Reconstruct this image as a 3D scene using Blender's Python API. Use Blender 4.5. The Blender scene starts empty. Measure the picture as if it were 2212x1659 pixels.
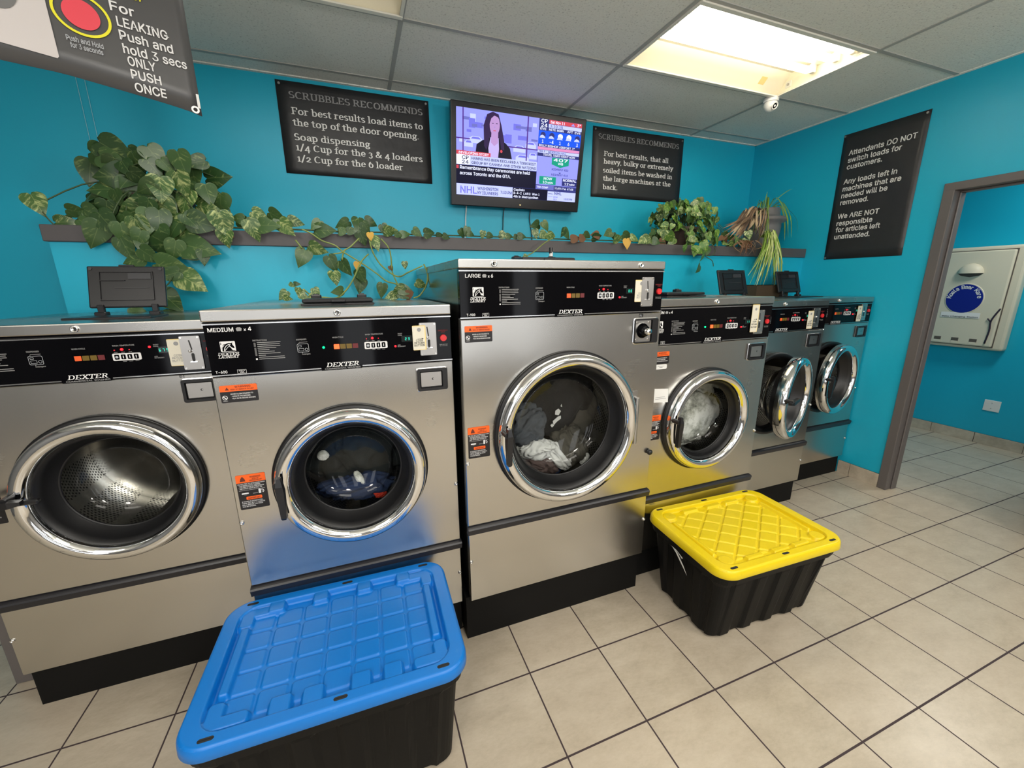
import bpy, bmesh, math, random
from math import sin, cos, pi, radians, atan2, sqrt, floor
from mathutils import Vector, Matrix, noise

scene = bpy.context.scene
col = scene.collection
rng = random.Random(7)

# ------------------------------------------------------------------ camera
W, H_ = 2212, 1659
F_PX, YAW, PITCH, ROLL, EYE = 872.44, -0.3588, -0.2408, -0.0085, 1.5
cam_d = bpy.data.cameras.new('camera')
cam_d.sensor_fit = 'HORIZONTAL'
cam_d.sensor_width = 36.0
cam_d.lens = F_PX / W * 36.0
cam_d.clip_start = 0.02
cam = bpy.data.objects.new('camera', cam_d)
col.objects.link(cam)
fw = Vector((-sin(YAW) * cos(PITCH), cos(YAW) * cos(PITCH), sin(PITCH)))
rt = Vector((cos(YAW), sin(YAW), 0))
up = rt.cross(fw)
r2 = cos(ROLL) * rt + sin(ROLL) * up
u2 = -sin(ROLL) * rt + cos(ROLL) * up
m3 = Matrix((r2, u2, -fw)).transposed()
cam.matrix_world = Matrix.Translation((0, 0, EYE)) @ m3.to_4x4()
scene.camera = cam

# ------------------------------------------------------------------ world, exposure, lamps
world = bpy.data.worlds.new('daylight')
scene.world = world
world.use_nodes = True
world.node_tree.nodes['Background'].inputs[0].default_value = (0.95, 0.97, 1.0, 1)
world.node_tree.nodes['Background'].inputs[1].default_value = 2.6
scene.view_settings.view_transform = 'Standard'
scene.view_settings.look = 'None'
scene.view_settings.gamma = 1.0
scene.view_settings.use_curve_mapping = False
scene.view_settings.exposure = 0.22
TUBE_EMIT = 9.0
PANEL_W = 11.0
def area(name, loc, sx, sy, power, color=(1, .95, .87)):
    d = bpy.data.lights.new(name, 'AREA')
    d.shape = 'RECTANGLE'; d.size = sx; d.size_y = sy; d.energy = power; d.color = color
    o = bpy.data.objects.new(name, d); o.location = loc
    col.objects.link(o)
    return o
# the ceiling troffers of the room that lie outside the frame
for i, (x, y) in enumerate(((-1.5, -.15), (.93, .15), (-1.5, -1.6), (.93, -1.6), (2.6, -.75))):
    area('troffer_lamp', (x, y, 2.69), 1.1, .5, PANEL_W)
for x in (-1.4, .6, 2.6):  # unseen point lights, added to brighten the ceiling and upper walls
    d = bpy.data.lights.new('uplight_fill', 'POINT'); d.energy = 44.0; d.shadow_soft_size = .16; d.color = (1, .95, .88)
    o = bpy.data.objects.new('uplight_fill', d); o.location = (x, -1.15, 2.2); col.objects.link(o)
area('troffer_lamp', (-.29, 1.98, 2.70), 1.1, .5, 8.0)
area('washroom_fill', (4.6, 1.2, 2.66), .5, .5, 20.0)  # unseen fill light, added to brighten the washroom

# ------------------------------------------------------------------ materials
def mat(name, c, rough=.5, metal=0, emit=None, es=1, spec=.5, coat=0):
    m = bpy.data.materials.new(name); m.use_nodes = True
    b = m.node_tree.nodes['Principled BSDF']
    b.inputs['Base Color'].default_value = (*c, 1)
    b.inputs['Roughness'].default_value = rough
    b.inputs['Metallic'].default_value = metal
    b.inputs['Specular IOR Level'].default_value = spec
    if coat: b.inputs['Coat Weight'].default_value = coat; b.inputs['Coat Roughness'].default_value = .06
    if emit:
        b.inputs['Emission Color'].default_value = (*emit, 1); b.inputs['Emission Strength'].default_value = es
    return m
class NT:
    def __init__(s, m): s.t = m.node_tree; s.n = s.t.nodes; s.b = s.n['Principled BSDF']
    def add(s, typ, **kw):
        n = s.n.new(typ)
        for k, v in kw.items(): setattr(n, k, v)
        return n
    def link(s, a, b): s.t.links.new(a, b)
    def math(s, op, a, b=None, c=None):
        n = s.add('ShaderNodeMath', operation=op)
        for i, x in enumerate((a, b, c)):
            if x is None: continue
            if isinstance(x, (int, float)): n.inputs[i].default_value = x
            else: s.link(x, n.inputs[i])
        return n.outputs[0]
    def coord(s, which='Object', scale=(1, 1, 1)):
        tc = s.add('ShaderNodeTexCoord'); mp = s.add('ShaderNodeMapping'); mp.inputs['Scale'].default_value = scale
        s.link(tc.outputs[which], mp.inputs['Vector']); return mp.outputs[0]
    def noise(s, v, sc, det=3, rough=.55):
        n = s.add('ShaderNodeTexNoise'); n.inputs['Scale'].default_value = sc; n.inputs['Detail'].default_value = det
        n.inputs['Roughness'].default_value = rough; s.link(v, n.inputs['Vector']); return n.outputs['Fac']
    def ramp(s, f, stops):
        r = s.add('ShaderNodeValToRGB'); e = r.color_ramp.elements
        while len(e) < len(stops): e.new(.5)
        for i, (p, c) in enumerate(stops): e[i].position = p; e[i].color = (*c, 1)
        s.link(f, r.inputs[0]); return r.outputs[0]
    def mix(s, f, a, b, mode='MIX'):
        n = s.add('ShaderNodeMix', data_type='RGBA', blend_type=mode)
        for i, x in ((0, f), (6, a), (7, b)):
            if isinstance(x, (int, float)): n.inputs[i].default_value = x
            elif isinstance(x, tuple): n.inputs[i].default_value = (*x, 1)
            else: s.link(x, n.inputs[i])
        return n.outputs[2]
    def bump(s, h, st, dist=.002):
        n = s.add('ShaderNodeBump'); n.inputs['Strength'].default_value = st; n.inputs['Distance'].default_value = dist
        s.link(h, n.inputs['Height']); s.link(n.outputs[0], s.b.inputs['Normal'])
    def base(s, o): s.link(o, s.b.inputs['Base Color'])
    def rough(s, o): s.link(o, s.b.inputs['Roughness'])

M = {}
def new(k, *a, **kw):
    M[k] = mat(k, *a, **kw); return NT(M[k])
t = new('teal_paint', (.008, .38, .50), .42)
v = t.coord(); t.base(t.mix(t.noise(v, 1.3, 2), (.006, .41, .60), (.009, .45, .65))); t.bump(t.noise(v, 260, 2), .12, .0008)
t = new('ceiling_tile', (.46, .46, .42), .9, spec=.1)
v = t.coord(); nz = t.noise(v, 110, 3, .7)
t.base(t.ramp(nz, [(.30, (.48, .48, .445)), (.42, (.76, .76, .71)), (1, (.84, .84, .785))])); t.bump(nz, .5, .003)
new('grid_metal', (.40, .40, .38), .6)
new('beige_paint', (.17, .165, .16), .6); new('dim_paint', (.13, .13, .13), .6)
t = new('floor_tile', (.6, .52, .42), .33)
tc = t.coord(); sp = t.add('ShaderNodeSeparateXYZ'); t.link(tc, sp.inputs[0])
S_ = .315
def tri(o, off):
    f = t.math('FRACT', t.math('DIVIDE', t.math('ADD', o, 31.5 - off), S_))
    return t.math('ABSOLUTE', t.math('SUBTRACT', f, .5))
gx = t.math('GREATER_THAN', tri(sp.outputs[0], .5086), .5 - .0088)
gy = t.math('GREATER_THAN', tri(sp.outputs[1], 1.1824), .5 - .0100)
g = t.math('MAXIMUM', gx, gy)
cx_ = t.math('FLOOR', t.math('DIVIDE', t.math('ADD', sp.outputs[0], 31.5 - .5086), S_))
cy_ = t.math('FLOOR', t.math('DIVIDE', t.math('ADD', sp.outputs[1], 31.5 - 1.1824), S_))
cmb = t.add('ShaderNodeCombineXYZ'); t.link(cx_, cmb.inputs[0]); t.link(cy_, cmb.inputs[1])
wn = t.add('ShaderNodeTexWhiteNoise'); t.link(cmb.outputs[0], wn.inputs['Vector'])
sh = t.add('ShaderNodeVectorMath', operation='MULTIPLY_ADD'); t.link(cmb.outputs[0], sh.inputs[0]); sh.inputs[1].default_value = (3.7, 1.9, 0); t.link(tc, sh.inputs[2])
mp = t.add('ShaderNodeMapping'); mp.inputs['Scale'].default_value = (1, 2.0, 1); mp.inputs['Rotation'].default_value = (0, 0, .5); t.link(sh.outputs[0], mp.inputs[0])
n1 = t.noise(mp.outputs[0], 7, 5, .65); n2 = t.noise(mp.outputs[0], 45, 4, .7)
c = t.ramp(t.math('ADD', t.math('MULTIPLY', n1, .65), t.math('MULTIPLY', n2, .35)), [(.30, (.375, .318, .238)), (.5, (.46, .397, .305)), (.70, (.535, .470, .372))])
c = t.mix(t.math('MULTIPLY', wn.outputs[0], .22), c, (.55, .455, .36))
t.base(t.mix(g, c, (.042, .026, .028)))
t.rough(t.math('ADD', t.math('MULTIPLY', g, .4), t.math('ADD', t.math('MULTIPLY', n2, .12), .24)))
t.bump(t.math('SUBTRACT', t.math('MULTIPLY', n2, .15), g), .35, .002)
t = new('tile_base', (.5, .43, .33), .35); v = t.coord(); t.base(t.ramp(t.noise(v, 9, 5, .65), [(.3, (.40, .34, .26)), (.7, (.60, .53, .42))]))
new('grout', (.06, .045, .04), .8)
t = new('grey_paint', (.125, .112, .108), .45); v = t.coord(); t.bump(t.noise(v, 60, 2), .1, .001)
new('shelf_grey', (.085, .078, .082), .5)
def steel(k, c, r, an=.55):
    t = new(k, c, r, 1)
    t.b.inputs['Anisotropic'].default_value = an
    tg = t.add('ShaderNodeTangent', direction_type='RADIAL', axis='Z'); t.link(tg.outputs[0], t.b.inputs['Tangent'])
    v = t.coord('Object', (1.2, 1, 150)); n = t.noise(v, 6, 3)
    w = t.noise(t.coord('Object', (1, 1, 1)), 2.2, 3)
    t.rough(t.math('ADD', t.math('MULTIPLY', n, .012), t.math('ADD', t.math('MULTIPLY', w, .12), r - .08)))
    t.bump(w, .10, .012)
    return t
steel('stainless', (.60, .585, .55), .27)
steel('stainless_lid', (.50, .485, .455), .28)
new('cabinet_side', (.34, .34, .32), .22, 1)
t = new('chrome', (.86, .87, .88), .06, 1)
new('screw_metal', (.7, .68, .65), .22, 1)
new('zinc', (.50, .49, .48), .35, 1)
new('trim_silver', (.72, .72, .73), .22, 1)
new('panel_black', (.0025, .0025, .0035), .06, spec=.13)
new('black_plastic', (.011, .011, .013), .35)
new('black_rubber', (.006, .006, .007), .42)
new('plinth_black', (.004, .004, .004), .6, spec=.2)
new('strip_black', (.014, .014, .018), .38)
new('dark_inside', (.02, .02, .02), .6)
new('white_print', (.78, .78, .78), .5)
new('grey_print', (.30, .30, .30), .5)
new('black_print', (.01, .01, .01), .5)
new('brown_print', (.12, .02, .01), .5)
new('orange', (.93, .13, .012), .45)
new('label_black', (.011, .010, .012), .35)
new('label_white', (.80, .80, .78), .5)
new('card_cream', (.74, .70, .58), .45)
new('card_yellow', (.80, .62, .25), .5)
new('red_button', (.70, .03, .035), .3)
new('lit_orange', (.55, .08, .015), .4, emit=(1, .13, .02), es=.28)
new('lit_hot', (.9, .12, .02), .4, emit=(1, .075, .02), es=1.5)
new('dim_yellow', (.13, .08, .006), .4, emit=(.5, .3, .02), es=.04)
new('dim_red', (.12, .012, .015), .4, emit=(.4, .02, .03), es=.05)
new('led_red', (.5, .005, .01), .4, emit=(1, .012, .02), es=2.6)
new('led_green', (.0, .3, .12), .4, emit=(.0, .9, .32), es=1.3)
new('digit_teal', (.02, .6, .45), .4, emit=(.03, .75, .55), es=1.0)
t = new('bin_blue', (.004, .19, .72), .38)
v = t.coord(); t.base(t.mix(t.ramp(t.noise(v, 26, 5, .7), [(.62, (0, 0, 0)), (.80, (.35, .35, .35))]), (.001, .178, .61), (.11, .35, .72)))
t = new('bin_yellow', (.80, .60, .004), .36)
v = t.coord(); t.base(t.mix(t.ramp(t.noise(v, 18, 6, .75), [(.60, (0, 0, 0)), (.80, (.5, .5, .5))]), (.82, .62, .003), (.48, .33, .01)))
new('bin_black', (.0045, .0045, .0045), .48, spec=.16)
new('glass_tmp', (1, 1, 1), .0)
m = M['glass_tmp']; t = NT(m); n = t.n; n.remove(t.b)
gl = t.add('ShaderNodeBsdfGlossy'); gl.inputs['Roughness'].default_value = .03; tr = t.add('ShaderNodeBsdfTransparent'); tr.inputs[0].default_value = (.93, .95, .94, 1)
fr = t.add('ShaderNodeFresnel'); fr.inputs[0].default_value = 1.38; mx = t.add('ShaderNodeMixShader')
t.link(fr.outputs[0], mx.inputs[0]); t.link(tr.outputs[0], mx.inputs[1]); t.link(gl.outputs[0], mx.inputs[2]); t.link(mx.outputs[0], n['Material Output'].inputs[0])
M['glass'] = m
t = new('drum', (.78, .76, .72), .22, 1)   # perforated stainless basket
v = t.coord(); sp = t.add('ShaderNodeSeparateXYZ'); t.link(v, sp.inputs[0])
ang = t.math('MULTIPLY', t.math('ARCTAN2', sp.outputs[0], sp.outputs[2]), .30 / .014)
row = t.math('DIVIDE', sp.outputs[1], .0125)
odd = t.math('MULTIPLY', t.math('MODULO', t.math('FLOOR', t.math('ADD', row, 100)), 2), .5)
fx = t.math('SUBTRACT', t.math('FRACT', t.math('ADD', t.math('ADD', ang, odd), 100)), .5); fy = t.math('SUBTRACT', t.math('FRACT', t.math('ADD', row, 100)), .5)
d = t.math('SQRT', t.math('ADD', t.math('MULTIPLY', fx, fx), t.math('MULTIPLY', fy, fy)))
hole = t.math('LESS_THAN', d, .30)
band = t.math('LESS_THAN', t.math('ABSOLUTE', t.math('SUBTRACT', t.math('FRACT', t.math('ADD', t.math('DIVIDE', ang, 11.2), 20)), .5)), .36)
hole = t.math('MULTIPLY', hole, band)
t.base(t.mix(hole, (.78, .76, .72), (.012, .012, .012))); t.link(t.math('SUBTRACT', 1, hole), t.b.inputs['Metallic'])
new('drum_plain', (.76, .74, .70), .20, 1)
def leafmat(k, a, b, c, hi):
    """green leaf, paler streaks running along the side veins, pale midrib (leaf_uv = across, along, number)"""
    t = new(k, a, .33, spec=.5)
    at = t.add('ShaderNodeAttribute', attribute_name='leaf_uv'); sp = t.add('ShaderNodeSeparateXYZ'); t.link(at.outputs['Vector'], sp.inputs[0])
    av = t.math('ABSOLUTE', sp.outputs[0]); s = t.math('SUBTRACT', sp.outputs[1], t.math('MULTIPLY', av, .75))
    cb = t.add('ShaderNodeCombineXYZ'); t.link(t.math('ADD', t.math('MULTIPLY', s, 6.5), t.math('MULTIPLY', sp.outputs[2], 17.3)), cb.inputs[0]); t.link(t.math('ADD', t.math('MULTIPLY', sp.outputs[0], 2.6), t.math('MULTIPLY', sp.outputs[2], 5.1)), cb.inputs[1])
    f = t.ramp(t.noise(cb.outputs[0], 1.0, 4, .65), [(hi - .04, (0, 0, 0)), (hi + .12, (1, 1, 1))])
    cc = t.mix(f, t.mix(t.math('FRACT', t.math('MULTIPLY', sp.outputs[2], 7.77)), a, b), c)
    t.base(t.mix(t.math('MULTIPLY', t.math('LESS_THAN', av, .012), .35), cc, c))
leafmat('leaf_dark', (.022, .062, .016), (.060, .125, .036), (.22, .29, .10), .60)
leafmat('leaf_var', (.035, .095, .020), (.085, .17, .045), (.44, .50, .20), .53)
leafmat('leaf_ivy', (.04, .13, .014), (.10, .23, .03), (.45, .52, .14), .56)
new('leaf_yellow', (.62, .36, .05), .5)
new('leaf_brown', (.16, .075, .035), .7)
new('vine_green', (.22, .28, .07), .5)
new('vine_dark', (.05, .085, .03), .5)
new('blade_green', (.20, .33, .04), .45); new('blade_pale', (.55, .62, .24), .45)
new('blade_dry', (.26, .165, .095), .7); new('blade_tan', (.46, .35, .22), .65)
new('blade_dry_dark', (.11, .07, .045), .8)
new('pot_grey', (.17, .165, .17), .5)
new('pot_brown', (.14, .10, .08), .7)
new('soil', (.03, .02, .014), .9)
new('banner_black', (.022, .022, .024), .42)
new('tv_black', (.006, .006, .009), .25)
new('card_brown', (.05, .032, .016), .8)
new('lamp_white', (.80, .78, .70), .5)
new('lamp_cream', (.86, .80, .62), .5)
new('tube', (1, 1, 1), .5, emit=(1, .93, .80), es=TUBE_EMIT)
new('camera_white', (.78, .77, .74), .35)
new('station', (.68, .64, .50), .5)
new('station_shade', (.10, .085, .07), .6)  # dark colour painted in for shade in seams, slots and under the knob
new('station_blue', (.008, .015, .24), .35)
new('strap', (.02, .01, .03), .6)
new('plate_white', (.80, .80, .78), .4)
new('cable_white', (.75, .75, .73), .5)
new('denim', (.085, .095, .11), .85); new('towel', (.72, .72, .70), .95); new('olive', (.085, .077, .06), .9)
new('jacket', (.008, .008, .009), .85); new('brown_cloth', (.09, .06, .055), .9); new('navy', (.012, .028, .085), .85); new('red_cloth', (.5, .03, .01), .8); new('cloth_dark', (.012, .016, .016), .9)
t = new('suds', (.6, .6, .56), .6)
v = t.coord(); t.base(t.ramp(t.noise(v, 9, 5, .7), [(.34, (.05, .055, .05)), (.46, (.50, .51, .45)), (.58, (.90, .90, .86))]))
for k in ('denim', 'olive', 'towel', 'jacket', 'brown_cloth', 'navy'):
    t = NT(M[k]); t.bump(t.noise(t.coord(), 160, 3), .4, .003)
t = NT(M['banner_black']); t.bump(t.noise(t.coord(), 7, 3), .25, .02)
def em(k, c, s=1.0): M[k] = mat(k, (.002, .002, .002), .3, emit=c, es=s, spec=.08)
new('banner_grey', (.07, .07, .072), .34); new('card_bright', (.85, .80, .02), .5); new('print_red', (.80, .06, .09), .45); new('print_white', (.62, .58, .57), .45); new('print_grey', (.16, .16, .16), .5); new('grey_light', (.45, .47, .50), .5); new('string', (.35, .75, .85), .6); em('led_warm', (1, .7, .3), 1.5)
em('tv_lav', (.30, .32, .95), 1.05); em('tv_lav2', (.18, .18, .78)); em('tv_pale', (.50, .55, 1.0), 1.15); em('tv_dark', (.006, .006, .025)); em('tv_navy', (.03, .035, .18))
em('tv_blue', (.012, .10, .85)); em('tv_red', (.65, .07, .10)); em('tv_pink', (.75, .28, .55)); em('tv_green', (.01, .34, .22)); em('tv_white', (.75, .78, 1), 1.25); em('tv_skin', (.50, .30, .62)); em('tv_hair', (.035, .018, .07)); em('tv_coat', (.008, .006, .02)); em('tv_shirt', (.55, .45, .85)); em('tv_grey', (.16, .17, .55)); em('tv_post', (.09, .03, .26))
# outlines of the plain bold lettering on banners, labels and screens: advance, points, triangles
SANS = {}
SANS[40] = (109, (39,20,32,52,30,83,31,106,35,130,40,155,47,178,56,200,67,221,103,221,90,192,82,169,75,147,70,124,67,103,66,83,67,65,70,47,74,28,81,8,89,-13,103,-44,67,-44,50,-11), (7,9,8,7,10,9,6,10,7,6,11,10,5,11,6,5,12,11,4,12,5,4,13,12,3,13,4,3,14,13,2,14,3,2,15,14,2,16,15,1,16,2,1,17,16,0,17,1,0,18,17,0,19,18,23,19,0,23,20,19,22,20,23,22,21,20))
SANS[41] = (109, (42,-44,6,-44,21,-12,29,9,35,29,40,48,42,65,43,83,42,103,39,124,34,147,28,170,19,192,6,221,42,221,53,200,62,178,69,155,75,130,78,106,79,83,77,51,70,20,59,-11), (12,14,13,12,15,14,12,16,15,11,16,12,11,17,16,10,17,11,10,18,17,9,18,10,9,19,18,8,19,9,8,20,19,7,20,8,6,20,7,6,21,20,5,21,6,5,22,21,4,22,5,3,22,4,3,23,22,2,23,3,2,0,23,1,0,2))
SANS[44] = (75, (38,-53,8,-53,22,34,62,34), (1,3,2,1,0,3))
SANS[45] = (181, (40,103,140,103,140,70,40,70), (3,1,0,3,2,1))
SANS[46] = (75, (55,0,47,-6,38,-7,29,-6,21,0,16,7,14,16,16,26,21,33,29,39,38,40,47,39,55,33,60,26,62,16,60,7), (9,11,10,9,12,11,8,12,9,7,12,8,7,13,12,6,13,7,6,14,13,6,15,14,5,15,6,5,0,15,4,0,5,4,1,0,3,1,4,2,1,3))
SANS[48] = (181, (133,5,113,-5,91,-8,68,-5,49,5,33,22,22,43,16,70,14,102,16,133,22,160,33,182,49,198,68,209,91,212,113,209,133,198,148,182,159,160,166,133,168,102,166,70,159,43,148,22,69,34,79,28,91,25,102,28,112,34,120,44,127,59,131,78,132,102,131,125,127,144,120,159,112,170,102,176,91,178,79,176,69,170,61,159,55,144,51,125,49,102,51,78,55,59,61,44), (13,15,14,12,15,13,12,16,15,11,16,12,11,17,16,10,39,11,39,38,11,38,17,11,38,37,17,37,18,17,36,18,37,10,40,39,10,41,40,35,18,36,9,41,10,35,19,18,9,42,41,34,19,35,33,19,34,9,43,42,8,43,9,33,20,19,32,20,33,8,44,43,7,44,8,32,21,20,7,45,44,31,21,32,7,46,45,30,21,31,6,46,7,30,22,21,6,47,46,29,22,30,28,22,29,6,24,47,28,23,22,5,24,6,27,23,28,5,25,24,5,26,25,26,23,27,5,23,26,5,0,23,4,0,5,4,1,0,3,1,4,3,2,1))
SANS[49] = (181, (31,0,31,22,156,22,156,0,110,203,110,0,85,0,85,179,84,179,34,143,34,171,79,203), (10,4,11,10,8,4,8,7,4,7,5,4,10,9,8,6,5,7,0,2,1,0,3,2))
SANS[50] = (181, (161,-6,20,-6,20,21,90,95,100,107,108,116,115,125,119,133,122,140,122,149,121,157,118,164,113,170,107,175,99,177,89,178,80,177,72,174,65,169,60,163,57,155,56,139,20,139,23,163,30,180,40,193,55,203,71,210,90,212,109,210,125,204,139,194,149,181,156,166,158,149,157,137,154,125,148,113,139,100,127,85,111,68,67,22,67,28,161,28), (27,29,28,27,30,29,26,30,27,26,31,30,25,31,26,25,32,31,24,32,25,24,15,32,15,14,32,14,33,32,23,16,24,16,15,24,13,33,14,23,17,16,12,33,13,23,18,17,11,33,12,23,19,18,11,34,33,10,34,11,22,19,23,22,20,19,9,34,10,22,21,20,9,35,34,8,35,9,7,35,8,7,36,35,6,36,7,6,37,36,5,37,6,4,37,5,4,38,37,3,38,4,3,39,38,2,39,3,2,40,39,2,42,40,42,41,40,2,43,42,2,0,43,1,0,2))
SANS[51] = (181, (87,-3,69,-1,53,4,39,12,28,23,21,37,17,53,44,53,46,43,51,35,57,28,66,24,76,21,87,20,99,21,110,24,119,30,126,37,130,47,132,58,130,69,126,78,120,87,110,93,97,98,80,99,63,99,63,120,115,179,115,181,28,181,28,203,149,203,149,184,85,111,85,116,105,115,123,110,138,101,148,89,155,74,157,58,155,41,148,26,137,14,123,5,107,-1), (30,32,31,30,33,32,30,29,33,29,28,33,28,34,33,27,35,28,35,34,28,26,35,27,26,36,35,26,37,36,26,38,37,26,25,38,25,24,38,24,39,38,23,39,24,22,39,23,22,40,39,21,40,22,20,40,21,20,41,40,19,41,20,18,41,19,18,42,41,5,7,6,5,8,7,17,42,18,5,9,8,17,43,42,16,43,17,4,9,5,4,10,9,15,43,16,4,11,10,15,44,43,14,44,15,4,12,11,3,12,4,13,44,14,3,13,12,3,44,13,3,45,44,2,45,3,2,46,45,1,46,2,1,0,46))
SANS[52] = (181, (171,37,10,37,10,65,96,209,134,209,49,65,49,71,171,71,143,-6,107,-6,107,48,107,58,107,133,143,133), (2,4,3,2,6,4,6,5,4,11,13,12,11,8,13,2,7,6,2,11,7,11,0,7,1,11,2,1,10,11,8,0,11,1,9,10,9,0,1,9,8,0))
SANS[53] = (181, (126,1,108,-6,89,-8,70,-6,53,-1,39,9,28,21,21,36,17,58,53,58,56,45,60,39,65,33,72,29,80,26,88,26,99,27,108,31,115,37,121,44,124,54,125,65,124,76,120,86,115,94,107,100,98,104,87,105,78,104,69,102,61,99,53,93,21,96,33,209,152,209,152,175,65,175,60,126,53,126,59,131,69,135,80,138,92,139,106,138,120,134,132,127,142,118,150,107,157,94,161,80,162,65,160,45,152,27,141,13), (32,36,33,36,34,33,36,35,34,32,38,36,38,39,36,39,37,36,41,43,42,40,43,41,40,44,43,39,44,40,39,45,44,37,45,39,37,46,45,32,37,38,32,46,37,32,28,46,28,27,46,27,47,46,27,26,47,26,48,47,32,29,28,25,48,26,32,30,29,24,48,25,32,31,30,24,49,48,23,49,24,22,49,23,22,50,49,21,50,22,21,51,50,20,51,21,7,9,8,7,10,9,19,51,20,7,11,10,19,52,51,18,52,19,7,12,11,17,52,18,6,12,7,6,13,12,16,52,17,6,14,13,16,53,52,15,53,16,6,15,14,6,53,15,5,53,6,5,0,53,4,0,5,4,1,0,3,1,4,3,2,1))
SANS[54] = (181, (127,1,110,-6,91,-8,71,-6,54,1,40,12,29,27,22,45,20,65,22,81,27,98,36,117,50,139,98,209,139,209,63,99,48,99,57,113,62,119,69,124,76,128,85,130,94,131,113,129,129,123,143,112,153,99,159,82,161,63,159,43,152,26,141,12,72,30,81,26,91,25,100,26,108,30,115,36,121,43,124,52,125,63,124,74,121,83,115,90,109,96,100,99,91,100,81,99,72,96,65,90,60,83,57,74,56,63,57,53,60,43,66,36), (12,14,13,12,21,14,21,15,14,11,21,12,21,23,22,11,20,21,15,23,21,15,24,23,11,19,20,11,18,19,15,25,24,11,17,18,10,17,11,10,16,17,15,46,25,46,26,25,15,47,46,45,26,46,15,48,47,44,26,45,10,15,16,10,48,15,44,27,26,9,48,10,9,49,48,43,27,44,9,50,49,42,27,43,9,51,50,41,27,42,41,28,27,8,51,9,8,52,51,40,28,41,7,52,8,7,53,52,39,28,40,39,29,28,7,54,53,38,29,39,6,54,7,38,30,29,6,55,54,37,30,38,6,32,55,36,30,37,6,33,32,35,30,36,5,33,6,5,34,33,34,30,35,34,31,30,5,31,34,4,31,5,4,0,31,3,0,4,3,1,0,2,1,3))
SANS[55] = (181, (39,0,129,179,129,181,25,181,25,203,156,203,156,179,66,0), (3,5,4,3,2,5,2,6,5,1,6,2,1,7,6,0,7,1))
SANS[56] = (181, (129,-1,111,-6,91,-8,70,-6,52,-1,37,9,25,22,18,37,15,54,17,68,21,80,28,92,37,101,48,108,55,110,55,103,44,108,32,120,25,135,22,152,25,168,31,183,42,195,56,204,72,210,91,212,109,210,125,204,139,195,149,183,156,168,158,152,156,135,148,120,137,108,126,103,126,110,133,108,144,101,153,92,160,80,164,68,166,54,164,37,156,22,144,9,69,29,79,26,91,25,102,26,112,29,119,34,124,40,128,47,129,55,128,65,124,72,118,79,111,84,101,87,91,88,80,87,70,84,62,79,57,72,53,65,52,55,53,47,56,40,62,34,74,125,81,122,91,121,99,122,107,125,113,129,118,135,121,142,122,150,121,158,118,165,114,171,107,175,100,177,91,178,81,177,73,175,67,171,63,165,60,158,59,150,60,142,63,135,67,129), (24,26,25,23,26,24,23,27,26,22,27,23,22,28,27,22,29,28,21,29,22,21,84,29,84,83,29,83,30,29,20,85,21,85,84,21,82,30,83,20,86,85,81,30,82,20,87,86,80,30,81,20,88,87,80,31,30,19,88,20,79,31,80,19,89,88,78,31,79,19,90,89,78,32,31,18,90,19,77,32,78,18,91,90,76,32,77,18,92,91,75,32,76,18,93,92,75,33,32,17,93,18,17,70,93,74,33,75,17,71,70,73,33,74,17,72,71,72,33,73,17,33,72,17,36,33,36,34,33,16,14,17,14,36,17,16,13,14,15,36,14,15,35,36,37,34,36,37,35,34,15,13,16,12,15,13,35,38,37,15,38,35,12,38,15,11,38,12,11,39,38,11,60,39,60,59,39,59,40,39,10,61,11,61,60,11,58,40,59,10,62,61,57,40,58,10,63,62,57,41,40,9,63,10,9,64,63,56,41,57,9,65,64,55,41,56,55,42,41,8,65,9,8,66,65,54,42,55,53,42,54,8,67,66,53,43,42,7,67,8,52,43,53,7,68,67,51,43,52,7,69,68,6,69,7,51,44,43,6,46,69,50,44,51,6,47,46,49,44,50,6,48,47,48,44,49,6,44,48,5,44,6,5,45,44,4,45,5,4,0,45,4,1,0,3,1,4,3,2,1))
SANS[57] = (181, (54,203,71,210,90,212,110,210,127,202,141,191,152,176,159,159,161,139,159,123,154,106,145,87,131,64,83,-6,41,-6,118,105,133,105,124,90,119,84,112,79,105,75,96,73,87,72,68,74,52,81,38,91,28,105,22,122,20,141,22,160,29,177,40,192,109,174,100,177,90,178,81,177,73,174,66,168,60,160,57,151,56,141,57,130,60,121,66,113,73,108,81,104,90,103,100,104,109,108,115,113,121,121,124,130,125,140,124,151,121,160,115,168), (1,3,2,0,3,1,0,4,3,31,4,0,31,5,4,30,5,31,30,34,5,34,6,5,30,35,34,33,6,34,29,35,30,29,36,35,32,6,33,32,7,6,55,7,32,29,37,36,54,7,55,29,38,37,29,39,38,53,7,54,28,39,29,53,8,7,28,40,39,52,8,53,27,40,28,27,41,40,51,8,52,51,9,8,27,42,41,50,9,51,50,10,9,26,42,27,26,43,42,49,10,50,26,44,43,48,10,49,26,45,44,47,10,48,47,15,10,15,16,10,16,11,10,25,45,26,17,11,16,47,22,15,22,14,15,25,46,45,46,22,47,25,22,46,24,22,25,18,11,17,18,12,11,19,12,18,23,22,24,20,12,19,21,12,20,22,12,21,14,12,22,14,13,12))
SANS[58] = (75, (55,110,47,104,38,103,29,104,21,110,16,117,14,126,16,136,21,143,29,149,38,150,47,149,55,143,60,136,62,126,60,117,55,0,47,-6,38,-7,29,-6,21,0,16,7,14,16,16,26,21,33,29,39,38,40,47,39,55,33,60,26,62,16,60,7), (25,27,26,25,28,27,24,28,25,23,28,24,23,29,28,22,29,23,22,30,29,22,31,30,21,31,22,21,16,31,20,16,21,20,17,16,19,17,20,18,17,19,9,11,10,9,12,11,8,12,9,7,12,8,7,13,12,6,13,7,6,14,13,6,15,14,5,15,6,5,0,15,4,0,5,4,1,0,3,1,4,2,1,3))
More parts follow.
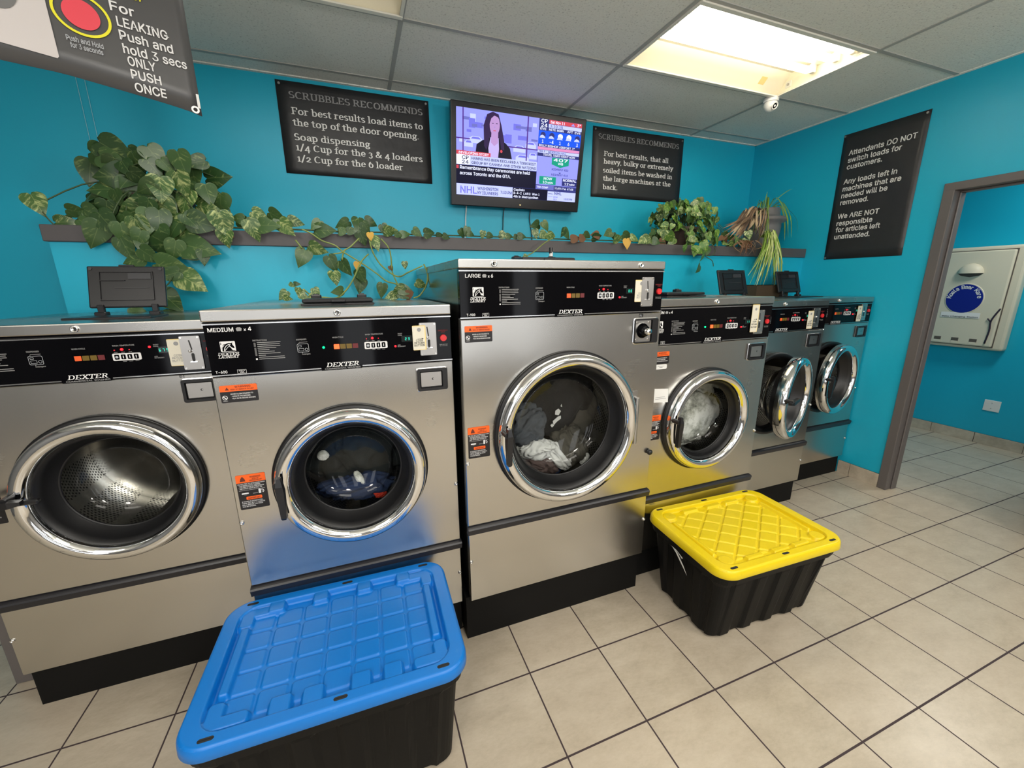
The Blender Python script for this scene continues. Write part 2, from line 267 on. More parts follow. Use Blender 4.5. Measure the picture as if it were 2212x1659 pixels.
SANS[65] = (192, (38,-6,-1,-6,77,209,114,209,193,-6,154,-6,110,119,105,132,100,147,94,166,85,197,106,197,96,166,90,147,86,131,82,119,142,74,50,74,50,62,142,62), (1,10,2,10,3,2,10,11,3,11,4,3,1,9,10,12,4,11,1,13,9,13,8,9,13,8,12,8,4,12,7,4,8,1,14,13,6,16,7,16,4,7,1,17,14,17,15,14,17,18,15,18,0,15,5,19,6,19,16,6,1,18,17,18,16,17,18,19,16,19,4,16,1,0,18,5,4,19))
SANS[66] = (182, (99,-6,18,-6,18,209,97,209,117,207,134,201,148,192,157,180,163,165,165,150,164,136,160,125,154,117,146,110,137,105,132,103,132,109,137,108,148,103,158,95,166,84,171,70,173,54,171,38,165,24,155,11,140,2,121,-4,55,87,55,28,98,28,117,31,128,36,134,44,136,55,135,63,132,71,127,77,120,82,110,86,99,87,55,175,55,120,95,120,105,121,113,124,119,128,125,134,128,141,129,149,127,159,121,167,111,173,96,175), (1,41,2,41,3,2,41,4,3,41,5,4,41,6,5,41,7,6,41,53,7,53,52,7,52,8,7,1,42,41,51,8,52,50,8,51,50,9,8,49,9,50,49,10,9,48,10,49,47,10,48,47,11,10,46,11,47,45,11,46,45,12,11,44,12,45,43,12,44,1,28,42,28,43,42,28,12,43,28,16,12,16,13,12,16,17,13,17,14,13,28,15,16,14,18,17,15,18,14,15,19,18,28,19,15,28,40,19,40,20,19,1,29,28,39,20,40,38,20,39,38,21,20,37,21,38,36,21,37,35,21,36,35,22,21,34,22,35,33,22,34,33,23,22,32,23,33,32,24,23,31,24,32,30,24,31,1,30,29,1,24,30,1,25,24,1,26,25,1,27,26,1,0,27))
SANS[67] = (204, (138,-3,123,-7,107,-8,81,-5,57,5,38,22,23,44,14,70,10,102,14,133,23,160,38,182,57,198,81,208,107,212,123,211,138,207,152,201,164,193,175,183,184,170,191,156,196,134,159,134,155,147,151,155,146,161,140,167,132,171,124,174,116,176,107,177,91,175,76,168,64,158,55,143,49,124,47,102,49,79,55,60,65,46,77,35,91,29,107,27,116,27,124,29,132,32,140,37,146,42,151,49,155,57,159,70,196,70,191,48,184,33,175,21,164,11,152,3), (13,15,14,13,16,15,12,16,13,12,17,16,12,18,17,11,18,12,11,19,18,11,30,19,30,20,19,10,32,11,32,31,11,31,30,11,29,20,30,10,33,32,28,20,29,27,20,28,27,21,20,10,34,33,26,21,27,25,21,26,9,34,10,9,35,34,25,22,21,24,22,25,23,22,24,9,36,35,8,36,9,8,37,36,8,38,37,7,38,8,7,39,38,6,39,7,50,52,51,50,53,52,6,40,39,49,53,50,48,53,49,48,54,53,6,41,40,5,41,6,47,54,48,46,54,47,5,42,41,46,55,54,45,55,46,44,55,45,5,43,42,43,55,44,5,55,43,4,55,5,4,56,55,4,57,56,3,57,4,3,0,57,3,1,0,2,1,3))
SANS[68] = (201, (143,7,118,-2,88,-6,33,-6,33,28,86,28,107,31,124,37,137,48,146,62,152,80,154,102,152,124,147,142,137,156,125,166,109,173,88,175,32,175,32,209,90,209,119,206,144,196,164,180,178,159,187,133,190,102,187,71,178,45,163,23,18,209,55,209,55,-6,18,-6), (33,19,30,19,31,30,33,18,19,31,20,19,32,20,31,32,17,20,17,21,20,17,22,21,17,23,22,17,16,23,16,24,23,33,17,18,33,4,17,4,32,17,15,24,16,14,24,15,14,25,24,13,25,14,12,25,13,12,26,25,11,26,12,11,27,26,10,27,11,9,27,10,9,28,27,8,28,9,7,28,8,7,29,28,6,29,7,5,29,6,33,3,4,32,5,4,32,29,5,32,0,29,32,1,0,32,2,1,3,32,33,32,2,3))
SANS[69] = (167, (156,-6,18,-6,18,209,155,209,155,175,55,175,55,120,148,120,148,86,55,86,55,28,156,28), (1,5,2,5,3,2,5,4,3,1,6,5,1,9,6,9,7,6,9,8,7,1,10,9,1,11,10,1,0,11))
SANS[70] = (164, (55,-6,18,-6,18,209,153,209,153,175,55,175,55,117,144,117,144,83,55,83), (1,5,2,5,3,2,5,4,3,1,6,5,1,9,6,9,7,6,9,8,7,1,0,9))
SANS[71] = (208, (153,3,132,-6,107,-8,80,-5,57,5,37,22,23,44,13,71,10,102,13,133,23,160,37,182,57,198,80,208,106,212,122,211,138,207,152,201,165,192,176,182,184,169,191,156,197,134,159,134,154,146,150,154,145,161,139,166,132,171,124,174,116,176,106,177,90,175,76,168,64,158,55,143,49,124,47,102,49,79,55,60,65,46,77,35,91,29,108,27,122,28,135,33,146,41,154,52,159,65,161,88,238,74,107,74,107,108,197,108,197,80,194,55,185,34,171,16), (13,15,14,13,16,15,12,16,13,12,17,16,12,18,17,11,18,12,11,19,18,10,32,11,32,31,11,31,19,11,31,30,19,30,20,19,29,20,30,10,33,32,28,20,29,27,20,28,27,21,20,10,34,33,26,21,27,25,21,26,9,34,10,9,35,34,25,22,21,24,22,25,23,22,24,9,36,35,8,36,9,8,37,36,51,53,52,51,49,53,49,54,53,8,38,37,7,38,8,51,48,49,54,50,49,55,50,54,7,39,38,48,50,51,48,55,50,6,39,7,47,55,48,6,40,39,47,56,55,46,56,47,6,41,40,5,41,6,45,56,46,5,42,41,45,57,56,44,57,45,5,43,42,43,57,44,5,57,43,4,57,5,4,0,57,3,0,4,3,1,0,2,1,3))
SANS[72] = (207, (55,-6,18,-6,18,209,55,209,55,121,151,121,151,209,188,209,188,-6,151,-6,151,87,55,87), (1,3,2,1,4,3,5,7,6,5,8,7,1,11,4,11,5,4,11,10,5,10,8,5,1,0,11,9,8,10))
SANS[73] = (120, (113,-6,7,-6,7,28,42,28,42,175,7,175,7,209,113,209,113,175,79,175,79,28,113,28), (5,7,6,5,8,7,4,8,5,3,9,4,9,8,4,3,10,9,1,3,2,1,10,3,1,11,10,1,0,11))
SANS[74] = (159, (122,9,100,-4,74,-8,48,-4,26,9,12,30,8,58,8,75,45,75,45,59,47,44,53,34,62,28,74,26,86,28,95,34,101,44,103,59,103,209,140,209,140,58,136,30), (17,19,18,17,20,19,6,8,7,6,9,8,6,10,9,16,20,17,16,21,20,5,10,6,5,11,10,15,21,16,5,12,11,14,21,15,14,0,21,4,12,5,4,13,12,13,0,14,4,0,13,4,1,0,3,1,4,3,2,1))
SANS[75] = (187, (93,105,36,44,36,88,44,99,51,108,58,117,66,125,73,133,81,141,143,209,192,209,95,104,55,-6,18,-6,18,209,55,209,55,134,55,90,55,77,190,-6,146,-6,68,104,91,133), (13,15,14,13,2,15,2,16,15,8,10,9,8,22,10,22,11,10,7,22,8,2,3,16,3,4,16,4,17,16,6,22,7,6,21,22,11,19,22,5,21,6,4,21,5,17,21,4,1,11,0,1,19,11,17,20,21,18,20,17,13,1,2,12,20,18,13,12,1,12,19,1,20,19,12))
SANS[76] = (157, (150,-6,18,-6,18,209,55,209,55,28,150,28), (1,3,2,1,4,3,1,5,4,1,0,5))
SANS[77] = (251, (54,-6,18,-6,18,209,64,209,116,77,118,72,120,65,123,58,125,51,128,43,130,35,132,28,136,14,115,14,120,28,122,35,124,42,127,50,129,58,132,65,134,72,136,77,187,209,233,209,233,-6,196,-6,196,116,196,123,196,131,196,139,196,148,197,156,197,165,197,174,197,188,213,188,208,172,204,162,201,152,198,143,195,135,192,127,190,120,188,114,141,-6,111,-6,63,114,61,120,58,126,56,134,53,143,50,152,46,161,43,171,37,188,53,188,53,175,54,167,54,158,54,149,54,140,54,131,54,124,54,116), (1,54,2,54,3,2,54,55,3,55,4,3,21,34,22,34,23,22,34,35,23,35,24,23,1,53,54,56,4,55,21,33,34,36,24,35,57,4,56,21,32,33,37,24,36,1,52,53,58,4,57,21,31,32,38,24,37,1,51,52,59,4,58,21,30,31,39,24,38,1,50,51,60,4,59,21,29,30,40,28,39,28,24,39,1,61,50,61,49,50,61,49,60,49,4,60,21,40,29,40,28,29,21,41,40,48,4,49,1,62,61,27,24,28,21,42,41,47,4,48,1,63,62,26,24,27,21,43,42,46,4,47,1,0,63,25,24,26,21,44,43,45,4,46,45,5,4,20,44,21,45,6,5,19,44,20,45,7,6,18,44,19,45,13,7,13,8,7,17,12,18,12,44,18,13,16,8,16,9,8,16,9,17,9,10,17,10,11,17,11,12,17,13,15,16,13,14,15,45,12,13,45,44,12))
SANS[78] = (209, (56,-6,18,-6,18,209,58,209,142,76,146,70,150,63,155,55,160,45,165,35,174,18,157,15,155,32,155,43,154,53,154,63,154,71,154,78,154,209,191,209,191,-6,152,-6,76,113,71,121,66,129,61,139,54,150,47,163,34,185,53,188,54,167,54,154,55,142,55,131,56,123,56,116), (1,28,2,28,3,2,28,29,3,29,4,3,17,19,18,17,20,19,30,4,29,1,27,28,31,4,30,1,26,27,32,25,31,25,4,31,1,32,26,32,25,26,1,33,32,24,4,25,1,34,33,23,4,24,1,35,34,22,4,23,1,0,35,21,4,22,16,20,17,21,5,4,15,20,16,21,6,5,21,14,6,14,7,6,14,7,15,7,20,15,8,20,7,21,13,14,9,20,8,21,12,13,10,20,9,21,11,12,11,20,10,21,20,11))
SANS[79] = (213, (156,5,133,-5,107,-8,81,-5,57,5,38,22,23,44,14,70,10,102,14,133,23,160,38,182,57,198,81,208,107,212,133,208,156,198,176,182,191,160,200,133,203,102,200,70,191,44,176,22,77,35,91,29,107,27,123,29,137,35,149,46,158,60,164,79,166,102,164,125,158,143,149,158,137,168,123,175,107,177,91,175,77,168,65,158,55,143,49,125,47,102,49,79,55,60,65,46), (13,15,14,12,15,13,12,16,15,11,16,12,11,17,16,10,39,11,39,38,11,38,17,11,38,37,17,37,18,17,36,18,37,10,40,39,35,18,36,10,41,40,9,41,10,35,19,18,34,19,35,9,42,41,33,19,34,9,43,42,8,43,9,33,20,19,32,20,33,8,44,43,31,20,32,8,45,44,31,21,20,7,45,8,7,46,45,30,21,31,30,22,21,6,46,7,6,47,46,29,22,30,6,24,47,28,22,29,28,23,22,5,24,6,5,25,24,27,23,28,5,26,25,26,23,27,5,23,26,5,0,23,4,0,5,4,1,0,3,1,4,3,2,1))
SANS[80] = (178, (55,-6,18,-6,18,209,94,209,117,207,136,200,150,189,161,175,167,158,169,139,167,120,161,104,150,89,136,78,117,71,94,69,38,69,38,103,93,103,106,104,116,107,123,113,128,120,131,129,132,139,131,149,128,158,123,165,116,170,106,174,93,175,55,175), (1,17,2,17,31,2,31,3,2,31,4,3,31,5,4,31,6,5,31,30,6,30,7,6,17,0,31,29,7,30,29,8,7,28,8,29,27,8,28,26,8,27,25,8,26,25,9,8,24,9,25,23,9,24,23,10,9,22,10,23,22,11,10,21,11,22,20,11,21,19,11,20,18,11,19,18,12,11,1,16,17,0,18,17,0,15,18,15,12,18,15,13,12,15,14,13,1,15,16,1,0,15))
SANS[81] = (213, (143,14,163,-14,176,-14,149,23,143,31,122,58,109,58,137,22,156,5,133,-5,107,-8,81,-5,57,5,38,22,23,44,14,70,10,102,14,133,23,160,38,182,57,198,81,208,107,212,133,208,156,198,176,182,191,160,200,133,203,102,200,70,191,44,176,22,77,35,91,29,107,27,123,29,137,35,149,46,158,60,164,79,166,102,164,125,158,143,149,158,137,168,123,175,107,177,91,175,77,168,65,158,55,143,49,125,47,102,49,79,55,60,65,46), (21,23,22,20,23,21,20,24,23,19,24,20,19,25,24,18,47,19,47,46,19,46,25,19,46,45,25,45,26,25,44,26,45,18,48,47,43,26,44,18,49,48,17,49,18,43,27,26,42,27,43,17,50,49,41,27,42,17,51,50,16,51,17,41,28,27,40,28,41,16,52,51,39,28,40,16,53,52,39,29,28,15,53,16,15,54,53,38,29,39,38,30,29,14,54,15,14,55,54,37,30,38,7,5,6,7,36,5,36,4,5,14,32,55,36,30,37,36,31,30,13,32,14,13,33,32,35,7,36,7,4,36,4,31,36,7,3,4,13,34,33,34,7,35,13,7,34,7,8,3,8,2,3,13,0,7,12,0,13,12,9,0,9,1,0,9,2,8,11,9,12,11,10,9,1,2,9))
SANS[82] = (180, (55,-6,18,-6,18,209,95,209,117,207,136,200,151,190,161,176,167,159,169,141,167,122,161,106,151,92,136,82,117,75,95,73,33,73,33,108,93,108,107,109,117,112,124,117,129,123,131,131,132,141,131,151,128,159,124,166,116,171,106,174,93,175,55,175,181,-6,138,-6,83,97,124,97), (1,17,2,17,31,2,31,3,2,31,4,3,31,5,4,31,6,5,31,7,6,31,30,7,30,29,7,29,8,7,17,0,31,28,8,29,27,8,28,26,8,27,26,9,8,25,9,26,24,9,25,23,9,24,23,10,9,22,10,23,21,10,22,21,11,10,20,11,21,19,11,20,18,11,19,1,16,17,0,34,17,34,18,17,34,11,18,34,35,11,35,12,11,0,15,34,15,33,34,32,13,35,13,12,35,14,32,13,15,32,14,1,15,16,1,0,15,33,32,15))
SANS[83] = (179, (132,-1,112,-7,89,-9,68,-7,49,-1,33,8,21,21,13,36,9,60,46,60,49,46,54,39,60,33,69,29,79,26,89,25,102,26,112,29,121,34,127,40,131,47,133,56,131,63,128,68,123,73,116,77,107,80,96,84,72,90,48,99,30,112,19,128,15,149,18,167,25,182,37,195,53,204,71,210,91,212,111,210,129,204,144,195,155,183,163,168,167,146,131,146,126,162,118,170,105,176,90,178,79,177,69,174,62,170,56,164,53,158,52,150,53,143,57,137,63,132,70,128,78,125,86,123,107,117,117,114,127,111,137,106,147,100,156,92,163,82,167,70,169,55,167,38,159,22,148,9), (37,39,38,36,39,37,36,40,39,35,40,36,35,41,40,34,41,35,34,42,41,34,49,42,49,48,42,48,43,42,33,50,34,50,49,34,33,51,50,47,43,48,33,52,51,46,43,47,33,53,52,46,44,43,32,53,33,32,54,53,45,44,46,32,55,54,32,56,55,31,56,32,31,57,56,31,58,57,31,59,58,31,60,59,30,60,31,30,61,60,30,62,61,30,63,62,30,64,63,29,64,30,29,65,64,29,66,65,29,67,66,28,67,29,28,68,67,27,68,28,26,68,27,26,69,68,25,69,26,24,69,25,23,69,24,23,70,69,22,70,23,21,70,22,7,9,8,7,10,9,20,70,21,20,71,70,19,71,20,7,11,10,18,71,19,7,12,11,18,72,71,6,12,7,17,72,18,6,13,12,16,72,17,6,14,13,15,72,16,6,15,14,6,72,15,6,73,72,5,73,6,5,0,73,4,0,5,4,1,0,3,1,4,3,2,1))
SANS[84] = (179, (71,175,7,175,7,209,172,209,172,175,108,175,108,-6,71,-6), (1,3,2,1,4,3,0,4,1,7,5,0,5,4,0,7,6,5))
SANS[85] = (207, (148,1,127,-6,104,-9,80,-6,59,1,42,13,29,29,21,48,18,69,18,209,55,209,55,72,57,59,61,48,68,39,78,32,89,28,104,26,118,28,130,32,139,39,146,48,150,59,151,72,151,209,188,209,188,69,186,48,178,29,165,13), (8,10,9,8,11,10,23,25,24,23,26,25,8,12,11,22,26,23,7,12,8,22,27,26,7,13,12,21,27,22,7,14,13,21,28,27,6,14,7,20,28,21,6,15,14,19,28,20,6,16,15,18,28,19,18,29,28,5,16,6,17,29,18,5,17,16,5,29,17,5,0,29,4,0,5,4,1,0,3,1,4,3,2,1))
SANS[86] = (192, (115,-6,78,-6,-1,209,38,209,82,84,86,72,91,57,97,37,107,7,86,7,95,38,101,57,106,72,111,84,154,209,193,209), (1,3,2,1,4,3,13,15,14,13,0,15,1,5,4,12,0,13,11,0,12,1,6,5,10,7,11,7,0,11,1,10,6,10,7,6,1,9,10,8,0,7,1,8,9,1,0,8))
SANS[87] = (274, (96,-6,58,-6,-1,209,37,209,71,80,73,70,76,59,78,49,80,39,82,28,86,10,69,10,72,28,74,39,77,49,79,59,82,70,84,80,118,209,156,209,190,80,193,70,195,59,198,49,200,39,202,28,206,10,189,10,192,28,194,39,196,49,199,59,201,70,204,80,237,209,275,209,216,-6,178,-6,142,128,138,141,135,155,132,171,128,196,147,196,142,172,139,157,136,142,133,128), (1,3,2,1,4,3,17,42,18,42,19,18,42,43,19,43,20,19,33,35,34,33,36,35,17,41,42,44,20,43,45,20,44,17,40,41,46,39,45,39,20,45,17,46,40,46,39,40,17,47,46,38,20,39,37,20,38,17,0,47,37,21,20,16,0,17,1,5,4,32,36,33,37,22,21,15,0,16,1,6,5,31,36,32,14,7,15,7,0,15,37,30,22,30,23,22,30,23,31,23,36,31,1,14,6,14,7,6,24,36,23,1,13,14,37,29,30,8,0,7,25,36,24,37,28,29,1,12,13,9,0,8,26,36,25,37,27,28,1,11,12,10,0,9,1,10,11,1,0,10,37,26,27,37,36,26))
SANS[88] = (190, (40,-6,-4,-6,92,132,92,77,1,209,45,209,76,163,82,155,86,147,90,141,94,134,98,127,107,111,84,111,92,127,96,134,100,141,104,147,109,155,115,163,146,209,189,209,98,78,98,133,193,-6,150,-6,112,49,107,56,103,63,99,69,95,75,91,82,83,98,107,98,99,82,95,76,91,70,87,63,83,56,77,49), (3,32,4,32,5,4,32,6,5,19,21,20,19,33,21,33,22,21,18,33,19,32,7,6,17,12,18,12,33,18,32,13,7,13,8,7,13,9,8,16,12,17,13,2,9,2,10,9,15,23,16,23,12,16,2,11,10,14,23,15,14,22,23,12,24,23,1,13,2,13,14,2,14,3,2,3,22,14,1,32,13,32,12,13,32,33,12,33,24,12,1,3,32,3,31,32,34,22,33,22,24,33,35,22,34,3,30,31,3,35,22,35,24,22,1,30,3,30,35,3,36,30,35,30,24,35,1,36,30,36,29,30,1,37,36,1,38,37,1,39,38,1,0,39))
SANS[89] = (189, (113,-6,76,-6,76,82,-4,209,40,209,82,141,88,130,94,119,99,108,108,87,81,87,90,108,95,120,101,130,107,141,149,209,192,209,113,82), (2,4,3,2,5,4,14,16,15,14,17,16,2,6,5,13,17,14,12,17,13,2,7,6,11,8,12,8,17,12,2,11,7,11,8,7,2,10,11,9,17,8,2,9,10,2,17,9,1,17,2,1,0,17))
SANS[90] = (175, (17,0,17,19,109,154,116,163,122,172,129,181,136,190,139,182,127,181,114,181,102,181,89,181,16,181,16,203,159,203,159,185,67,51,61,42,54,32,46,23,39,13,36,22,48,22,61,23,73,23,86,23,160,23,160,0), (12,14,13,12,6,14,6,15,14,12,5,6,7,15,6,7,16,15,8,5,7,5,16,7,12,8,5,8,4,5,12,9,8,12,10,9,12,11,10,24,26,25,24,27,26,23,27,24,22,27,23,21,27,22))
SANS[97] = (156, (88,-5,77,-8,64,-9,49,-8,35,-3,24,4,14,15,8,28,7,43,8,56,12,67,19,76,28,82,38,87,49,90,60,92,71,93,83,95,93,96,99,97,103,99,104,100,105,102,105,102,104,110,102,116,98,120,93,124,87,126,78,127,69,126,62,124,56,120,51,116,48,112,43,103,8,113,18,132,28,143,39,150,51,156,65,158,78,159,87,159,97,157,107,154,117,149,127,141,134,131,139,117,140,101,140,-6,105,-6,105,15,112,15,110,12,105,6,97,0,54,26,60,24,68,24,79,25,88,28,95,34,100,40,104,47,105,56,105,65,110,69,105,67,100,66,93,65,87,64,81,63,75,62,71,62,63,60,56,58,50,55,46,52,43,48,42,42,43,36,45,32,49,29), (41,43,42,41,44,43,40,44,41,40,45,44,39,45,40,39,46,45,38,46,39,38,47,46,37,47,38,37,48,47,36,30,37,30,29,37,29,48,37,29,28,48,28,49,48,36,31,30,27,49,28,36,32,31,26,49,27,36,33,32,25,49,26,25,50,49,36,34,33,24,50,25,35,34,36,23,22,24,22,50,24,21,50,22,21,51,50,20,51,21,19,51,20,18,68,19,68,51,19,17,68,18,16,68,17,15,68,16,14,68,15,13,68,14,12,68,13,11,68,12,10,68,11,10,69,68,67,51,68,10,70,69,9,70,10,9,71,70,66,51,67,9,72,71,9,73,72,9,74,73,9,75,74,9,76,75,9,77,76,9,78,77,8,78,9,65,51,66,8,79,78,8,80,79,8,81,80,64,51,65,7,81,8,7,82,81,63,51,64,7,83,82,62,54,63,54,51,63,7,84,83,7,58,84,61,54,62,6,58,7,6,59,58,60,54,61,6,60,59,6,53,60,53,54,60,6,56,53,56,52,53,55,51,54,5,56,6,56,51,55,5,57,56,52,51,56,4,57,5,4,0,57,3,0,4,3,1,0,2,1,3))
SANS[98] = (170, (128,2,111,-6,92,-9,78,-8,66,-4,58,2,51,9,46,15,44,18,50,18,50,-6,15,-6,15,209,51,209,51,133,44,133,46,136,51,142,57,148,66,154,78,158,92,159,111,157,128,149,142,136,153,119,160,99,162,76,160,52,153,31,143,14,68,31,77,26,88,24,99,26,108,31,116,38,121,49,124,61,126,76,124,90,121,102,116,113,109,120,99,125,88,126,77,125,68,120,61,113,55,103,52,91,51,76,52,61,55,48,61,38), (11,13,12,11,15,13,15,16,13,16,17,13,17,14,13,20,22,21,19,22,20,19,23,22,18,23,19,18,24,23,17,24,18,14,24,17,14,25,24,11,14,15,11,49,14,49,48,14,48,47,14,47,46,14,46,45,14,45,25,14,44,25,45,43,25,44,42,25,43,42,26,25,41,26,42,11,50,49,40,26,41,40,27,26,11,51,50,39,27,40,11,52,51,38,27,39,38,28,27,37,28,38,11,53,52,37,29,28,36,29,37,11,54,53,35,29,36,11,8,54,8,31,54,35,30,29,34,30,35,8,32,31,33,30,34,8,33,32,8,9,33,9,30,33,11,7,8,10,6,9,6,30,9,11,6,7,6,0,30,11,10,6,5,0,6,4,0,5,4,1,0,3,1,4,3,2,1))
SANS[99] = (158, (106,-6,95,-8,83,-9,62,-6,44,2,29,15,17,31,10,52,8,75,10,98,17,119,29,136,44,149,62,157,83,159,95,159,106,156,116,152,125,147,133,140,141,132,146,123,152,107,118,98,114,108,111,113,108,116,105,120,100,123,95,125,89,126,83,126,71,125,61,120,54,112,49,101,45,89,44,75,45,61,49,49,54,39,61,31,71,26,83,24,89,25,95,26,100,28,105,31,109,34,112,39,114,43,118,54,153,45,147,29,141,19,134,11,126,4,116,-2), (13,15,14,13,16,15,12,16,13,12,17,16,12,18,17,11,18,12,11,19,18,11,20,19,10,31,11,31,20,11,31,21,20,10,32,31,30,21,31,29,21,30,28,21,29,10,33,32,28,22,21,27,22,28,26,22,27,10,34,33,9,34,10,25,22,26,24,22,25,9,35,34,23,22,24,9,36,35,8,36,9,8,37,36,8,38,37,7,38,8,7,39,38,50,52,51,6,39,7,6,40,39,50,53,52,49,53,50,6,41,40,48,53,49,47,53,48,5,41,6,46,53,47,5,42,41,46,54,53,45,54,46,44,54,45,5,43,42,43,54,44,5,54,43,5,55,54,4,55,5,4,56,55,4,57,56,3,57,4,3,0,57,3,1,0,2,1,3))
SANS[100] = (170, (103,-4,92,-8,78,-9,59,-6,41,2,27,14,17,31,10,52,8,76,10,99,17,119,27,136,42,149,59,157,78,159,92,158,104,154,112,148,119,142,124,136,126,133,119,133,119,209,154,209,154,-6,119,-6,119,18,126,18,124,15,119,9,112,2,61,31,71,26,82,24,93,26,102,31,109,38,115,48,118,61,119,76,118,91,115,103,109,113,102,120,93,125,82,126,70,125,61,120,54,113,49,102,45,90,44,76,45,61,49,49,54,38), (21,18,22,18,23,22,18,19,23,19,20,23,20,24,23,13,15,14,13,16,15,12,16,13,12,17,16,11,17,12,11,18,17,11,21,18,10,21,11,10,20,21,10,45,20,45,44,20,44,43,20,43,42,20,42,41,20,41,24,20,10,46,45,10,47,46,10,48,47,9,48,10,9,49,48,40,24,41,9,50,49,8,50,9,39,24,40,8,51,50,38,24,39,8,52,51,7,52,8,7,53,52,37,24,38,6,53,7,6,54,53,36,24,37,6,31,54,35,27,36,27,24,36,5,31,6,5,32,31,34,27,35,5,33,32,33,27,34,5,26,33,26,27,33,5,29,26,29,25,26,28,24,27,29,24,28,4,29,5,4,30,29,25,24,29,4,0,30,3,0,4,3,1,0,2,1,3))
SANS[101] = (162, (115,-3,101,-8,85,-9,63,-6,44,2,28,15,17,31,10,52,8,75,10,98,17,118,28,135,43,148,61,157,82,159,95,158,108,155,121,149,132,140,141,129,148,115,153,98,154,78,154,62,24,62,24,94,154,94,119,71,117,94,114,105,109,114,102,121,93,125,82,126,71,125,62,121,54,114,49,105,45,95,44,84,44,71,45,57,49,45,55,36,63,29,73,25,85,24,93,25,100,26,105,29,110,33,114,38,119,49,154,40,146,22,138,12,128,3), (13,15,14,13,16,15,12,16,13,12,17,16,12,18,17,11,18,12,11,19,18,10,33,11,33,19,11,33,32,19,32,20,19,10,34,33,31,20,32,10,35,34,30,20,31,10,36,35,9,36,10,30,21,20,29,21,30,9,37,36,9,38,37,28,21,29,8,25,9,25,38,9,28,22,21,25,39,38,27,22,28,8,24,25,39,26,25,39,27,26,40,27,39,27,23,22,7,24,8,41,27,40,41,23,27,7,41,24,41,23,24,7,42,41,6,42,7,51,53,52,6,43,42,51,54,53,50,54,51,6,44,43,49,54,50,5,44,6,5,45,44,48,54,49,47,54,48,5,46,45,46,54,47,5,54,46,5,55,54,4,55,5,4,56,55,4,0,56,3,0,4,3,1,0,2,1,3))
SANS[102] = (101, (-3,157,97,157,97,125,-3,125,62,-6,27,-6,27,173,28,186,34,197,42,206,52,213,63,216,75,218,83,217,90,216,95,215,104,212,95,180,87,183,85,183,82,184,78,184,70,183,66,180,63,175,62,167), (11,13,12,11,14,13,10,14,11,10,15,14,10,16,15,9,16,10,9,17,16,8,18,9,18,17,9,7,20,8,20,19,8,19,18,8,6,22,7,22,21,7,21,20,7,6,23,22,6,24,23,6,25,24,5,25,6,5,4,25,3,1,0,3,2,1))
SANS[103] = (170, (118,-60,101,-64,83,-66,66,-65,52,-61,39,-56,29,-48,21,-40,12,-26,42,-9,49,-18,53,-22,58,-27,64,-30,72,-32,83,-33,98,-31,109,-26,116,-16,119,-2,119,22,125,22,124,19,119,13,112,7,103,1,92,-3,78,-4,59,-1,42,6,28,18,17,34,10,53,8,76,10,100,17,120,28,136,42,149,59,157,78,159,92,158,104,154,113,149,119,142,124,136,126,133,120,133,120,157,155,157,155,-4,152,-23,145,-39,133,-51,61,35,71,31,82,29,93,31,102,35,109,41,115,51,118,63,119,77,118,91,115,103,109,113,102,120,93,125,82,126,71,125,61,120,54,113,49,103,45,91,44,77,45,63,49,51,54,42), (38,40,39,38,41,40,46,48,47,46,44,48,44,45,48,45,49,48,37,41,38,37,42,41,36,42,37,36,43,42,36,44,43,35,44,36,35,46,44,35,45,46,35,67,45,67,66,45,66,65,45,65,64,45,64,63,45,63,49,45,35,68,67,35,69,68,35,70,69,34,70,35,34,71,70,62,49,63,34,72,71,33,72,34,61,49,62,33,73,72,60,49,61,33,74,73,32,74,33,32,75,74,59,49,60,31,75,32,31,76,75,58,49,59,31,53,76,57,21,58,21,49,58,31,54,53,56,21,57,30,54,31,30,55,54,55,21,56,30,20,55,20,21,55,30,23,20,23,19,20,22,49,21,23,49,22,29,23,30,29,24,23,19,49,23,29,25,24,28,25,29,28,26,25,27,26,28,18,49,19,18,50,49,8,10,9,17,50,18,8,11,10,8,12,11,17,51,50,16,51,17,7,12,8,7,13,12,7,14,13,15,51,16,7,15,14,7,51,15,7,52,51,6,52,7,5,52,6,5,0,52,4,0,5,4,1,0,3,1,4,3,2,1))
SANS[104] = (164, (55,110,52,102,51,90,51,-6,15,-6,15,209,51,209,51,109,32,109,45,136,57,149,73,157,91,159,107,158,121,152,133,143,141,131,147,115,148,96,148,-6,113,-6,113,94,111,108,105,118,96,124,84,126,75,125,67,122,61,117), (4,8,5,8,6,5,8,9,6,9,7,6,11,13,12,11,14,13,10,14,11,10,15,14,9,15,10,9,16,15,7,28,9,28,27,9,27,26,9,26,25,9,25,16,9,25,24,16,24,17,16,23,17,24,22,17,23,7,0,28,22,18,17,7,1,0,4,7,8,4,1,7,21,18,22,4,2,1,21,19,18,20,19,21,4,3,2))
SANS[105] = (67, (49,178,42,173,33,171,25,173,18,178,13,185,11,193,13,202,18,209,25,214,33,215,42,214,49,209,55,202,56,193,55,185,51,-6,15,-6,15,157,51,157), (17,19,18,17,16,19,9,11,10,9,12,11,8,12,9,8,13,12,7,13,8,6,13,7,6,14,13,5,14,6,5,15,14,4,15,5,4,0,15,3,0,4,3,1,0,2,1,3))
SANS[108] = (76, (65,-6,61,-6,55,-7,38,-4,25,4,18,17,15,33,15,209,51,209,51,40,52,32,53,28,54,27,59,26,61,26,63,27,65,27,72,28,79,-3,70,-5), (6,8,7,6,9,8,6,10,9,5,10,6,5,11,10,16,18,17,5,12,11,5,13,12,15,18,16,14,18,15,13,18,14,5,18,13,4,18,5,3,18,4,3,19,18,2,19,3,2,0,19,2,1,0))
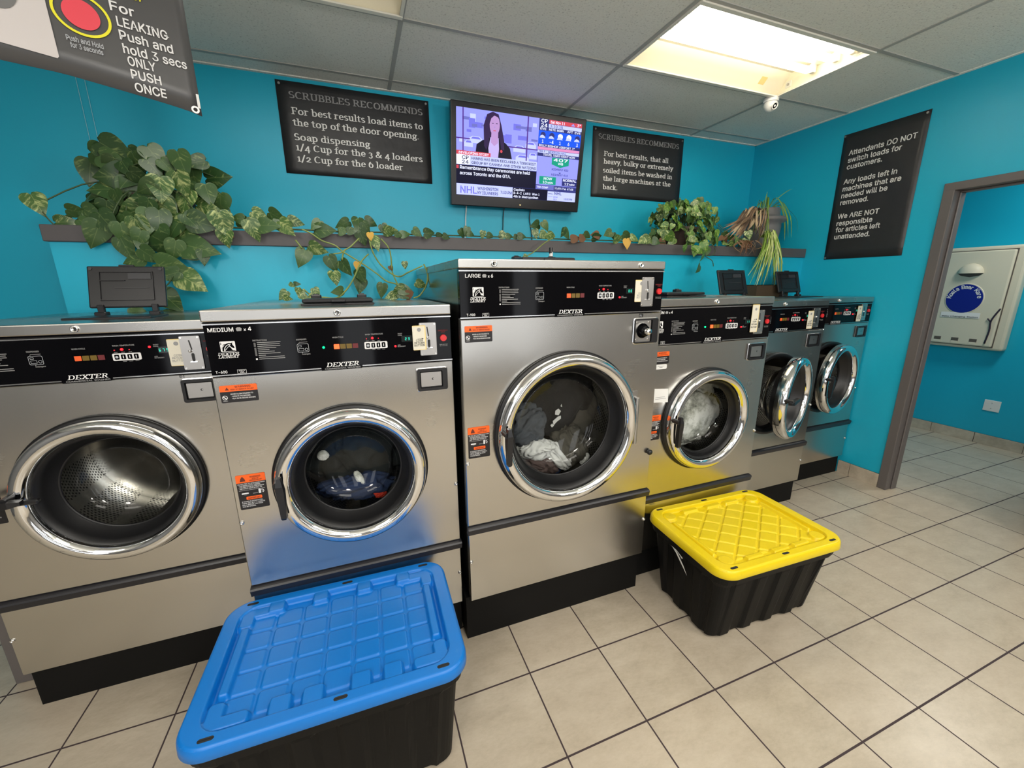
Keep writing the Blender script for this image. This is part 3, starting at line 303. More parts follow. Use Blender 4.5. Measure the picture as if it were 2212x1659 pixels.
SANS[109] = (244, (51,-6,15,-6,15,157,50,157,51,113,35,113,42,132,49,142,57,150,66,156,77,159,88,160,105,157,119,148,129,135,136,112,117,112,124,131,131,141,139,149,150,155,162,159,175,160,189,159,202,154,213,146,221,134,227,120,228,102,228,-6,193,-6,193,101,191,113,185,121,177,125,167,127,159,126,152,123,147,119,143,113,141,107,140,99,140,-6,104,-6,104,103,102,113,97,120,90,125,80,127,72,126,66,123,60,119,55,113,52,105,51,95), (10,12,11,21,23,22,9,12,10,20,23,21,20,24,23,1,5,2,5,3,2,5,6,3,6,7,3,7,4,3,9,13,12,8,13,9,19,24,20,19,25,24,7,13,8,18,25,19,7,14,13,18,26,25,4,50,7,50,49,7,49,14,7,17,26,18,49,48,14,48,17,14,17,15,14,17,35,26,35,27,26,48,47,17,47,16,17,15,37,17,37,36,17,36,35,17,34,27,35,33,27,34,46,16,47,4,51,50,15,38,37,32,27,33,45,16,46,32,28,27,15,39,38,4,52,51,31,28,32,15,40,39,44,16,45,4,53,52,1,4,5,1,53,4,44,15,16,44,40,15,44,41,40,1,54,53,43,41,44,31,29,28,30,29,31,43,42,41,1,0,54))
SANS[110] = (164, (55,110,52,102,51,90,51,-6,15,-6,15,157,50,157,50,109,32,109,45,136,57,149,73,157,91,159,107,158,121,152,132,143,141,131,147,115,148,96,148,-6,113,-6,113,94,111,108,105,118,96,124,84,126,75,125,67,122,61,117), (11,13,12,11,14,13,4,8,5,8,6,5,8,9,6,9,7,6,10,14,11,10,15,14,9,15,10,9,16,15,7,28,9,28,27,9,27,26,9,26,25,9,25,16,9,25,24,16,24,17,16,23,17,24,22,17,23,7,0,28,22,18,17,7,1,0,4,7,8,4,1,7,21,18,22,4,2,1,21,19,18,20,19,21,4,3,2))
SANS[111] = (166, (122,2,104,-6,83,-9,62,-6,44,2,29,15,17,31,10,52,8,75,10,98,17,119,29,136,44,149,62,157,83,159,104,157,122,149,138,136,149,119,156,98,158,75,156,52,149,32,138,15,61,31,71,26,83,24,95,26,105,31,112,39,118,49,121,61,122,75,121,89,118,101,112,112,105,120,95,125,83,126,71,125,61,120,54,112,49,101,45,89,44,75,45,61,49,49,54,39), (13,15,14,13,16,15,12,16,13,12,17,16,11,17,12,11,18,17,10,38,11,38,18,11,10,39,38,37,18,38,10,40,39,36,18,37,10,41,40,35,18,36,9,41,10,35,19,18,9,42,41,34,19,35,9,43,42,33,19,34,8,43,9,33,20,19,8,44,43,32,20,33,8,45,44,31,20,32,31,21,20,7,45,8,30,21,31,7,46,45,30,22,21,6,46,7,29,22,30,6,47,46,28,22,29,6,24,47,28,23,22,5,24,6,27,23,28,5,25,24,26,23,27,5,26,25,5,23,26,4,23,5,4,0,23,3,0,4,3,1,0,2,1,3))
SANS[112] = (170, (51,-63,15,-63,15,157,50,157,50,133,44,133,46,136,51,142,57,148,66,154,78,158,92,159,111,157,128,149,142,136,153,119,160,99,162,76,160,52,153,31,143,14,128,2,111,-6,92,-9,78,-8,67,-4,58,2,51,9,46,15,44,18,51,18,68,31,77,26,88,24,99,26,108,31,116,38,121,49,124,61,126,76,124,90,121,102,116,113,109,120,99,125,88,126,77,125,68,120,61,113,55,103,52,91,51,76,52,61,55,48,61,38), (10,12,11,9,12,10,1,5,2,5,3,2,5,6,3,6,4,3,9,13,12,8,13,9,8,14,13,7,14,8,6,14,7,6,15,14,4,15,6,1,4,5,1,50,4,50,49,4,49,48,4,48,47,4,47,46,4,46,45,4,45,15,4,44,15,45,43,15,44,42,15,43,42,16,15,41,16,42,40,16,41,40,17,16,1,51,50,39,17,40,1,52,51,38,17,39,38,18,17,37,18,38,1,29,52,29,53,52,37,19,18,36,19,37,29,54,53,35,19,36,29,31,54,35,20,19,34,20,35,29,32,31,33,20,34,29,33,32,29,30,33,30,20,33,1,28,29,0,26,30,26,20,30,1,27,28,26,21,20,1,26,27,1,0,26,25,21,26,25,22,21,24,22,25,24,23,22))
SANS[114] = (104, (51,-6,15,-6,15,157,50,157,50,134,43,134,48,142,58,152,71,158,85,160,88,159,92,159,95,159,103,159,103,122,95,124,91,124,87,125,83,125,74,124,66,121,60,116,55,111,52,103,51,94), (8,10,9,8,11,10,8,12,11,8,13,12,8,14,13,7,14,8,1,5,2,5,3,2,5,6,3,6,4,3,6,14,7,4,14,6,1,4,5,1,23,4,23,22,4,22,21,4,21,20,4,20,19,4,19,18,4,18,17,4,17,16,4,16,15,4,15,14,4,1,24,23,1,0,24))
SANS[115] = (146, (106,-3,90,-7,73,-9,57,-8,43,-4,31,2,20,11,13,23,7,42,41,49,47,35,53,29,61,25,73,24,85,25,94,30,100,35,101,41,101,46,98,50,92,54,83,57,58,63,39,69,25,79,16,93,13,109,15,124,21,136,31,146,44,153,58,158,75,159,90,158,104,154,115,148,124,139,131,129,137,112,104,104,99,116,93,122,86,126,75,127,64,126,56,122,51,117,49,111,50,106,53,102,60,98,70,95,93,89,112,83,127,73,135,59,138,43,136,28,130,16,119,5), (31,33,32,31,34,33,30,34,31,30,35,34,29,35,30,29,36,35,28,36,29,28,37,36,27,43,28,43,37,28,43,42,37,42,38,37,27,44,43,27,45,44,41,38,42,26,45,27,26,46,45,40,38,41,26,47,46,39,38,40,26,48,47,25,48,26,25,49,48,25,50,49,25,51,50,25,52,51,24,52,25,24,53,52,24,54,53,23,54,24,23,55,54,22,55,23,21,55,22,21,56,55,20,56,21,19,56,20,18,56,19,8,10,9,17,56,18,17,57,56,7,10,8,16,57,17,15,57,16,7,11,10,14,57,15,7,12,11,14,58,57,13,58,14,7,13,12,7,58,13,6,58,7,6,59,58,5,59,6,5,0,59,4,0,5,4,1,0,3,1,4,3,2,1))
SANS[116] = (91, (-3,157,87,157,87,125,-3,125,20,37,20,194,56,194,56,39,57,32,59,28,62,26,68,26,70,26,73,26,77,26,85,28,92,-3,82,-6,77,-7,72,-7,67,-7,48,-4,33,4,23,19), (4,6,5,4,7,6,3,1,0,3,2,1,4,8,7,23,8,4,23,9,8,23,10,9,14,16,15,23,11,10,13,16,14,12,16,13,11,16,12,23,16,11,22,16,23,21,16,22,21,17,16,20,17,21,20,18,17,20,19,18))
SANS[117] = (164, (106,2,90,-5,73,-8,57,-6,43,-1,31,8,23,21,17,37,15,55,15,157,51,157,51,58,53,44,59,34,68,28,80,26,89,27,97,30,103,35,108,41,112,50,113,61,113,157,148,157,148,-6,114,-6,114,42,132,42,119,15), (8,10,9,8,11,10,21,23,22,21,27,23,27,24,23,20,27,21,8,12,11,7,12,8,19,26,20,26,27,20,7,13,12,19,25,26,28,24,27,18,25,19,6,13,7,17,25,18,6,14,13,16,25,17,6,15,14,15,0,16,0,25,16,6,0,15,5,0,6,0,24,28,4,0,5,4,1,0,25,24,0,3,1,4,3,2,1))
SANS[118] = (156, (94,-6,61,-6,-1,157,38,157,71,64,76,50,80,36,84,23,90,3,66,3,72,23,76,36,80,50,84,64,118,157,157,157), (1,3,2,1,4,3,13,15,14,13,0,15,1,5,4,12,0,13,1,11,5,11,6,5,11,6,12,6,0,12,7,0,6,1,10,11,1,9,10,8,0,7,1,8,9,1,0,8))
SANS[119] = (227, (55,0,9,152,35,152,53,85,57,71,62,55,66,37,70,17,66,17,70,36,74,54,78,70,82,85,101,152,127,152,145,85,149,71,153,54,157,36,161,17,157,17,161,36,165,54,169,70,173,85,192,152,218,152,172,0,147,0,128,69,125,79,122,90,119,101,116,112,113,124,111,135,116,135,113,124,111,112,108,101,105,90,102,79,99,69,79,0), (0,2,1,0,3,2,12,35,13,35,14,13,35,36,14,36,15,14,24,26,25,24,27,26,12,34,35,37,15,36,38,34,37,34,15,37,12,38,34,38,33,34,12,39,38,12,40,39,12,41,40,0,4,3,11,41,12,23,27,24,11,42,41,0,5,4,22,27,23,10,42,11,10,43,42,0,6,5,21,27,22,9,43,10,0,8,6,8,7,6,20,19,21,8,43,9,0,43,8))
SANS[120] = (151, (40,-6,-2,-6,74,105,74,50,1,157,43,157,64,125,71,114,77,104,82,95,93,77,60,77,71,94,76,104,82,114,89,125,110,157,151,157,78,49,78,103,154,-6,112,-6,88,31,81,42,75,52,70,61,59,78,92,78,81,61,76,52,71,42,64,31), (3,26,4,26,5,4,26,6,5,15,17,16,15,10,17,10,18,17,14,10,15,26,7,6,26,2,7,2,8,7,13,8,14,8,19,14,19,10,14,1,26,2,26,12,2,12,3,2,13,9,8,12,9,13,18,28,19,28,27,19,27,10,19,10,20,19,12,27,9,27,10,9,26,11,12,3,27,12,1,3,26,3,25,26,11,27,26,11,25,27,25,3,27,25,10,11,25,28,10,28,18,10,25,29,28,24,29,25,24,30,29,30,23,24,31,23,30,31,22,23,31,21,22,0,21,31))
SANS[121] = (156, (25,-63,20,-62,12,-59,20,-28,29,-29,36,-30,40,-30,44,-29,48,-26,52,-21,55,-12,59,-1,-1,157,38,157,71,64,76,50,80,36,84,23,90,3,66,3,72,23,76,36,80,50,84,64,118,157,157,157,87,-25,81,-37,75,-46,67,-54,58,-59,48,-63,37,-64,30,-63), (11,13,12,11,14,13,23,25,24,23,18,25,18,26,25,11,15,14,22,18,23,21,16,22,16,18,22,11,21,15,21,16,15,11,20,21,17,18,16,11,19,20,11,18,19,11,26,18,10,26,11,9,26,10,8,26,9,8,27,26,7,27,8,2,4,3,6,27,7,2,5,4,5,27,6,2,27,5,2,28,27,2,29,28,2,30,29,1,30,2,1,31,30,0,31,1,0,32,31,33,32,0))
SANS[176] = (126, (89,114,77,109,63,108,50,109,37,114,27,123,19,133,13,145,12,159,13,173,19,185,27,196,37,204,50,209,63,211,77,209,89,204,100,196,108,185,113,173,115,159,113,145,108,133,100,123,53,142,58,140,63,139,69,140,73,142,77,145,80,149,82,154,83,159,82,164,80,169,77,173,73,176,69,178,63,179,58,178,53,176,49,173,46,169,44,164,43,159,44,154,46,149,49,145), (13,15,14,12,15,13,12,16,15,11,16,12,11,17,16,10,17,11,10,18,17,9,18,10,9,38,18,38,19,18,9,39,38,37,19,38,36,19,37,9,40,39,35,19,36,9,41,40,34,19,35,9,42,41,8,42,9,34,20,19,8,43,42,33,20,34,8,44,43,32,20,33,31,20,32,8,45,44,31,21,20,7,45,8,30,21,31,7,46,45,29,21,30,7,47,46,29,22,21,6,47,7,6,24,47,28,22,29,6,25,24,27,22,28,6,26,25,26,22,27,6,22,26,6,23,22,5,23,6,5,0,23,4,0,5,4,1,0,3,1,4,3,2,1))
# ------------------------------------------------------------------ mesh helpers
class MB:
    def __init__(s): s.v = []; s.f = []; s.mi = []; s.mats = []; s.sm = []; s.uv = {}
    def idx(s, k):
        if k not in s.mats: s.mats.append(k)
        return s.mats.index(k)
    def add(s, vs, fs, k, smooth=False):
        o = len(s.v); s.v += [tuple(p) for p in vs]; i = s.idx(k)
        for f in fs: s.f.append(tuple(o + a for a in f)); s.mi.append(i); s.sm.append(smooth)
    def bm(s, b, k, smooth=False, mtx=None):
        b.verts.index_update()
        s.add([(mtx @ q.co if mtx else q.co) for q in b.verts], [[q.index for q in f.verts] for f in b.faces], k, smooth); b.free()
    def box(s, x0, x1, y0, y1, z0, z1, k, r=0, seg=2, mtx=None):
        b = bmesh.new(); bmesh.ops.create_cube(b, size=1)
        for q in b.verts: q.co = Vector((x0 + (q.co.x + .5) * (x1 - x0), y0 + (q.co.y + .5) * (y1 - y0), z0 + (q.co.z + .5) * (z1 - z0)))
        if r: bmesh.ops.bevel(b, geom=b.edges[:], offset=r, segments=seg, profile=.5, affect='EDGES')
        s.bm(b, k, False, mtx)
    def lathe(s, prof, o, ax, k, n=48, arc=None, smooth=True):
        """prof: (radius, distance along ax)"""
        ax = Vector(ax).normalized(); o = Vector(o)
        a = Vector((0, 0, 1)) if abs(ax.z) < .9 else Vector((1, 0, 0)); e1 = (a - ax * a.dot(ax)).normalized(); e2 = ax.cross(e1)
        vs = []; fs = []
        for r, h in prof:
            for i in range(n):
                th = 2 * pi * i / n; vs.append(o + ax * h + e1 * (r * cos(th)) + e2 * (r * sin(th)))
        for j in range(len(prof) - 1):
            for i in range(n):
                i2 = (i + 1) % n; fs.append((j * n + i, j * n + i2, (j + 1) * n + i2, (j + 1) * n + i))
        s.add(vs, fs, k, smooth)
    def cyl(s, p, q, r, k, r1=None, n=16, smooth=True):
        p = Vector(p); q = Vector(q); L = (q - p).length; r1 = r if r1 is None else r1
        s.lathe([(0, 0), (r, 0)], p, q - p, k, n, smooth=False); s.lathe([(r, 0), (r1, L)], p, q - p, k, n, smooth=smooth); s.lathe([(r1, L), (0, L)], p, q - p, k, n, smooth=False)
    def ball(s, c, r, k, n=12, sc=(1, 1, 1)):
        pr = [(max(1e-5, sin(pi * i / n)) * r, -cos(pi * i / n) * r) for i in range(n + 1)]
        o = len(s.v); s.lathe(pr, (0, 0, 0), (0, 0, 1), k, 2 * n)
        for i in range(o, len(s.v)): q = s.v[i]; s.v[i] = (c[0] + q[0] * sc[0], c[1] + q[1] * sc[1], c[2] + q[2] * sc[2])
    def tube(s, pts, r, k, n=7, sub=4, taper=1):
        P = [Vector(p) for p in pts]; Q = []
        if len(P) > 2 and sub > 1:
            for i in range(len(P) - 1):
                p0 = P[max(i - 1, 0)]; p1 = P[i]; p2 = P[i + 1]; p3 = P[min(i + 2, len(P) - 1)]
                for j in range(sub):
                    u = j / sub; Q.append(.5 * ((2 * p1) + (p2 - p0) * u + (2 * p0 - 5 * p1 + 4 * p2 - p3) * u * u + (3 * p1 - p0 - 3 * p2 + p3) * u ** 3))
            Q.append(P[-1])
        else: Q = P
        vs = []; fs = []; m = len(Q)
        for i, p in enumerate(Q):
            d = (Q[min(i + 1, m - 1)] - Q[max(i - 1, 0)]).normalized(); a = Vector((0, 0, 1)) if abs(d.z) < .9 else Vector((0, 1, 0))
            e1 = d.cross(a).normalized(); e2 = d.cross(e1); rr = r * (1 + (taper - 1) * i / (m - 1))
            for j in range(n): th = 2 * pi * j / n; vs.append(p + e1 * rr * cos(th) + e2 * rr * sin(th))
        for i in range(m - 1):
            for j in range(n): j2 = (j + 1) % n; fs.append((i * n + j, i * n + j2, (i + 1) * n + j2, (i + 1) * n + j))
        fs.append(tuple(range(n - 1, -1, -1))); fs.append(tuple((m - 1) * n + j for j in range(n)))
        s.add(vs, fs, k, True)
    def poly(s, fr, pts, k, off=0):
        s.add([fr(x, y, off) for x, y in pts], [tuple(range(len(pts)))], k)
    def rect(s, fr, x0, x1, y0, y1, k, off=0): s.poly(fr, [(x0, y0), (x1, y0), (x1, y1), (x0, y1)], k, off)
    def rrect(s, fr, x0, x1, y0, y1, r, k, off=0): s.poly(fr, rr_pts(x0, x1, y0, y1, r), k, off)
    def slab(s, fr, pts, h0, h1, k, inset=0):
        """outline raised from h0 to h1 off the frame plane, top outline shrunk by inset"""
        n = len(pts); cx = sum(p[0] for p in pts) / n; cy = sum(p[1] for p in pts) / n
        R = max(max(abs(p[0] - cx) for p in pts), 1e-6); R2 = max(max(abs(p[1] - cy) for p in pts), 1e-6)
        top = [(cx + (x - cx) * (1 - inset / R), cy + (y - cy) * (1 - inset / R2)) for x, y in pts]
        s.add([fr(x, y, h0) for x, y in pts] + [fr(x, y, h1) for x, y in top], [tuple(n + i for i in range(n))] + [(i, (i + 1) % n, n + (i + 1) % n, n + i) for i in range(n)], k)
    def ringpoly(s, fr, outer, inner, k, off=0, off2=None):
        n = len(outer); off2 = off if off2 is None else off2
        s.add([fr(x, y, off) for x, y in outer] + [fr(x, y, off2) for x, y in inner], [(i, (i + 1) % n, n + (i + 1) % n, n + i) for i in range(n)], k)
    def text(s, fr, txt, x, y, h, k, w=None, off=.0006, bold=.012, shear=0, font='sans', align='L', sx=1):
        if not txt.strip(): return 0
        polys, W0 = glyphs(txt, font, bold, sx)
        sy = h * (1 if font == 'serif' else 1.34 if w else 1.26); sxx = (h if font == 'serif' else h * 1.22) if not w else w / W0
        x0 = x - (W0 * sxx * {'L': 0, 'C': .5, 'R': 1}[align])
        o = len(s.v); i = s.idx(k)
        V, Fc = polys
        s.v += [tuple(fr(x0 + q[0] * sxx + q[1] * sy * shear, y + q[1] * sy, off + (q[2] if len(q) > 2 else 0))) for q in V]
        for f in Fc: s.f.append(tuple(o + q for q in f)); s.mi.append(i); s.sm.append(False)
        return W0 * sxx
    def build(s, name, parent=None, origin=None, link=True):
        me = bpy.data.meshes.new(name)
        base = Vector(parent.get('_o', (0, 0, 0))) if parent else Vector((0, 0, 0))
        org = Vector(origin) if origin else (base if parent else Vector((0, 0, 0)))
        me.from_pydata([tuple(Vector(p) - org) for p in s.v], [], s.f)
        for k in s.mats: me.materials.append(M[k])
        me.polygons.foreach_set('material_index', s.mi); me.polygons.foreach_set('use_smooth', s.sm); me.update()
        if s.uv:
            at = me.attributes.new('leaf_uv', 'FLOAT_VECTOR', 'POINT')
            for i, q in s.uv.items(): at.data[i].vector = q
        o = bpy.data.objects.new(name, me); col.objects.link(o)
        o['_o'] = tuple(org); o.location = org - base
        if parent: o.parent = parent
        return o
def rr_pts(x0, x1, y0, y1, r, n=5):
    P = []
    for cx, cy, a in ((x1 - r, y0 + r, -pi / 2), (x1 - r, y1 - r, 0), (x0 + r, y1 - r, pi / 2), (x0 + r, y0 + r, pi)):
        for i in range(n + 1): th = a + pi / 2 * i / n; P.append((cx + r * cos(th), cy + r * sin(th)))
    return P
def circ(cx, cy, r, n=24, ry=None): return [(cx + r * cos(2 * pi * i / n), cy + (ry or r) * sin(2 * pi * i / n)) for i in range(n)]
def frame(O, R, U):
    O = Vector(O); R = Vector(R).normalized(); U = Vector(U).normalized(); N = R.cross(U)
    return lambda x, y, h=0: O + R * x + U * y + N * h
def thing(name, label, cat, loc=(0, 0, 0), group=None):
    o = bpy.data.objects.new(name, None); col.objects.link(o); o.location = loc; o['_o'] = tuple(loc)
    o.empty_display_size = .05; o['label'] = label; o['category'] = cat
    if group: o['group'] = group
    return o
def tag(o, label, cat, group=None, kind=None):
    o['label'] = label; o['category'] = cat
    if group: o['group'] = group
    if kind: o['kind'] = kind
    return o
def struct(o): o['kind'] = 'structure'; return o

# ------------------------------------------------------------------ lettering
_cache = {}
def _bar(p, q, w):            # straight stroke of width w
    dx, dy = q[0] - p[0], q[1] - p[1]; L = sqrt(dx * dx + dy * dy); nx, ny = -dy / L * w / 2, dx / L * w / 2
    return [(p[0] + nx, p[1] + ny), (q[0] + nx, q[1] + ny), (q[0] - nx, q[1] - ny), (p[0] - nx, p[1] - ny)]
def _strokes(adv, *S):
    v = []; f = []; k = .716
    for i, (p, q, w) in enumerate(S):
        o = len(v); v += [(x * k, y * k, i * 1.5e-5) for x, y in _bar(p, q, w)]; f += [(o, o + 1, o + 2), (o, o + 2, o + 3)]
    return adv * k, v, f
HAND = {'w': _strokes(.80, ((.06, .54), (.21, 0), .12), ((.21, 0), (.38, .54), .11), ((.38, .54), (.55, 0), .11), ((.55, 0), (.71, .54), .12)), 'x': _strokes(.56, ((.05, 0), (.49, .54), .13), ((.49, 0), (.05, .54), .13)), '7': _strokes(.60, ((.05, .67), (.55, .67), .12), ((.20, 0), (.48, .64), .13)),
        '4': _strokes(.66, ((.44, 0), (.44, .73), .125), ((.06, .20), (.60, .20), .115), ((.09, .19), (.40, .70), .12)), 'K': _strokes(.70, ((.12, 0), (.12, .73), .13), ((.14, .26), (.58, .73), .13), ((.26, .42), (.60, 0), .14))}
def sans(txt, bold):
    V = []; Fc = []; x = 0
    for n_, ch in enumerate(txt):
        if ch == ' ': x += .20; continue
        o = len(V); dz = (n_ % 6) * 4e-5
        if ch in HAND:
            a, v, f = HAND[ch]; V += [(x + p, q, z_ + dz) for p, q, z_ in v]; Fc += [tuple(o + i for i in t_) for t_ in f]; x += a; continue
        a, v, f = SANS[ord(ch)]
        for sh_, z_ in (((0, 0), (.022, 1.5e-5)) if ch in '13Z' else ((0, 0),)):          # slim figures are thickened
            o = len(V); V += [(x + sh_ + v[i] / 400, v[i + 1] / 400, z_ + dz) for i in range(0, len(v), 2)]; Fc += [(o + f[i], o + f[i + 1], o + f[i + 2]) for i in range(0, len(f), 3)]
        x += a / 400
    return V, Fc
def A(cx, cy, rx, ry, a0, a1, n=9): return [(cx + rx * cos(radians(a0 + (a1 - a0) * i / n)), cy + ry * sin(radians(a0 + (a1 - a0) * i / n))) for i in range(n + 1)]
CH, XH = .70, .50
def st(x, y0, y1, b=.11, t=.11, tl=False):
    L = [[(x, y0), (x, y1)]]
    if b: L.append([(x - b, y0), (x + b, y0)])
    if t: L.append([(x - t, y1), (x + (0 if tl else t), y1)])
    return L
def G():
    g = {}
    g['S'] = ([A(.27, .52, .18, .18, 40, 250) + A(.27, .18, .20, .18, 70, -140)], .54)
    g['C'] = ([A(.36, .35, .27, .35, 48, 312, 14)], .66)
    g['R'] = (st(.14, 0, CH, .11, .0) + [[(.05, CH), (.32, CH)] + A(.33, .53, .17, .17, 90, -90, 7) + [(.14, .36)], [(.34, .36), (.56, 0), (.64, 0)]], .68)
    g['U'] = (st(.15, .2, CH, 0) + st(.57, .2, CH, 0) + [A(.36, .22, .21, .22, 180, 360, 10)], .72)
    g['B'] = (st(.14, 0, CH, 0, 0) + [[(.05, CH), (.30, CH)] + A(.32, .53, .15, .17, 90, -90, 7) + [(.14, .36)], [(.30, .36)] + A(.34, .18, .18, .18, 90, -90, 8) + [(.05, 0)]], .60)
    g['L'] = (st(.14, 0, CH, .1) + [[(.14, 0), (.52, 0), (.53, .16)]], .58)
    g['E'] = (st(.14, 0, CH, .1, .1) + [[(.14, CH), (.50, CH), (.51, .56)], [(.14, .36), (.38, .36)], [(.14, 0), (.52, 0), (.53, .15)]], .60)
    g['F'] = (st(.14, 0, CH, .11, .1) + [[(.14, CH), (.50, CH), (.51, .54)], [(.14, .35), (.38, .35)]], .56)
    g['O'] = ([A(.37, .35, .28, .35, 0, 360, 18)], .74)
    g['M'] = (st(.13, 0, CH, .1, .08) + st(.71, 0, CH, .11, .08) + [[(.15, CH), (.42, .08), (.69, CH)]], .86)
    g['N'] = (st(.13, 0, CH, .1, .08) + st(.61, 0, CH, 0, .1) + [[(.13, CH), (.61, .02)]], .74)
    g['D'] = (st(.14, 0, CH, 0, 0) + [[(.05, CH), (.32, CH)] + A(.34, .35, .27, .35, 90, -90, 10) + [(.05, 0)]], .70)
    g['X'] = ([[(.10, CH), (.56, 0)], [(.56, CH), (.10, 0)], [(.0, CH), (.22, CH)], [(.45, CH), (.66, CH)], [(.0, 0), (.22, 0)], [(.44, 0), (.67, 0)]], .66)
    g['T'] = (st(.32, 0, CH, .12, 0) + [[(.05, .54), (.05, CH), (.59, CH), (.59, .54)]], .64)
    g['A'] = ([[(.08, 0), (.33, CH), (.60, 0)], [(.18, .23), (.48, .23)], [(0, 0), (.19, 0)], [(.48, 0), (.70, 0)]], .68)
    g['Y'] = ([[(.10, CH), (.34, .30), (.58, CH)], [(.34, .3), (.34, 0)], [(.23, 0), (.45, 0)], [(.0, CH), (.22, CH)], [(.46, CH), (.67, CH)]], .66)
    g['a'] = ([A(.25, .34, .15, .16, 150, 0, 6) + [(.40, .06), (.48, 0)], A(.26, .15, .16, .14, 60, 320, 9)], .50)
    g['b'] = (st(.13, 0, .74, 0, .09, True) + [A(.29, .25, .19, .25, 130, -130, 12)], .55)
    g['c'] = ([A(.27, .25, .19, .25, 45, 320, 12)], .46)
    g['d'] = (st(.42, 0, .74, 0, .09, True) + [A(.26, .25, .18, .25, 50, 310, 12), [(.42, 0), (.50, 0)]], .56)
    g['e'] = ([[(.09, .27), (.44, .27)] + A(.27, .25, .18, .25, 6, 320, 13)], .50)
    g['f'] = (st(.16, 0, .58, .11, 0) + [A(.29, .58, .13, .15, 180, 50, 6), [(.03, XH), (.33, XH)]], .34)
    g['g'] = ([A(.24, .32, .15, .18, 0, 360, 12), A(.25, -.08, .19, .12, 0, 360, 12), [(.16, .16), (.14, .06)], [(.36, .46), (.48, .47)]], .50)
    g['h'] = (st(.13, 0, .74, .09, .09, True) + [A(.29, .30, .15, .20, 160, 0, 8) + [(.44, 0)], [(.35, 0), (.53, 0)]], .57)
    g['i'] = (st(.14, 0, XH, .1, .1, True) + [[(.14, .67), (.14, .69)]], .28)
    g['k'] = (st(.13, 0, .74, .09, .09, True) + [[(.14, .22), (.40, XH)], [(.22, .30), (.44, 0)], [(.31, XH), (.49, XH)], [(.37, 0), (.54, 0)]], .55)
    g['l'] = (st(.14, 0, .74, .1, .1, True), .28)
    g['n'] = (st(.13, 0, XH, .09, .09, True) + [A(.29, .30, .15, .20, 160, 0, 8) + [(.44, 0)], [(.35, 0), (.53, 0)]], .57)
    g['m'] = (st(.13, 0, XH, .09, .09, True) + [A(.28, .32, .14, .18, 160, 0, 8) + [(.42, 0)], A(.57, .32, .14, .18, 160, 0, 8) + [(.71, 0)], [(.34, 0), (.50, 0)], [(.63, 0), (.80, 0)]], .84)
    g['o'] = ([A(.28, .25, .20, .25, 0, 360, 16)], .56)
    g['p'] = (st(.13, -.22, XH, .1, .09, True) + [A(.29, .25, .19, .25, 130, -130, 12)], .56)
    g['r'] = (st(.13, 0, XH, .1, .09, True) + [A(.30, .33, .16, .16, 150, 55, 5)], .42)
    g['s'] = ([A(.22, .375, .13, .125, 40, 250, 8) + A(.22, .125, .15, .125, 70, -140, 8)], .43)
    g['t'] = ([[(.16, .64), (.16, .14)] + A(.26, .13, .10, .13, 180, 300, 6), [(.03, XH), (.32, XH)]], .36)
    g['u'] = (st(.13, .15, XH, 0, .09, True) + st(.43, 0, XH, 0, .09, True) + [A(.27, .18, .14, .18, 180, 340, 8), [(.43, 0), (.52, 0)]], .56)
    g['v'] = ([[(.08, XH), (.27, 0), (.46, XH)], [(0, XH), (.18, XH)], [(.36, XH), (.54, XH)]], .52)
    g['w'] = ([[(.08, XH), (.22, 0), (.39, XH), (.56, 0), (.72, XH)], [(0, XH), (.18, XH)], [(.62, XH), (.80, XH)]], .78)
    g['x'] = ([[(.08, XH), (.44, 0)], [(.44, XH), (.08, 0)], [(0, XH), (.17, XH)], [(.35, XH), (.52, XH)], [(0, 0), (.17, 0)], [(.35, 0), (.53, 0)]], .52)
    g['y'] = ([[(.08, XH), (.28, 0)], [(.46, XH), (.22, -.18), (.08, -.20)], [(0, XH), (.18, XH)], [(.36, XH), (.54, XH)]], .52)
    g['1'] = (st(.20, 0, XH + .04, .11, 0) + [[(.08, .47), (.20, .54)]], .38)
    g['2'] = ([A(.25, .38, .16, .14, 160, -30, 8) + [(.08, .02), (.45, .0)]], .50)
    g['3'] = ([A(.22, .38, .15, .13, 140, -80, 8), A(.22, .06, .17, .20, 80, -140, 10)], .46)
    g['4'] = ([[(.36, -.2), (.36, .52), (.04, .06), (.48, .06)]], .52)
    g['6'] = ([A(.28, .24, .19, .24, 0, 360, 14), A(.36, .28, .27, .40, 115, 175, 6)], .54)
    g['&'] = ([[(.62, .36), (.46, .05)] + A(.28, .17, .20, .17, -40, -230, 8) + [(.40, .48)] + A(.30, .56, .11, .13, -30, 200, 8) + [(.30, .30), (.62, 0)]], .72)
    g['/'] = ([[(.04, -.1), (.36, .76)]], .42)
    g['.'] = ([[(.12, .05), (.12, .06)]], .26)
    g[','] = ([[(.12, .05), (.10, -.08)]], .26)
    return g
SER = G()
def hull(P):
    P = sorted(set((round(a, 5), round(b, 5)) for a, b in P)); 
    def half(Q):
        h = []
        for p in Q:
            while len(h) > 1 and (h[-1][0] - h[-2][0]) * (p[1] - h[-2][1]) - (h[-1][1] - h[-2][1]) * (p[0] - h[-2][0]) <= 0: h.pop()
            h.append(p)
        return h
    a = half(P); b = half(P[::-1]); return a[:-1] + b[:-1]
NIB = [(.070 * cos(2 * pi * i / 8 + .39), .036 * sin(2 * pi * i / 8 + .39)) for i in range(8)]
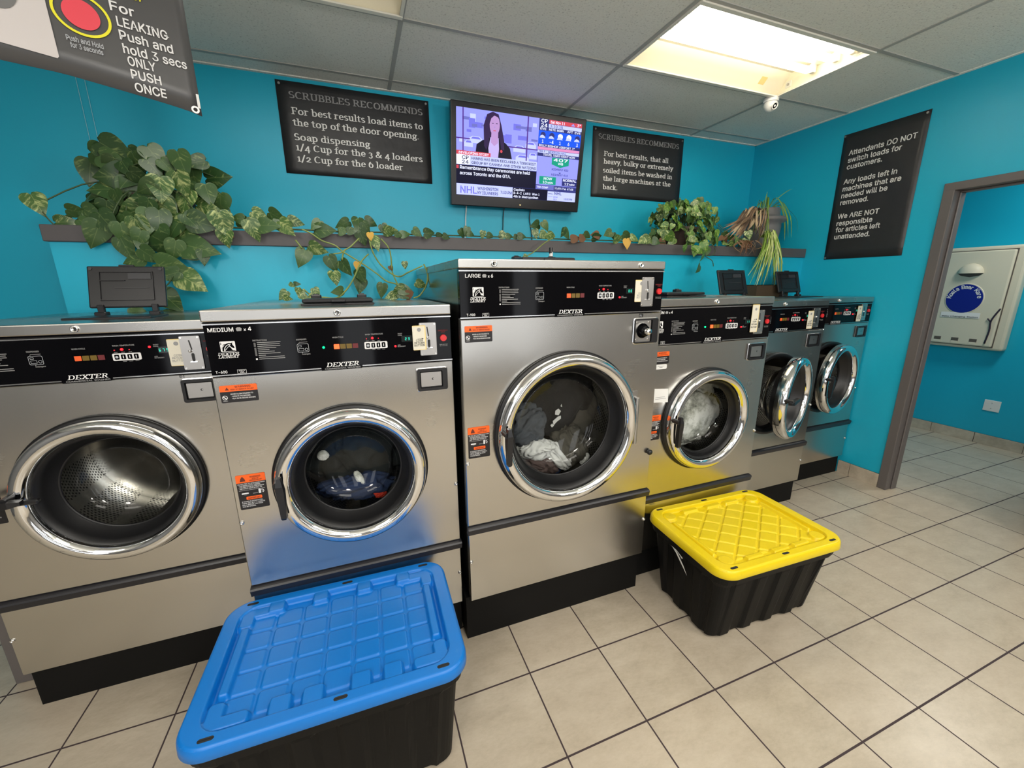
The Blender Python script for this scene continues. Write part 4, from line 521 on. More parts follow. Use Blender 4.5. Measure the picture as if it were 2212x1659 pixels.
def serif(txt):
    V = []; Fc = []; x = 0; lay = 0
    for ch in txt:
        if ch == ' ': x += .27; continue
        S, w = SER[ch]
        for pl in S:
            for p, q in zip(pl, pl[1:]):
                hp = hull([(a + x + p[0], b + p[1] + .03 * (1 if p[1] < .03 else 0)) for a, b in NIB] + [(a + x + q[0], b + q[1] + .03 * (1 if q[1] < .03 else 0)) for a, b in NIB])
                o = len(V); lay += 1; V += [(a, b, (lay % 40) * 1.2e-5) for a, b in hp]; Fc.append(tuple(range(o, o + len(hp))))
        x += w + .03
    return V, Fc
def glyphs(txt, font, bold, sx):
    k = (txt, font, bold)
    if k not in _cache:
        V, Fc = serif(txt) if font == 'serif' else sans(txt, bold)
        x0 = min(p[0] for p in V); x1 = max(p[0] for p in V)
        _cache[k] = (([(q[0] - x0,) + tuple(q[1:]) for q in V], Fc), x1 - x0)
    (V, Fc), w = _cache[k]
    if sx != 1: return ([(q[0] * sx,) + tuple(q[1:]) for q in V], Fc), w * sx
    return (V, Fc), w
LEAF_BUSH=[(-0.984,2.595,2.116,0.129,35,0),(-1.046,2.62,2.102,0.109,10,0),(-0.994,2.572,2.07,0.101,20,0),(-0.942,2.669,2.134,0.071,60,0),(-0.838,2.601,2.113,0.098,65,0),(-0.784,2.551,2.061,0.07,60,0),(-0.721,2.542,2.076,0.105,70,0),(-0.685,2.611,2.103,0.087,160,0),(-0.621,2.686,2.055,0.107,0,0),(-1.128,2.667,2.035,0.104,100,0),(-0.999,2.568,2.003,0.129,170,0),(-0.92,2.604,2.068,0.097,80,0),(-0.837,2.551,2.05,0.083,70,0),(-0.888,2.532,1.997,0.082,40,0),(-0.797,2.458,1.945,0.101,100,1),(-0.729,2.506,1.978,0.097,80,1),(-0.706,2.627,2.039,0.088,80,0),(-1.044,2.573,1.951,0.116,170,0),(-1.067,2.607,1.906,0.125,165,0),(-0.882,2.49,1.914,0.101,170,0),(-0.993,2.533,1.903,0.068,90,0),(-0.732,2.52,1.903,0.106,100,1),(-0.639,2.554,1.948,0.087,80,0),(-0.614,2.639,1.917,0.099,100,0),(-0.656,2.558,1.887,0.095,10,1),(-0.937,2.5,1.841,0.109,150,1),(-0.807,2.476,1.84,0.117,80,1),(-0.744,2.55,1.851,0.108,40,1),(-0.991,2.387,1.776,0.096,60,0),(-1.051,2.558,1.853,0.082,100,0),(-0.875,2.383,1.755,0.098,80,1),(-0.837,2.386,1.794,0.092,100,0),(-1.045,2.397,1.727,0.109,110,0),(-0.942,2.385,1.735,0.084,80,0),(-0.803,2.392,1.79,0.1,90,0),(-0.725,2.402,1.75,0.129,50,1),(-0.638,2.378,1.789,0.102,20,0),(-0.554,2.377,1.792,0.104,70,1),(-0.556,2.382,1.727,0.077,90,1),(-0.946,2.391,1.67,0.092,70,0),(-0.824,2.385,1.688,0.107,170,0),(-0.762,2.369,1.666,0.087,100,0),(-0.671,2.373,1.681,0.137,10,0),(-0.653,2.367,1.638,0.062,100,0),(-0.885,2.378,1.692,0.066,100,0),(-0.856,2.362,1.641,0.079,50,0),(-0.927,2.388,1.623,0.073,170,0),(-0.778,2.36,1.588,0.115,20,0),(-0.799,2.36,1.558,0.081,160,0),(-0.715,2.36,1.525,0.11,35,1),(-0.811,2.36,1.44,0.103,50,0),(-0.941,2.36,1.403,0.054,20,0),(-0.815,2.36,1.372,0.062,60,0),(-0.971,2.568,1.955,0.089,120,0),(-0.79,2.5,1.89,0.083,60,0),(-0.86,2.445,1.851,0.08,110,0),(-0.763,2.404,1.762,0.095,120,0),(-0.918,2.398,1.78,0.078,60,0),(-0.702,2.566,1.953,0.079,60,0),(-1.11,2.626,1.842,0.084,150,0),(-0.848,2.454,1.941,0.08,150,0),(-0.943,2.552,2.041,0.075,60,0),(-0.768,2.544,2.009,0.077,100,0),(-0.805,2.385,1.733,0.08,80,0),(-0.889,2.375,1.717,0.072,120,0),(-0.681,2.376,1.8,0.074,60,0),(-1.272,2.517,1.863,0.083,80,1),(-1.218,2.578,1.798,0.074,0,1),(-1.148,2.536,1.839,0.067,20,0),(-1.099,2.529,1.837,0.074,20,0),(-1.115,2.51,1.787,0.06,30,0),(-1.213,2.598,1.794,0.055,60,0),(-1.093,2.542,1.817,0.068,60,0)]
LEAF_TRAIL=[(-0.555,2.373,1.773,0.077,90,1),(-0.548,2.367,1.728,0.065,95,1),(-0.43,2.367,1.766,0.097,60,1),(-0.404,2.423,1.841,0.074,20,1),(-0.339,2.464,1.844,0.083,25,0),(-0.369,2.371,1.792,0.091,10,0),(-0.293,2.367,1.782,0.086,50,1),(-0.255,2.449,1.821,0.071,10,1),(-0.503,2.43,1.823,0.055,180,0),(-0.485,2.49,1.814,0.075,20,0),(-0.43,2.42,1.801,0.068,60,0),(-0.33,2.452,1.81,0.07,30,0),(-0.159,2.396,1.806,0.064,130,0),(-0.12,2.381,1.779,0.096,10,0),(-0.031,2.405,1.812,0.072,150,0),(-0.031,2.384,1.779,0.052,0,0),(0.045,2.375,1.809,0.078,100,0),(0.111,2.443,1.833,0.068,20,0),(0.012,2.366,1.779,0.052,0,0),(0.058,2.382,1.748,0.079,80,0),(0.081,2.375,1.798,0.059,60,0),(0.209,2.401,1.787,0.075,10,1),(0.176,2.398,1.792,0.061,60,0),(0.279,2.385,1.774,0.055,0,0),(0.344,2.366,1.781,0.055,30,0),(0.41,2.375,1.781,0.062,0,0),(0.245,2.375,1.769,0.041,10,0),(-0.233,2.338,1.64,0.088,110,0),(-0.16,2.339,1.68,0.082,20,1),(-0.101,2.365,1.613,0.084,70,0),(-0.039,2.336,1.593,0.084,60,0),(-0.092,2.332,1.543,0.071,90,1),(0.02,2.367,1.604,0.046,90,2),(0.034,2.353,1.556,0.073,60,0),(0.026,2.37,1.504,0.081,110,0),(0.132,2.346,1.477,0.075,100,0),(0.124,2.366,1.72,0.073,70,1),(0.098,2.356,1.753,0.039,90,2),(0.191,2.362,1.592,0.031,60,3),(0.23,2.05,1.595,0.033,90,1),(-0.073,1.95,1.478,0.049,170,0),(-0.285,1.95,1.465,0.047,140,1),(-0.247,1.95,1.506,0.024,40,1),(-0.228,1.95,1.511,0.026,0,0),(-0.227,1.95,1.48,0.032,90,1),(-0.205,1.95,1.459,0.043,20,1),(-0.158,1.95,1.474,0.043,60,1),(-0.268,1.95,1.448,0.032,20,1),(-0.181,1.95,1.458,0.037,150,1),(-0.214,1.95,1.467,0.037,60,1),(0.192,2.05,1.473,0.072,150,1),(0.228,2.05,1.478,0.067,20,0),(0.156,2.05,1.453,0.054,150,1),(0.301,2.05,1.504,0.055,20,1),(0.214,2.05,1.455,0.054,40,0),(0.238,2.05,1.449,0.049,100,3),(0.179,2.05,1.45,0.048,10,1)]
LEAF_SHELF=[(0.612,2.44,1.794,0.051,60,0),(0.635,2.425,1.804,0.051,100,0),(0.654,2.401,1.788,0.044,20,0),(0.728,2.408,1.787,0.044,100,1),(0.787,2.447,1.787,0.045,20,0),(0.872,2.449,1.793,0.053,20,1),(0.909,2.45,1.787,0.046,10,0),(0.978,2.415,1.786,0.054,0,0),(0.952,2.434,1.783,0.038,20,0),(1.081,2.443,1.858,0.07,170,0),(1.146,2.434,1.856,0.063,60,0),(1.082,2.444,1.807,0.055,80,1),(1.135,2.427,1.799,0.063,20,1),(1.19,2.434,1.798,0.063,10,1),(1.298,2.436,1.813,0.072,40,0),(1.258,2.411,1.816,0.055,120,0),(1.339,2.395,1.783,0.064,0,3),(1.394,2.395,1.785,0.064,0,3),(1.52,2.45,1.818,0.066,170,3),(1.532,2.452,1.803,0.075,0,0),(1.583,2.399,1.822,0.066,160,0),(1.66,2.395,1.789,0.067,0,1),(1.731,2.395,1.763,0.063,80,2),(1.77,2.453,1.814,0.077,20,0),(1.789,2.395,1.797,0.068,20,1),(1.893,2.395,1.788,0.077,20,1),(1.988,2.453,1.846,0.044,10,0),(1.967,2.395,1.781,0.061,20,0),(1.851,2.395,1.786,0.06,150,1),(0.959,2.3,1.657,0.037,20,1),(0.482,2.435,1.776,0.043,0,0),(0.51,2.398,1.768,0.043,10,0),(1.453,2.449,1.808,0.058,30,0),(1.635,2.403,1.801,0.05,60,0)]
LEAF_IVY=[(2.33,2.36,1.731,0.081,20,1),(2.373,2.36,1.757,0.072,60,1),(2.286,2.36,1.721,0.063,100,1),(2.193,2.36,1.736,0.053,70,1),(2.365,2.36,1.688,0.072,90,1),(2.336,2.36,1.601,0.064,130,0),(2.283,2.36,1.742,0.053,30,1),(2.401,2.36,1.723,0.054,100,0)]
VINES=[[(-0.222,2.36,1.776),(-0.184,2.36,1.759),(-0.136,2.36,1.725),(-0.079,2.34,1.703),(-0.041,2.34,1.671),(0.039,2.34,1.619),(0.116,2.34,1.562),(0.149,2.2,1.524),(0.197,2.2,1.509),(0.203,2.05,1.493)],[(0.042,2.36,1.742),(-0.002,2.34,1.699),(-0.037,2.34,1.674),(-0.051,2.34,1.63)],[(0.151,2.36,1.742),(0.184,2.34,1.697),(0.193,2.34,1.646),(0.194,2.34,1.575),(0.203,2.2,1.509)],[(0.092,2.34,1.726),(0.106,2.34,1.664),(0.145,2.34,1.601),(0.206,2.2,1.546),(0.28,2.34,1.572),(0.357,2.34,1.606)],[(0.319,2.05,1.601),(0.335,2.05,1.554),(0.325,2.05,1.501),(0.292,2.05,1.454),(0.261,2.05,1.439)],[(0.081,2.34,1.663),(0.04,2.34,1.622),(-0.002,2.2,1.54),(-0.035,1.97,1.488),(-0.079,1.97,1.451),(-0.134,1.97,1.454),(-0.173,1.97,1.458),(-0.209,1.97,1.49)],[(-0.256,2.36,1.724),(-0.23,2.34,1.685)],[(-0.089,2.34,1.661),(-0.053,2.34,1.667),(-0.027,2.34,1.686)],[(1.154,2.36,1.774),(1.095,2.36,1.74),(1.037,2.36,1.695),(0.98,2.36,1.665)],[(-1.261,2.52,1.831),(-1.248,2.52,1.801),(-1.233,2.52,1.777)],[(-0.578,2.45,1.851),(-0.536,2.45,1.833),(-0.538,2.45,1.876)],[(-0.784,2.36,1.552),(-0.806,2.36,1.519),(-0.842,2.36,1.487)],[(-0.74,2.37,1.631),(-0.682,2.37,1.625),(-0.659,2.37,1.645)]]
# ------------------------------------------------------------------ the room
YB, XR, ZC, XL, YF = 3.054, 3.542, 2.716, -3.0, -2.7
X2 = 5.42
def sbox(name, *a, k='teal_paint', r=0):
    b = MB(); b.box(*a, k, r); return struct(b.build(name))
b = MB(); b.box(XL - .1, X2 + .2, YF - .1, YB + .1, -.06, 0, 'floor_tile'); struct(b.build('floor'))
sbox('wall_back', XL - .1, X2 + .1, YB, YB + .1, 0, ZC)
sbox('wall_left', XL - .1, XL, YF, YB, 0, ZC, k='dim_paint')
D0, D1, DZ = 1.571, .72, 2.047          # doorway in the right wall (y from, y to, head)
b = MB(); b.box(XR, XR + .11, D0 + .03, YB, 0, ZC, 'teal_paint'); b.box(XR, XR + .11, .40, D1 - .03, 0, ZC, 'teal_paint'); b.box(XR, XR + .11, D1 - .03, D0 + .03, DZ + .03, ZC, 'teal_paint'); b.box(XR, XR + .11, YF, .40, 0, ZC, 'beige_paint'); struct(b.build('wall_right'))
sbox('wall_washroom', X2, X2 + .1, YF, YB, 0, ZC)
b = MB()                                 # street wall behind the viewer, its shop windows narrowed for streaks in the steel
b.box(XL, X2, YF - .1, YF, 0, .45, 'beige_paint'); b.box(XL, X2, YF - .1, YF, 2.35, ZC, 'beige_paint')
for x0, x1 in ((XL, -2.3), (-1.75, -1.15), (-.75, -.25), (.15, .9), (1.45, 2.1), (2.5, X2)): b.box(x0, x1, YF - .1, YF, .45, 2.35, 'beige_paint')
struct(b.build('wall_front'))
sbox('wall_washroom_side', XR + .12, X2, -.6, -.5, 0, ZC)
# ceiling slab with an opening over each troffer in view
FX0, FX1, FY0, FY1 = 1.545, 2.762, 1.690, 2.272
GX0, GX1, GY0, GY1 = -.90, .318, 1.690, 2.272
b = MB()
def slabs(x0, x1, y0, y1): b.box(x0, x1, y0, y1, ZC, ZC + .02, 'ceiling_tile')
slabs(XL, X2 + .1, FY1, YB); slabs(XL, X2 + .1, YF, FY0); slabs(XL, GX0, FY0, FY1); slabs(GX1, FX0, FY0, FY1); slabs(FX1, X2 + .1, FY0, FY1)
struct(b.build('ceiling'))
b = MB()
for y in (2.908, 2.283, 1.682, 1.075, .467, -.14, -.75, -1.36, -1.97): b.box(XL, XR, y - .011, y + .011, ZC - .004, ZC, 'grid_metal')
for x in (-2.13, -.91, .3165, 1.533, 2.768): b.box(x - .011, x + .011, YF, YB, ZC - .0035, ZC, 'grid_metal')
b.box(XL, XR, YB - .02, YB, ZC - .006, ZC, 'ceiling_tile'); b.box(XR - .02, XR, YF, YB, ZC - .006, ZC, 'ceiling_tile')
struct(b.build('trim_1'))
# bulkhead behind the washers and the shelf board capping it
sbox('wall_bulkhead', -1.232, XR, 2.452, YB, 0, 1.70)
b = MB(); b.box(-1.245, XR - .001, 2.437, YB, 1.7005, 1.770, 'shelf_grey', .003, 1)
tag(b.build('plant_shelf'), 'long dark grey shelf board along the teal wall behind the washers, holding the plants', 'shelf')
# tile baseboards
b = MB()
for i, (y0, y1) in enumerate(((1.905, 1.822), (1.819, 1.627))): b.box(XR - .010, XR, min(y0, y1), max(y0, y1), 0, .103, 'tile_base', .001, 1)
b.box(XR - .006, XR, 1.627, 1.905, 0, .1035, 'grout'); struct(b.build('baseboard_right'))
b = MB(); y = 2.9
b.box(X2 - .006, X2, -.4, 2.98, 0, .096, 'grout')
for e in (2.98, 2.16, 1.843, 1.528, 1.213, .898, .583, .268): b.box(X2 - .010, X2, e - .312 if e < 2.9 else 2.163, e, 0, .095, 'tile_base', .001, 1)
struct(b.build('baseboard_washroom'))
# door frame and the leaf standing open in the washroom
b = MB()
for y0, y1 in ((D0, 1.627), (D1 - .056, D1)):
    b.box(XR - .012, XR + .122, y0, y1, 0, DZ + .01, 'grey_paint', .004, 2)
b.box(XR - .0125, XR + .1225, D1 - .0565, 1.6275, DZ, DZ + .0475, 'grey_paint', .004, 2)
b.box(XR + .045, XR + .10, D0 - .010, D0, 0, DZ - .01, 'grey_paint', .003, 1); b.box(XR + .05, XR + .10, D1, D1 + .010, 0, DZ - .01, 'grey_paint', .003, 1)
b.box(XR + .05, XR + .10, D1, D0, DZ - .010, DZ, 'grey_paint', .003, 1)
struct(b.build('trim_door'))
b = MB(); L = .80; a = atan2(.47, .80)
mtx = Matrix.Translation((XR + .16, .745, 0)) @ Matrix.Rotation(radians(28), 4, 'Z')
b.box(0, L + .02, -.022, .022, .01, 2.02, 'grey_paint', .003, 1, mtx); struct(b.build('door_1'))
# grey end board beside the left washer
b = MB(); b.box(-1.38, -1.262, 1.855, 2.44, .002, 1.15, 'grey_paint', .004, 1)
tag(b.build('end_board'), 'grey painted end board standing on the floor at the far left end of the washers', 'board')

# ------------------------------------------------------------------ ceiling troffers
def troffer(x0, x1, y0, y1, lit, label):
    t = thing('ceiling_light', label, 'ceiling light', ((x0 + x1) / 2, (y0 + y1) / 2, ZC))
    b = MB(); z0, z1 = ZC - .003, ZC + .095; w = .10; X0, X1 = x0, x1; x0 += .002; x1 -= .002; y0 += .002; y1 -= .002
    P = [(y0, z0), (y0 + w, z1), (y1 - w, z1), (y1, z0)]
    for (ya, za), (yb, zb) in zip(P, P[1:]):
        b.add([(x0, ya, za), (x1, ya, za), (x1, yb, zb), (x0, yb, zb)], [(0, 1, 2, 3)], 'lamp_cream')
    for x in (x0, x1): b.add([(x, y, z) for y, z in P], [(0, 1, 2, 3)], 'lamp_cream')
    ym = (y0 + y1) / 2
    b.box(x0 + .002, x1 - .002, ym - .02, ym + .02, z1 - .03, z1 - .002, 'lamp_cream')
    b.build('housing', t); x0, x1 = X0, X1
    b = MB(); e = .022
    b.box(x0 - .002, x1 + .002, y1 - e, y1 + .004, ZC - .012, ZC - .0045, 'lamp_white', .002, 1); b.box(x0 - .002, x1 + .002, y0 - .004, y0 + e, ZC - .012, ZC - .0045, 'lamp_white', .002, 1)
    b.box(x0 - .002, x0 + .012, y0 + e, y1 - e, ZC - .010, ZC - .0045, 'lamp_white'); b.box(x1 - .012, x1 + .002, y0 + e, y1 - e, ZC - .010, ZC - .0045, 'lamp_white')
    b.build('frame', t)
    for y in (y0 + .10, y0 + .19, y1 - .255):
        if not lit: continue
        b = MB(); b.cyl((x0 + .035, y, ZC + .035), (x1 - .075, y, ZC + .035), .0185, 'tube', n=14); o = b.build('tube', t)
        for xx in (x0 + .006, x1 - .046):
            s = MB(); s.box(xx, xx + .028, y - .014, y + .014, ZC + .025, ZC + .075, 'lamp_white', .003, 1); s.build('lamp_holder', o)
    if lit:
        b = MB(); f = frame((x1 - .215, y1 - .045, ZC + .043), (1, 0, 0), (0, -w, .096)); b.rect(f, 0, .05, -.017, .026, 'card_yellow', -.002); b.rect(f, 0, .05, -.017, .026, 'card_yellow', .002); b.build('inspection_sticker', t)
        for yy in (y1 - .085, y0 + .08):
            b = MB(); b.box(x1 - .006, x1 - .001, yy - .02, yy + .02, ZC + .018, ZC + .055, 'lamp_white', .002, 1); b.cyl((x1 - .006, yy, ZC + .035), (x1 - .010, yy, ZC + .035), .008, 'zinc'); b.build('clip_plate', t)
    return t
troffer(FX0, FX1, FY0, FY1, True, 'open fluorescent ceiling light with bare glowing tubes, no lens, right of the television')
troffer(GX0, GX1, GY0, GY1, False, 'white ceiling light frame cut off by the top edge, above the left wall poster')

# security camera
t = thing('security_camera', 'small white dome security camera on the ceiling below the lit light', 'camera', (2.752, 2.292, ZC))
b = MB(); b.cyl((2.752, 2.292, ZC - .005), (2.752, 2.292, ZC - .03), .047, 'camera_white', n=28); b.build('base', t)
b = MB(); b.ball((2.752, 2.292, ZC - .045), .042, 'camera_white', 14); b.build('dome', t)
b = MB(); d = Vector((-.12, -.75, -.35)).normalized(); c0 = Vector((2.752, 2.292, ZC - .045)) + d * .034
b.lathe([(.019, 0), (.023, .012), (.017, .013), (.015, .007)], c0, d, 'camera_white', 24); b.lathe([(.016, .008), (0, .009)], c0, d, 'panel_black', 20)
b.lathe([(.007, .0095), (.0, .011)], c0, d, 'cable_white', 12); b.build('lens', t)

# ------------------------------------------------------------------ wall banners
def sheet(fr, x0, x1, y0, y1, k, bulge=.004, seed=1, nx=14, ny=14, off=.004, edge=None):
    b = MB(); vs = []; fs = []
    for j in range(ny + 1):
        for i in range(nx + 1):
            u, v = i / nx, j / ny
            h = off + bulge * (noise.noise(Vector((u * 2.2 + seed, v * 2.2, seed * 3.1))) * .5 + .5) * sin(pi * u) ** .5 * (sin(pi * v) ** .5)
            y = y0 + v * (y1 - y0)
            if edge: y += edge(u) * (1 - v)
            vs.append(fr(x0 + u * (x1 - x0), y, h))
    n = nx + 1
    for j in range(ny):
        for i in range(nx): fs.append((j * n + i, j * n + i + 1, (j + 1) * n + i + 1, (j + 1) * n + i))
    b.add(vs, fs, k, True); return b
def banner(fr, w, h, lines, label, tacks, font, k='white_print', seed=1):
    t = thing('wall_banner', label, 'banner', tuple(fr(w / 2, 0, 0)))
    o = sheet(fr, 0, w, 0, h, 'banner_black', .004, seed).build('vinyl', t)
    s = o.modifiers.new('thick', 'SOLIDIFY'); s.thickness = .0012; s.offset = -1
    b = MB()
    for tx, x, y, wd, cap, kk in lines: b.text(fr, tx, x, y, cap / .70, kk, w=wd, off=.0090, bold=.018, font=font)
    b.build('lettering', t)
    for x, y in tacks:
        b = MB(); f0 = fr(x, y, .004); f1 = fr(x, y, .012); b.cyl(f0, f1, .007, 'zinc', n=12); b.build('tack', t)
    return t
fA = frame((-.3326, YB, 2.1838), (1, 0, 0), (0, 0, 1)); zA = 2.1838
LA = [('SCRUBBLES RECOMMENDS', .066, 2.5985 - zA, .790, .035, 'grey_print'), ('For best results load items to', .068, 2.5125 - zA, .785, .036, 'label_white'), ('the top of the door opening.', .068, 2.4515 - zA, .753, .036, 'label_white'),
      ('Soap dispensing', .068, 2.372 - zA, .440, .036, 'label_white'), ('1/4 Cup for the 3 & 4 loaders', .070, 2.315 - zA, .770, .036, 'label_white'), ('1/2 Cup for the 6 loader', .070, 2.2525 - zA, .637, .036, 'label_white')]
banner(fA, .899, .505, LA, 'black poster left of the television, white text about soap dispensing', [(.02, .485), (.88, .485)], 'serif', seed=2)
fB = frame((1.8302, YB, 2.182), (1, 0, 0), (0, 0, 1)); zB = 2.182
LB = [('SCRUBBLES RECOMMENDS', .049, 2.602 - zB, .788, .035, 'grey_print'), ('For best results, that all', .103, 2.485 - zB, .636, .034, 'label_white'), ('heavy, bulky or extremely', .103, 2.430 - zB, .692, .034, 'label_white'),
      ('soiled items be washed in', .102, 2.3655 - zB, .688, .034, 'label_white'), ('the large machines at the', .103, 2.306 - zB, .675, .034, 'label_white'), ('back.', .104, 2.243 - zB, .140, .034, 'label_white')]
banner(fB, .887, .505, LB, 'black poster right of the television, white text about heavy, bulky items', [(.02, .485), (.868, .485)], 'serif', seed=5)
fR = frame((XR, 2.284, 1.675), (0, -1, 0), (0, 0, 1)); zR = 1.675
def rl(tx, y0, y1, z): return (tx, 2.284 - y0, z - zR, y0 - y1, .034, 'label_white')
LR = [rl('Attendants DO NOT', 2.229, 1.825, 2.415), rl('switch loads for', 2.227, 1.899, 2.365), rl('customers.', 2.226, 2.002, 2.319), rl('Any loads left in', 2.230, 1.898, 2.218), rl('machines that are', 2.229, 1.866, 2.167), rl('needed will be', 2.230, 1.936, 2.120),
      rl('removed.', 2.229, 2.043, 2.071), rl('We ARE NOT', 2.231, 1.960, 1.973), rl('responsible', 2.230, 1.992, 1.922), rl('for articles left', 2.229, 1.937, 1.875), rl('unattended.', 2.230, 1.991, 1.824)]
banner(fR, .507, .892, LR, 'tall black banner on the right wall beside the doorway, about unattended loads', [(.012, .88), (.49, .875), (.012, .012)], 'sans', seed=9)

# hanging banner at the top left
aH = radians(21); DH = 1.7
PH = Vector((-.238, 1.0, 1.81 - 1.5)) * DH + Vector((0, 0, 1.5))
fH = frame(PH, (cos(aH), sin(aH), 0), (0, 0, 1))
t = thing('hanging_banner', 'black banner hanging from the ceiling at top left, with a red button picture', 'banner', tuple(PH))
zT = (ZC - .07 - PH.z)
def edgeH(u): return .045 * min(1, (1 - u) / .35) ** .7 - .012 * sin(pi * u)
o = sheet(fH, -.85, 0, 0, zT, 'banner_grey', .0, 3, 30, 10, 0, edgeH).build('vinyl', t)
s = o.modifiers.new('thick', 'SOLIDIFY'); s.thickness = .002
def hz(z): return (z - 1.81) * DH
b = MB()
for tx, x0, x1, z, kk in (('For', -.101, -.071, 1.940, 'white_print'), ('LEAKING', -.096, -.029, 1.920, 'white_print'), ('Push and', -.096, -.027, 1.901, 'white_print'), ('hold 3 secs', -.095, -.011, 1.882, 'white_print'), ('ONLY', -.092, -.056, 1.865, 'white_print'), ('PUSH', -.091, -.052, 1.846, 'white_print'), ('ONCE', -.0895, -.048, 1.827, 'white_print'), ('STOP', -.085, -.055, 1.966, 'card_bright'), ('EMERGENCY', -.130, -.020, 1.992, 'card_bright')):
    b.text(fH, tx, x0 * DH, hz(z), .0185 * 1.0, kk, w=(x1 - x0) * DH, off=.003, bold=.018) if 0 else b.text(fH, tx, x0 * DH, hz(z), .0142 * DH / .73, kk, w=(x1 - x0) * DH, off=.004, bold=.022)
b.build('lettering', t)
b = MB()
b.text(fH, 'Push and Hold', -.161 * DH, hz(1.879), .0075 * DH / .73, 'grey_light', w=.042 * DH, off=.004, bold=.01); b.text(fH, 'for 3 seconds', -.158 * DH, hz(1.870), .0075 * DH / .73, 'grey_light', w=.037 * DH, off=.004, bold=.01)
b.ringpoly(fH, circ(-.137 * DH, hz(1.9205), .034 * DH, 40, .030 * DH), circ(-.137 * DH, hz(1.9205), .0305 * DH, 40, .0265 * DH), 'card_bright', .004)
b.poly(fH, circ(-.1375 * DH, hz(1.9205), .0215 * DH, 40, .0205 * DH), 'print_red', .004)
b.poly(fH, [(-.178 * DH, zT - .03), (-.174 * DH, hz(1.852)), (-.176 * DH, hz(1.849)), (-.40 * DH, hz(1.862)), (-.40 * DH, zT - .03)], 'print_white', .004)
b.poly(fH, circ(-.225 * DH, hz(1.925), .022 * DH, 24, .028 * DH), 'print_grey', .006)
b.build('picture', t)
b = MB(); g0 = (-.009 * DH, hz(1.8185)); b.ringpoly(fH, circ(*g0, .0105, 20), circ(*g0, .0055, 20), 'zinc', .004); b.build('grommet', t)
b = MB(); b.rect(fH, -.008, -.001, hz(1.822), hz(1.845), 'label_white', .004); b.build('edge_tape', t)
for x in (-.75, -.06):
    b = MB(); b.cyl(fH(x, zT - .01, 0), tuple(Vector(fH(x, zT - .01, 0)).xy) + (ZC,), .0015, 'zinc', n=6); b.build('hanging_wire', t)
# two pale strings on the back wall above the big plant
for x in (-1.256, -1.221):
    b = MB(); b.cyl((x, YB - .004, 1.775), (x, YB - .004, ZC - .006), .0013, 'string', n=5)
    tag(b.build('plant_string'), 'thin pale string running up the teal wall behind the big left plant, %s of two' % ('left' if x < -1.24 else 'right'), 'string', 'strings above the left plant')

# ------------------------------------------------------------------ television
yt, yb = 2.874, 2.970
zt, zb = 2.653, 2.042
Rv = Vector((1, 0, 0)); Uv = Vector((0, yt - yb, zt - zb)); hTV = Uv.length
TLp = Vector((.676, yt, zt))
fT0 = frame(TLp, Rv, Uv)
fT = lambda x, y, h=0: fT0(x, -y, h)     # y measured downwards from the top edge
t = thing('television', 'black wall mounted television tilted down, news programme on screen, between two black posters', 'television', tuple(fT(.498, .611, 0)))
Nv = Rv.cross(Uv.normalized())
b = MB(); mt = Matrix.Translation(TLp) @ Matrix((Rv, Uv.normalized(), Nv)).transposed().to_4x4()
b.box(0, .996, -hTV, 0, -.055, 0, 'tv_black', .006, 2, mt); b.build('casing', t)
sc_ = MB(); sc_.rect(fT, .036, .960, .035, .549, 'tv_navy', .001); scr = sc_.build('screen', t)
b = MB(); b.box(.44, .57, -hTV + .012, -hTV + .022, 0, .004, 'tv_black', 0, 1, mt); b.rect(fT, .505, .516, .589, .594, 'led_warm', .0045); b.build('status_light', t)
b = MB(); b.box(.35, .65, -.45, -.15, -.11, -.055, 'black_plastic', 0, 1, mt); b.build('wall_mount', t)
P = MB(); e = [.0012]
def R_(x0, x1, y0, y1, k): e[0] += .00002; P.rect(fT, x0, x1, y1, y0, k, e[0])
def Pg(pts, k): e[0] += .00002; P.poly(fT, pts[::-1] if 0 else pts, k, e[0])
def Tx(s, x, y, size, k, w=None, bold=.015): P.text(lambda a, c, h: fT(a, 2 * y - c, h), s, x, y, size, k, w=w, off=.0060, bold=bold)
R_(.036, .624, .035, .303, 'tv_lav'); 
for i in range(22):
    x = .05 + rng.random() * .55; y = .04 + rng.random() * .20; w_ = .02 + .06 * rng.random(); h_ = .01 + .05 * rng.random()
    R_(x, min(x + w_, .62), y, y + h_, rng.choice(['tv_lav2', 'tv_pale', 'tv_lav2', 'tv_grey']))
for x, y, w_ in ((.12, .19, .10), (.09, .215, .06), (.44, .215, .09), (.53, .185, .08), (.56, .25, .06), (.46, .27, .10)):   # parked cars
    Pg([(x, y + .04), (x, y + .015), (x + w_ * .25, y), (x + w_ * .75, y), (x + w_, y + .018), (x + w_, y + .04)], 'tv_pale'); Pg([(x + w_ * .28, y + .004), (x + w_ * .72, y + .004), (x + w_ * .85, y + .016), (x + w_ * .15, y + .016)], 'tv_lav2')
for x0, x1 in ((.078, .086), (.536, .545)): R_(x0, x1, .035, .303, 'tv_post')
R_(.036, .13, .205, .212, 'tv_post'); R_(.36, .624, .225, .232, 'tv_post')
Pg([(.235, .21), (.222, .12), (.245, .055), (.285, .037), (.325, .048), (.348, .11), (.372, .205), (.37, .24), (.23, .24)], 'tv_hair')
Pg([(.166, .3025), (.175, .235), (.215, .208), (.26, .19), (.335, .19), (.385, .213), (.415, .24), (.432, .3025)], 'tv_coat')
Pg([(.265, .3025), (.258, .25), (.272, .185), (.33, .185), (.335, .25), (.330, .3025)], 'tv_shirt'); Pg([(.278, .15), (.326, .15), (.326, .215), (.300, .235), (.275, .215)], 'tv_skin')
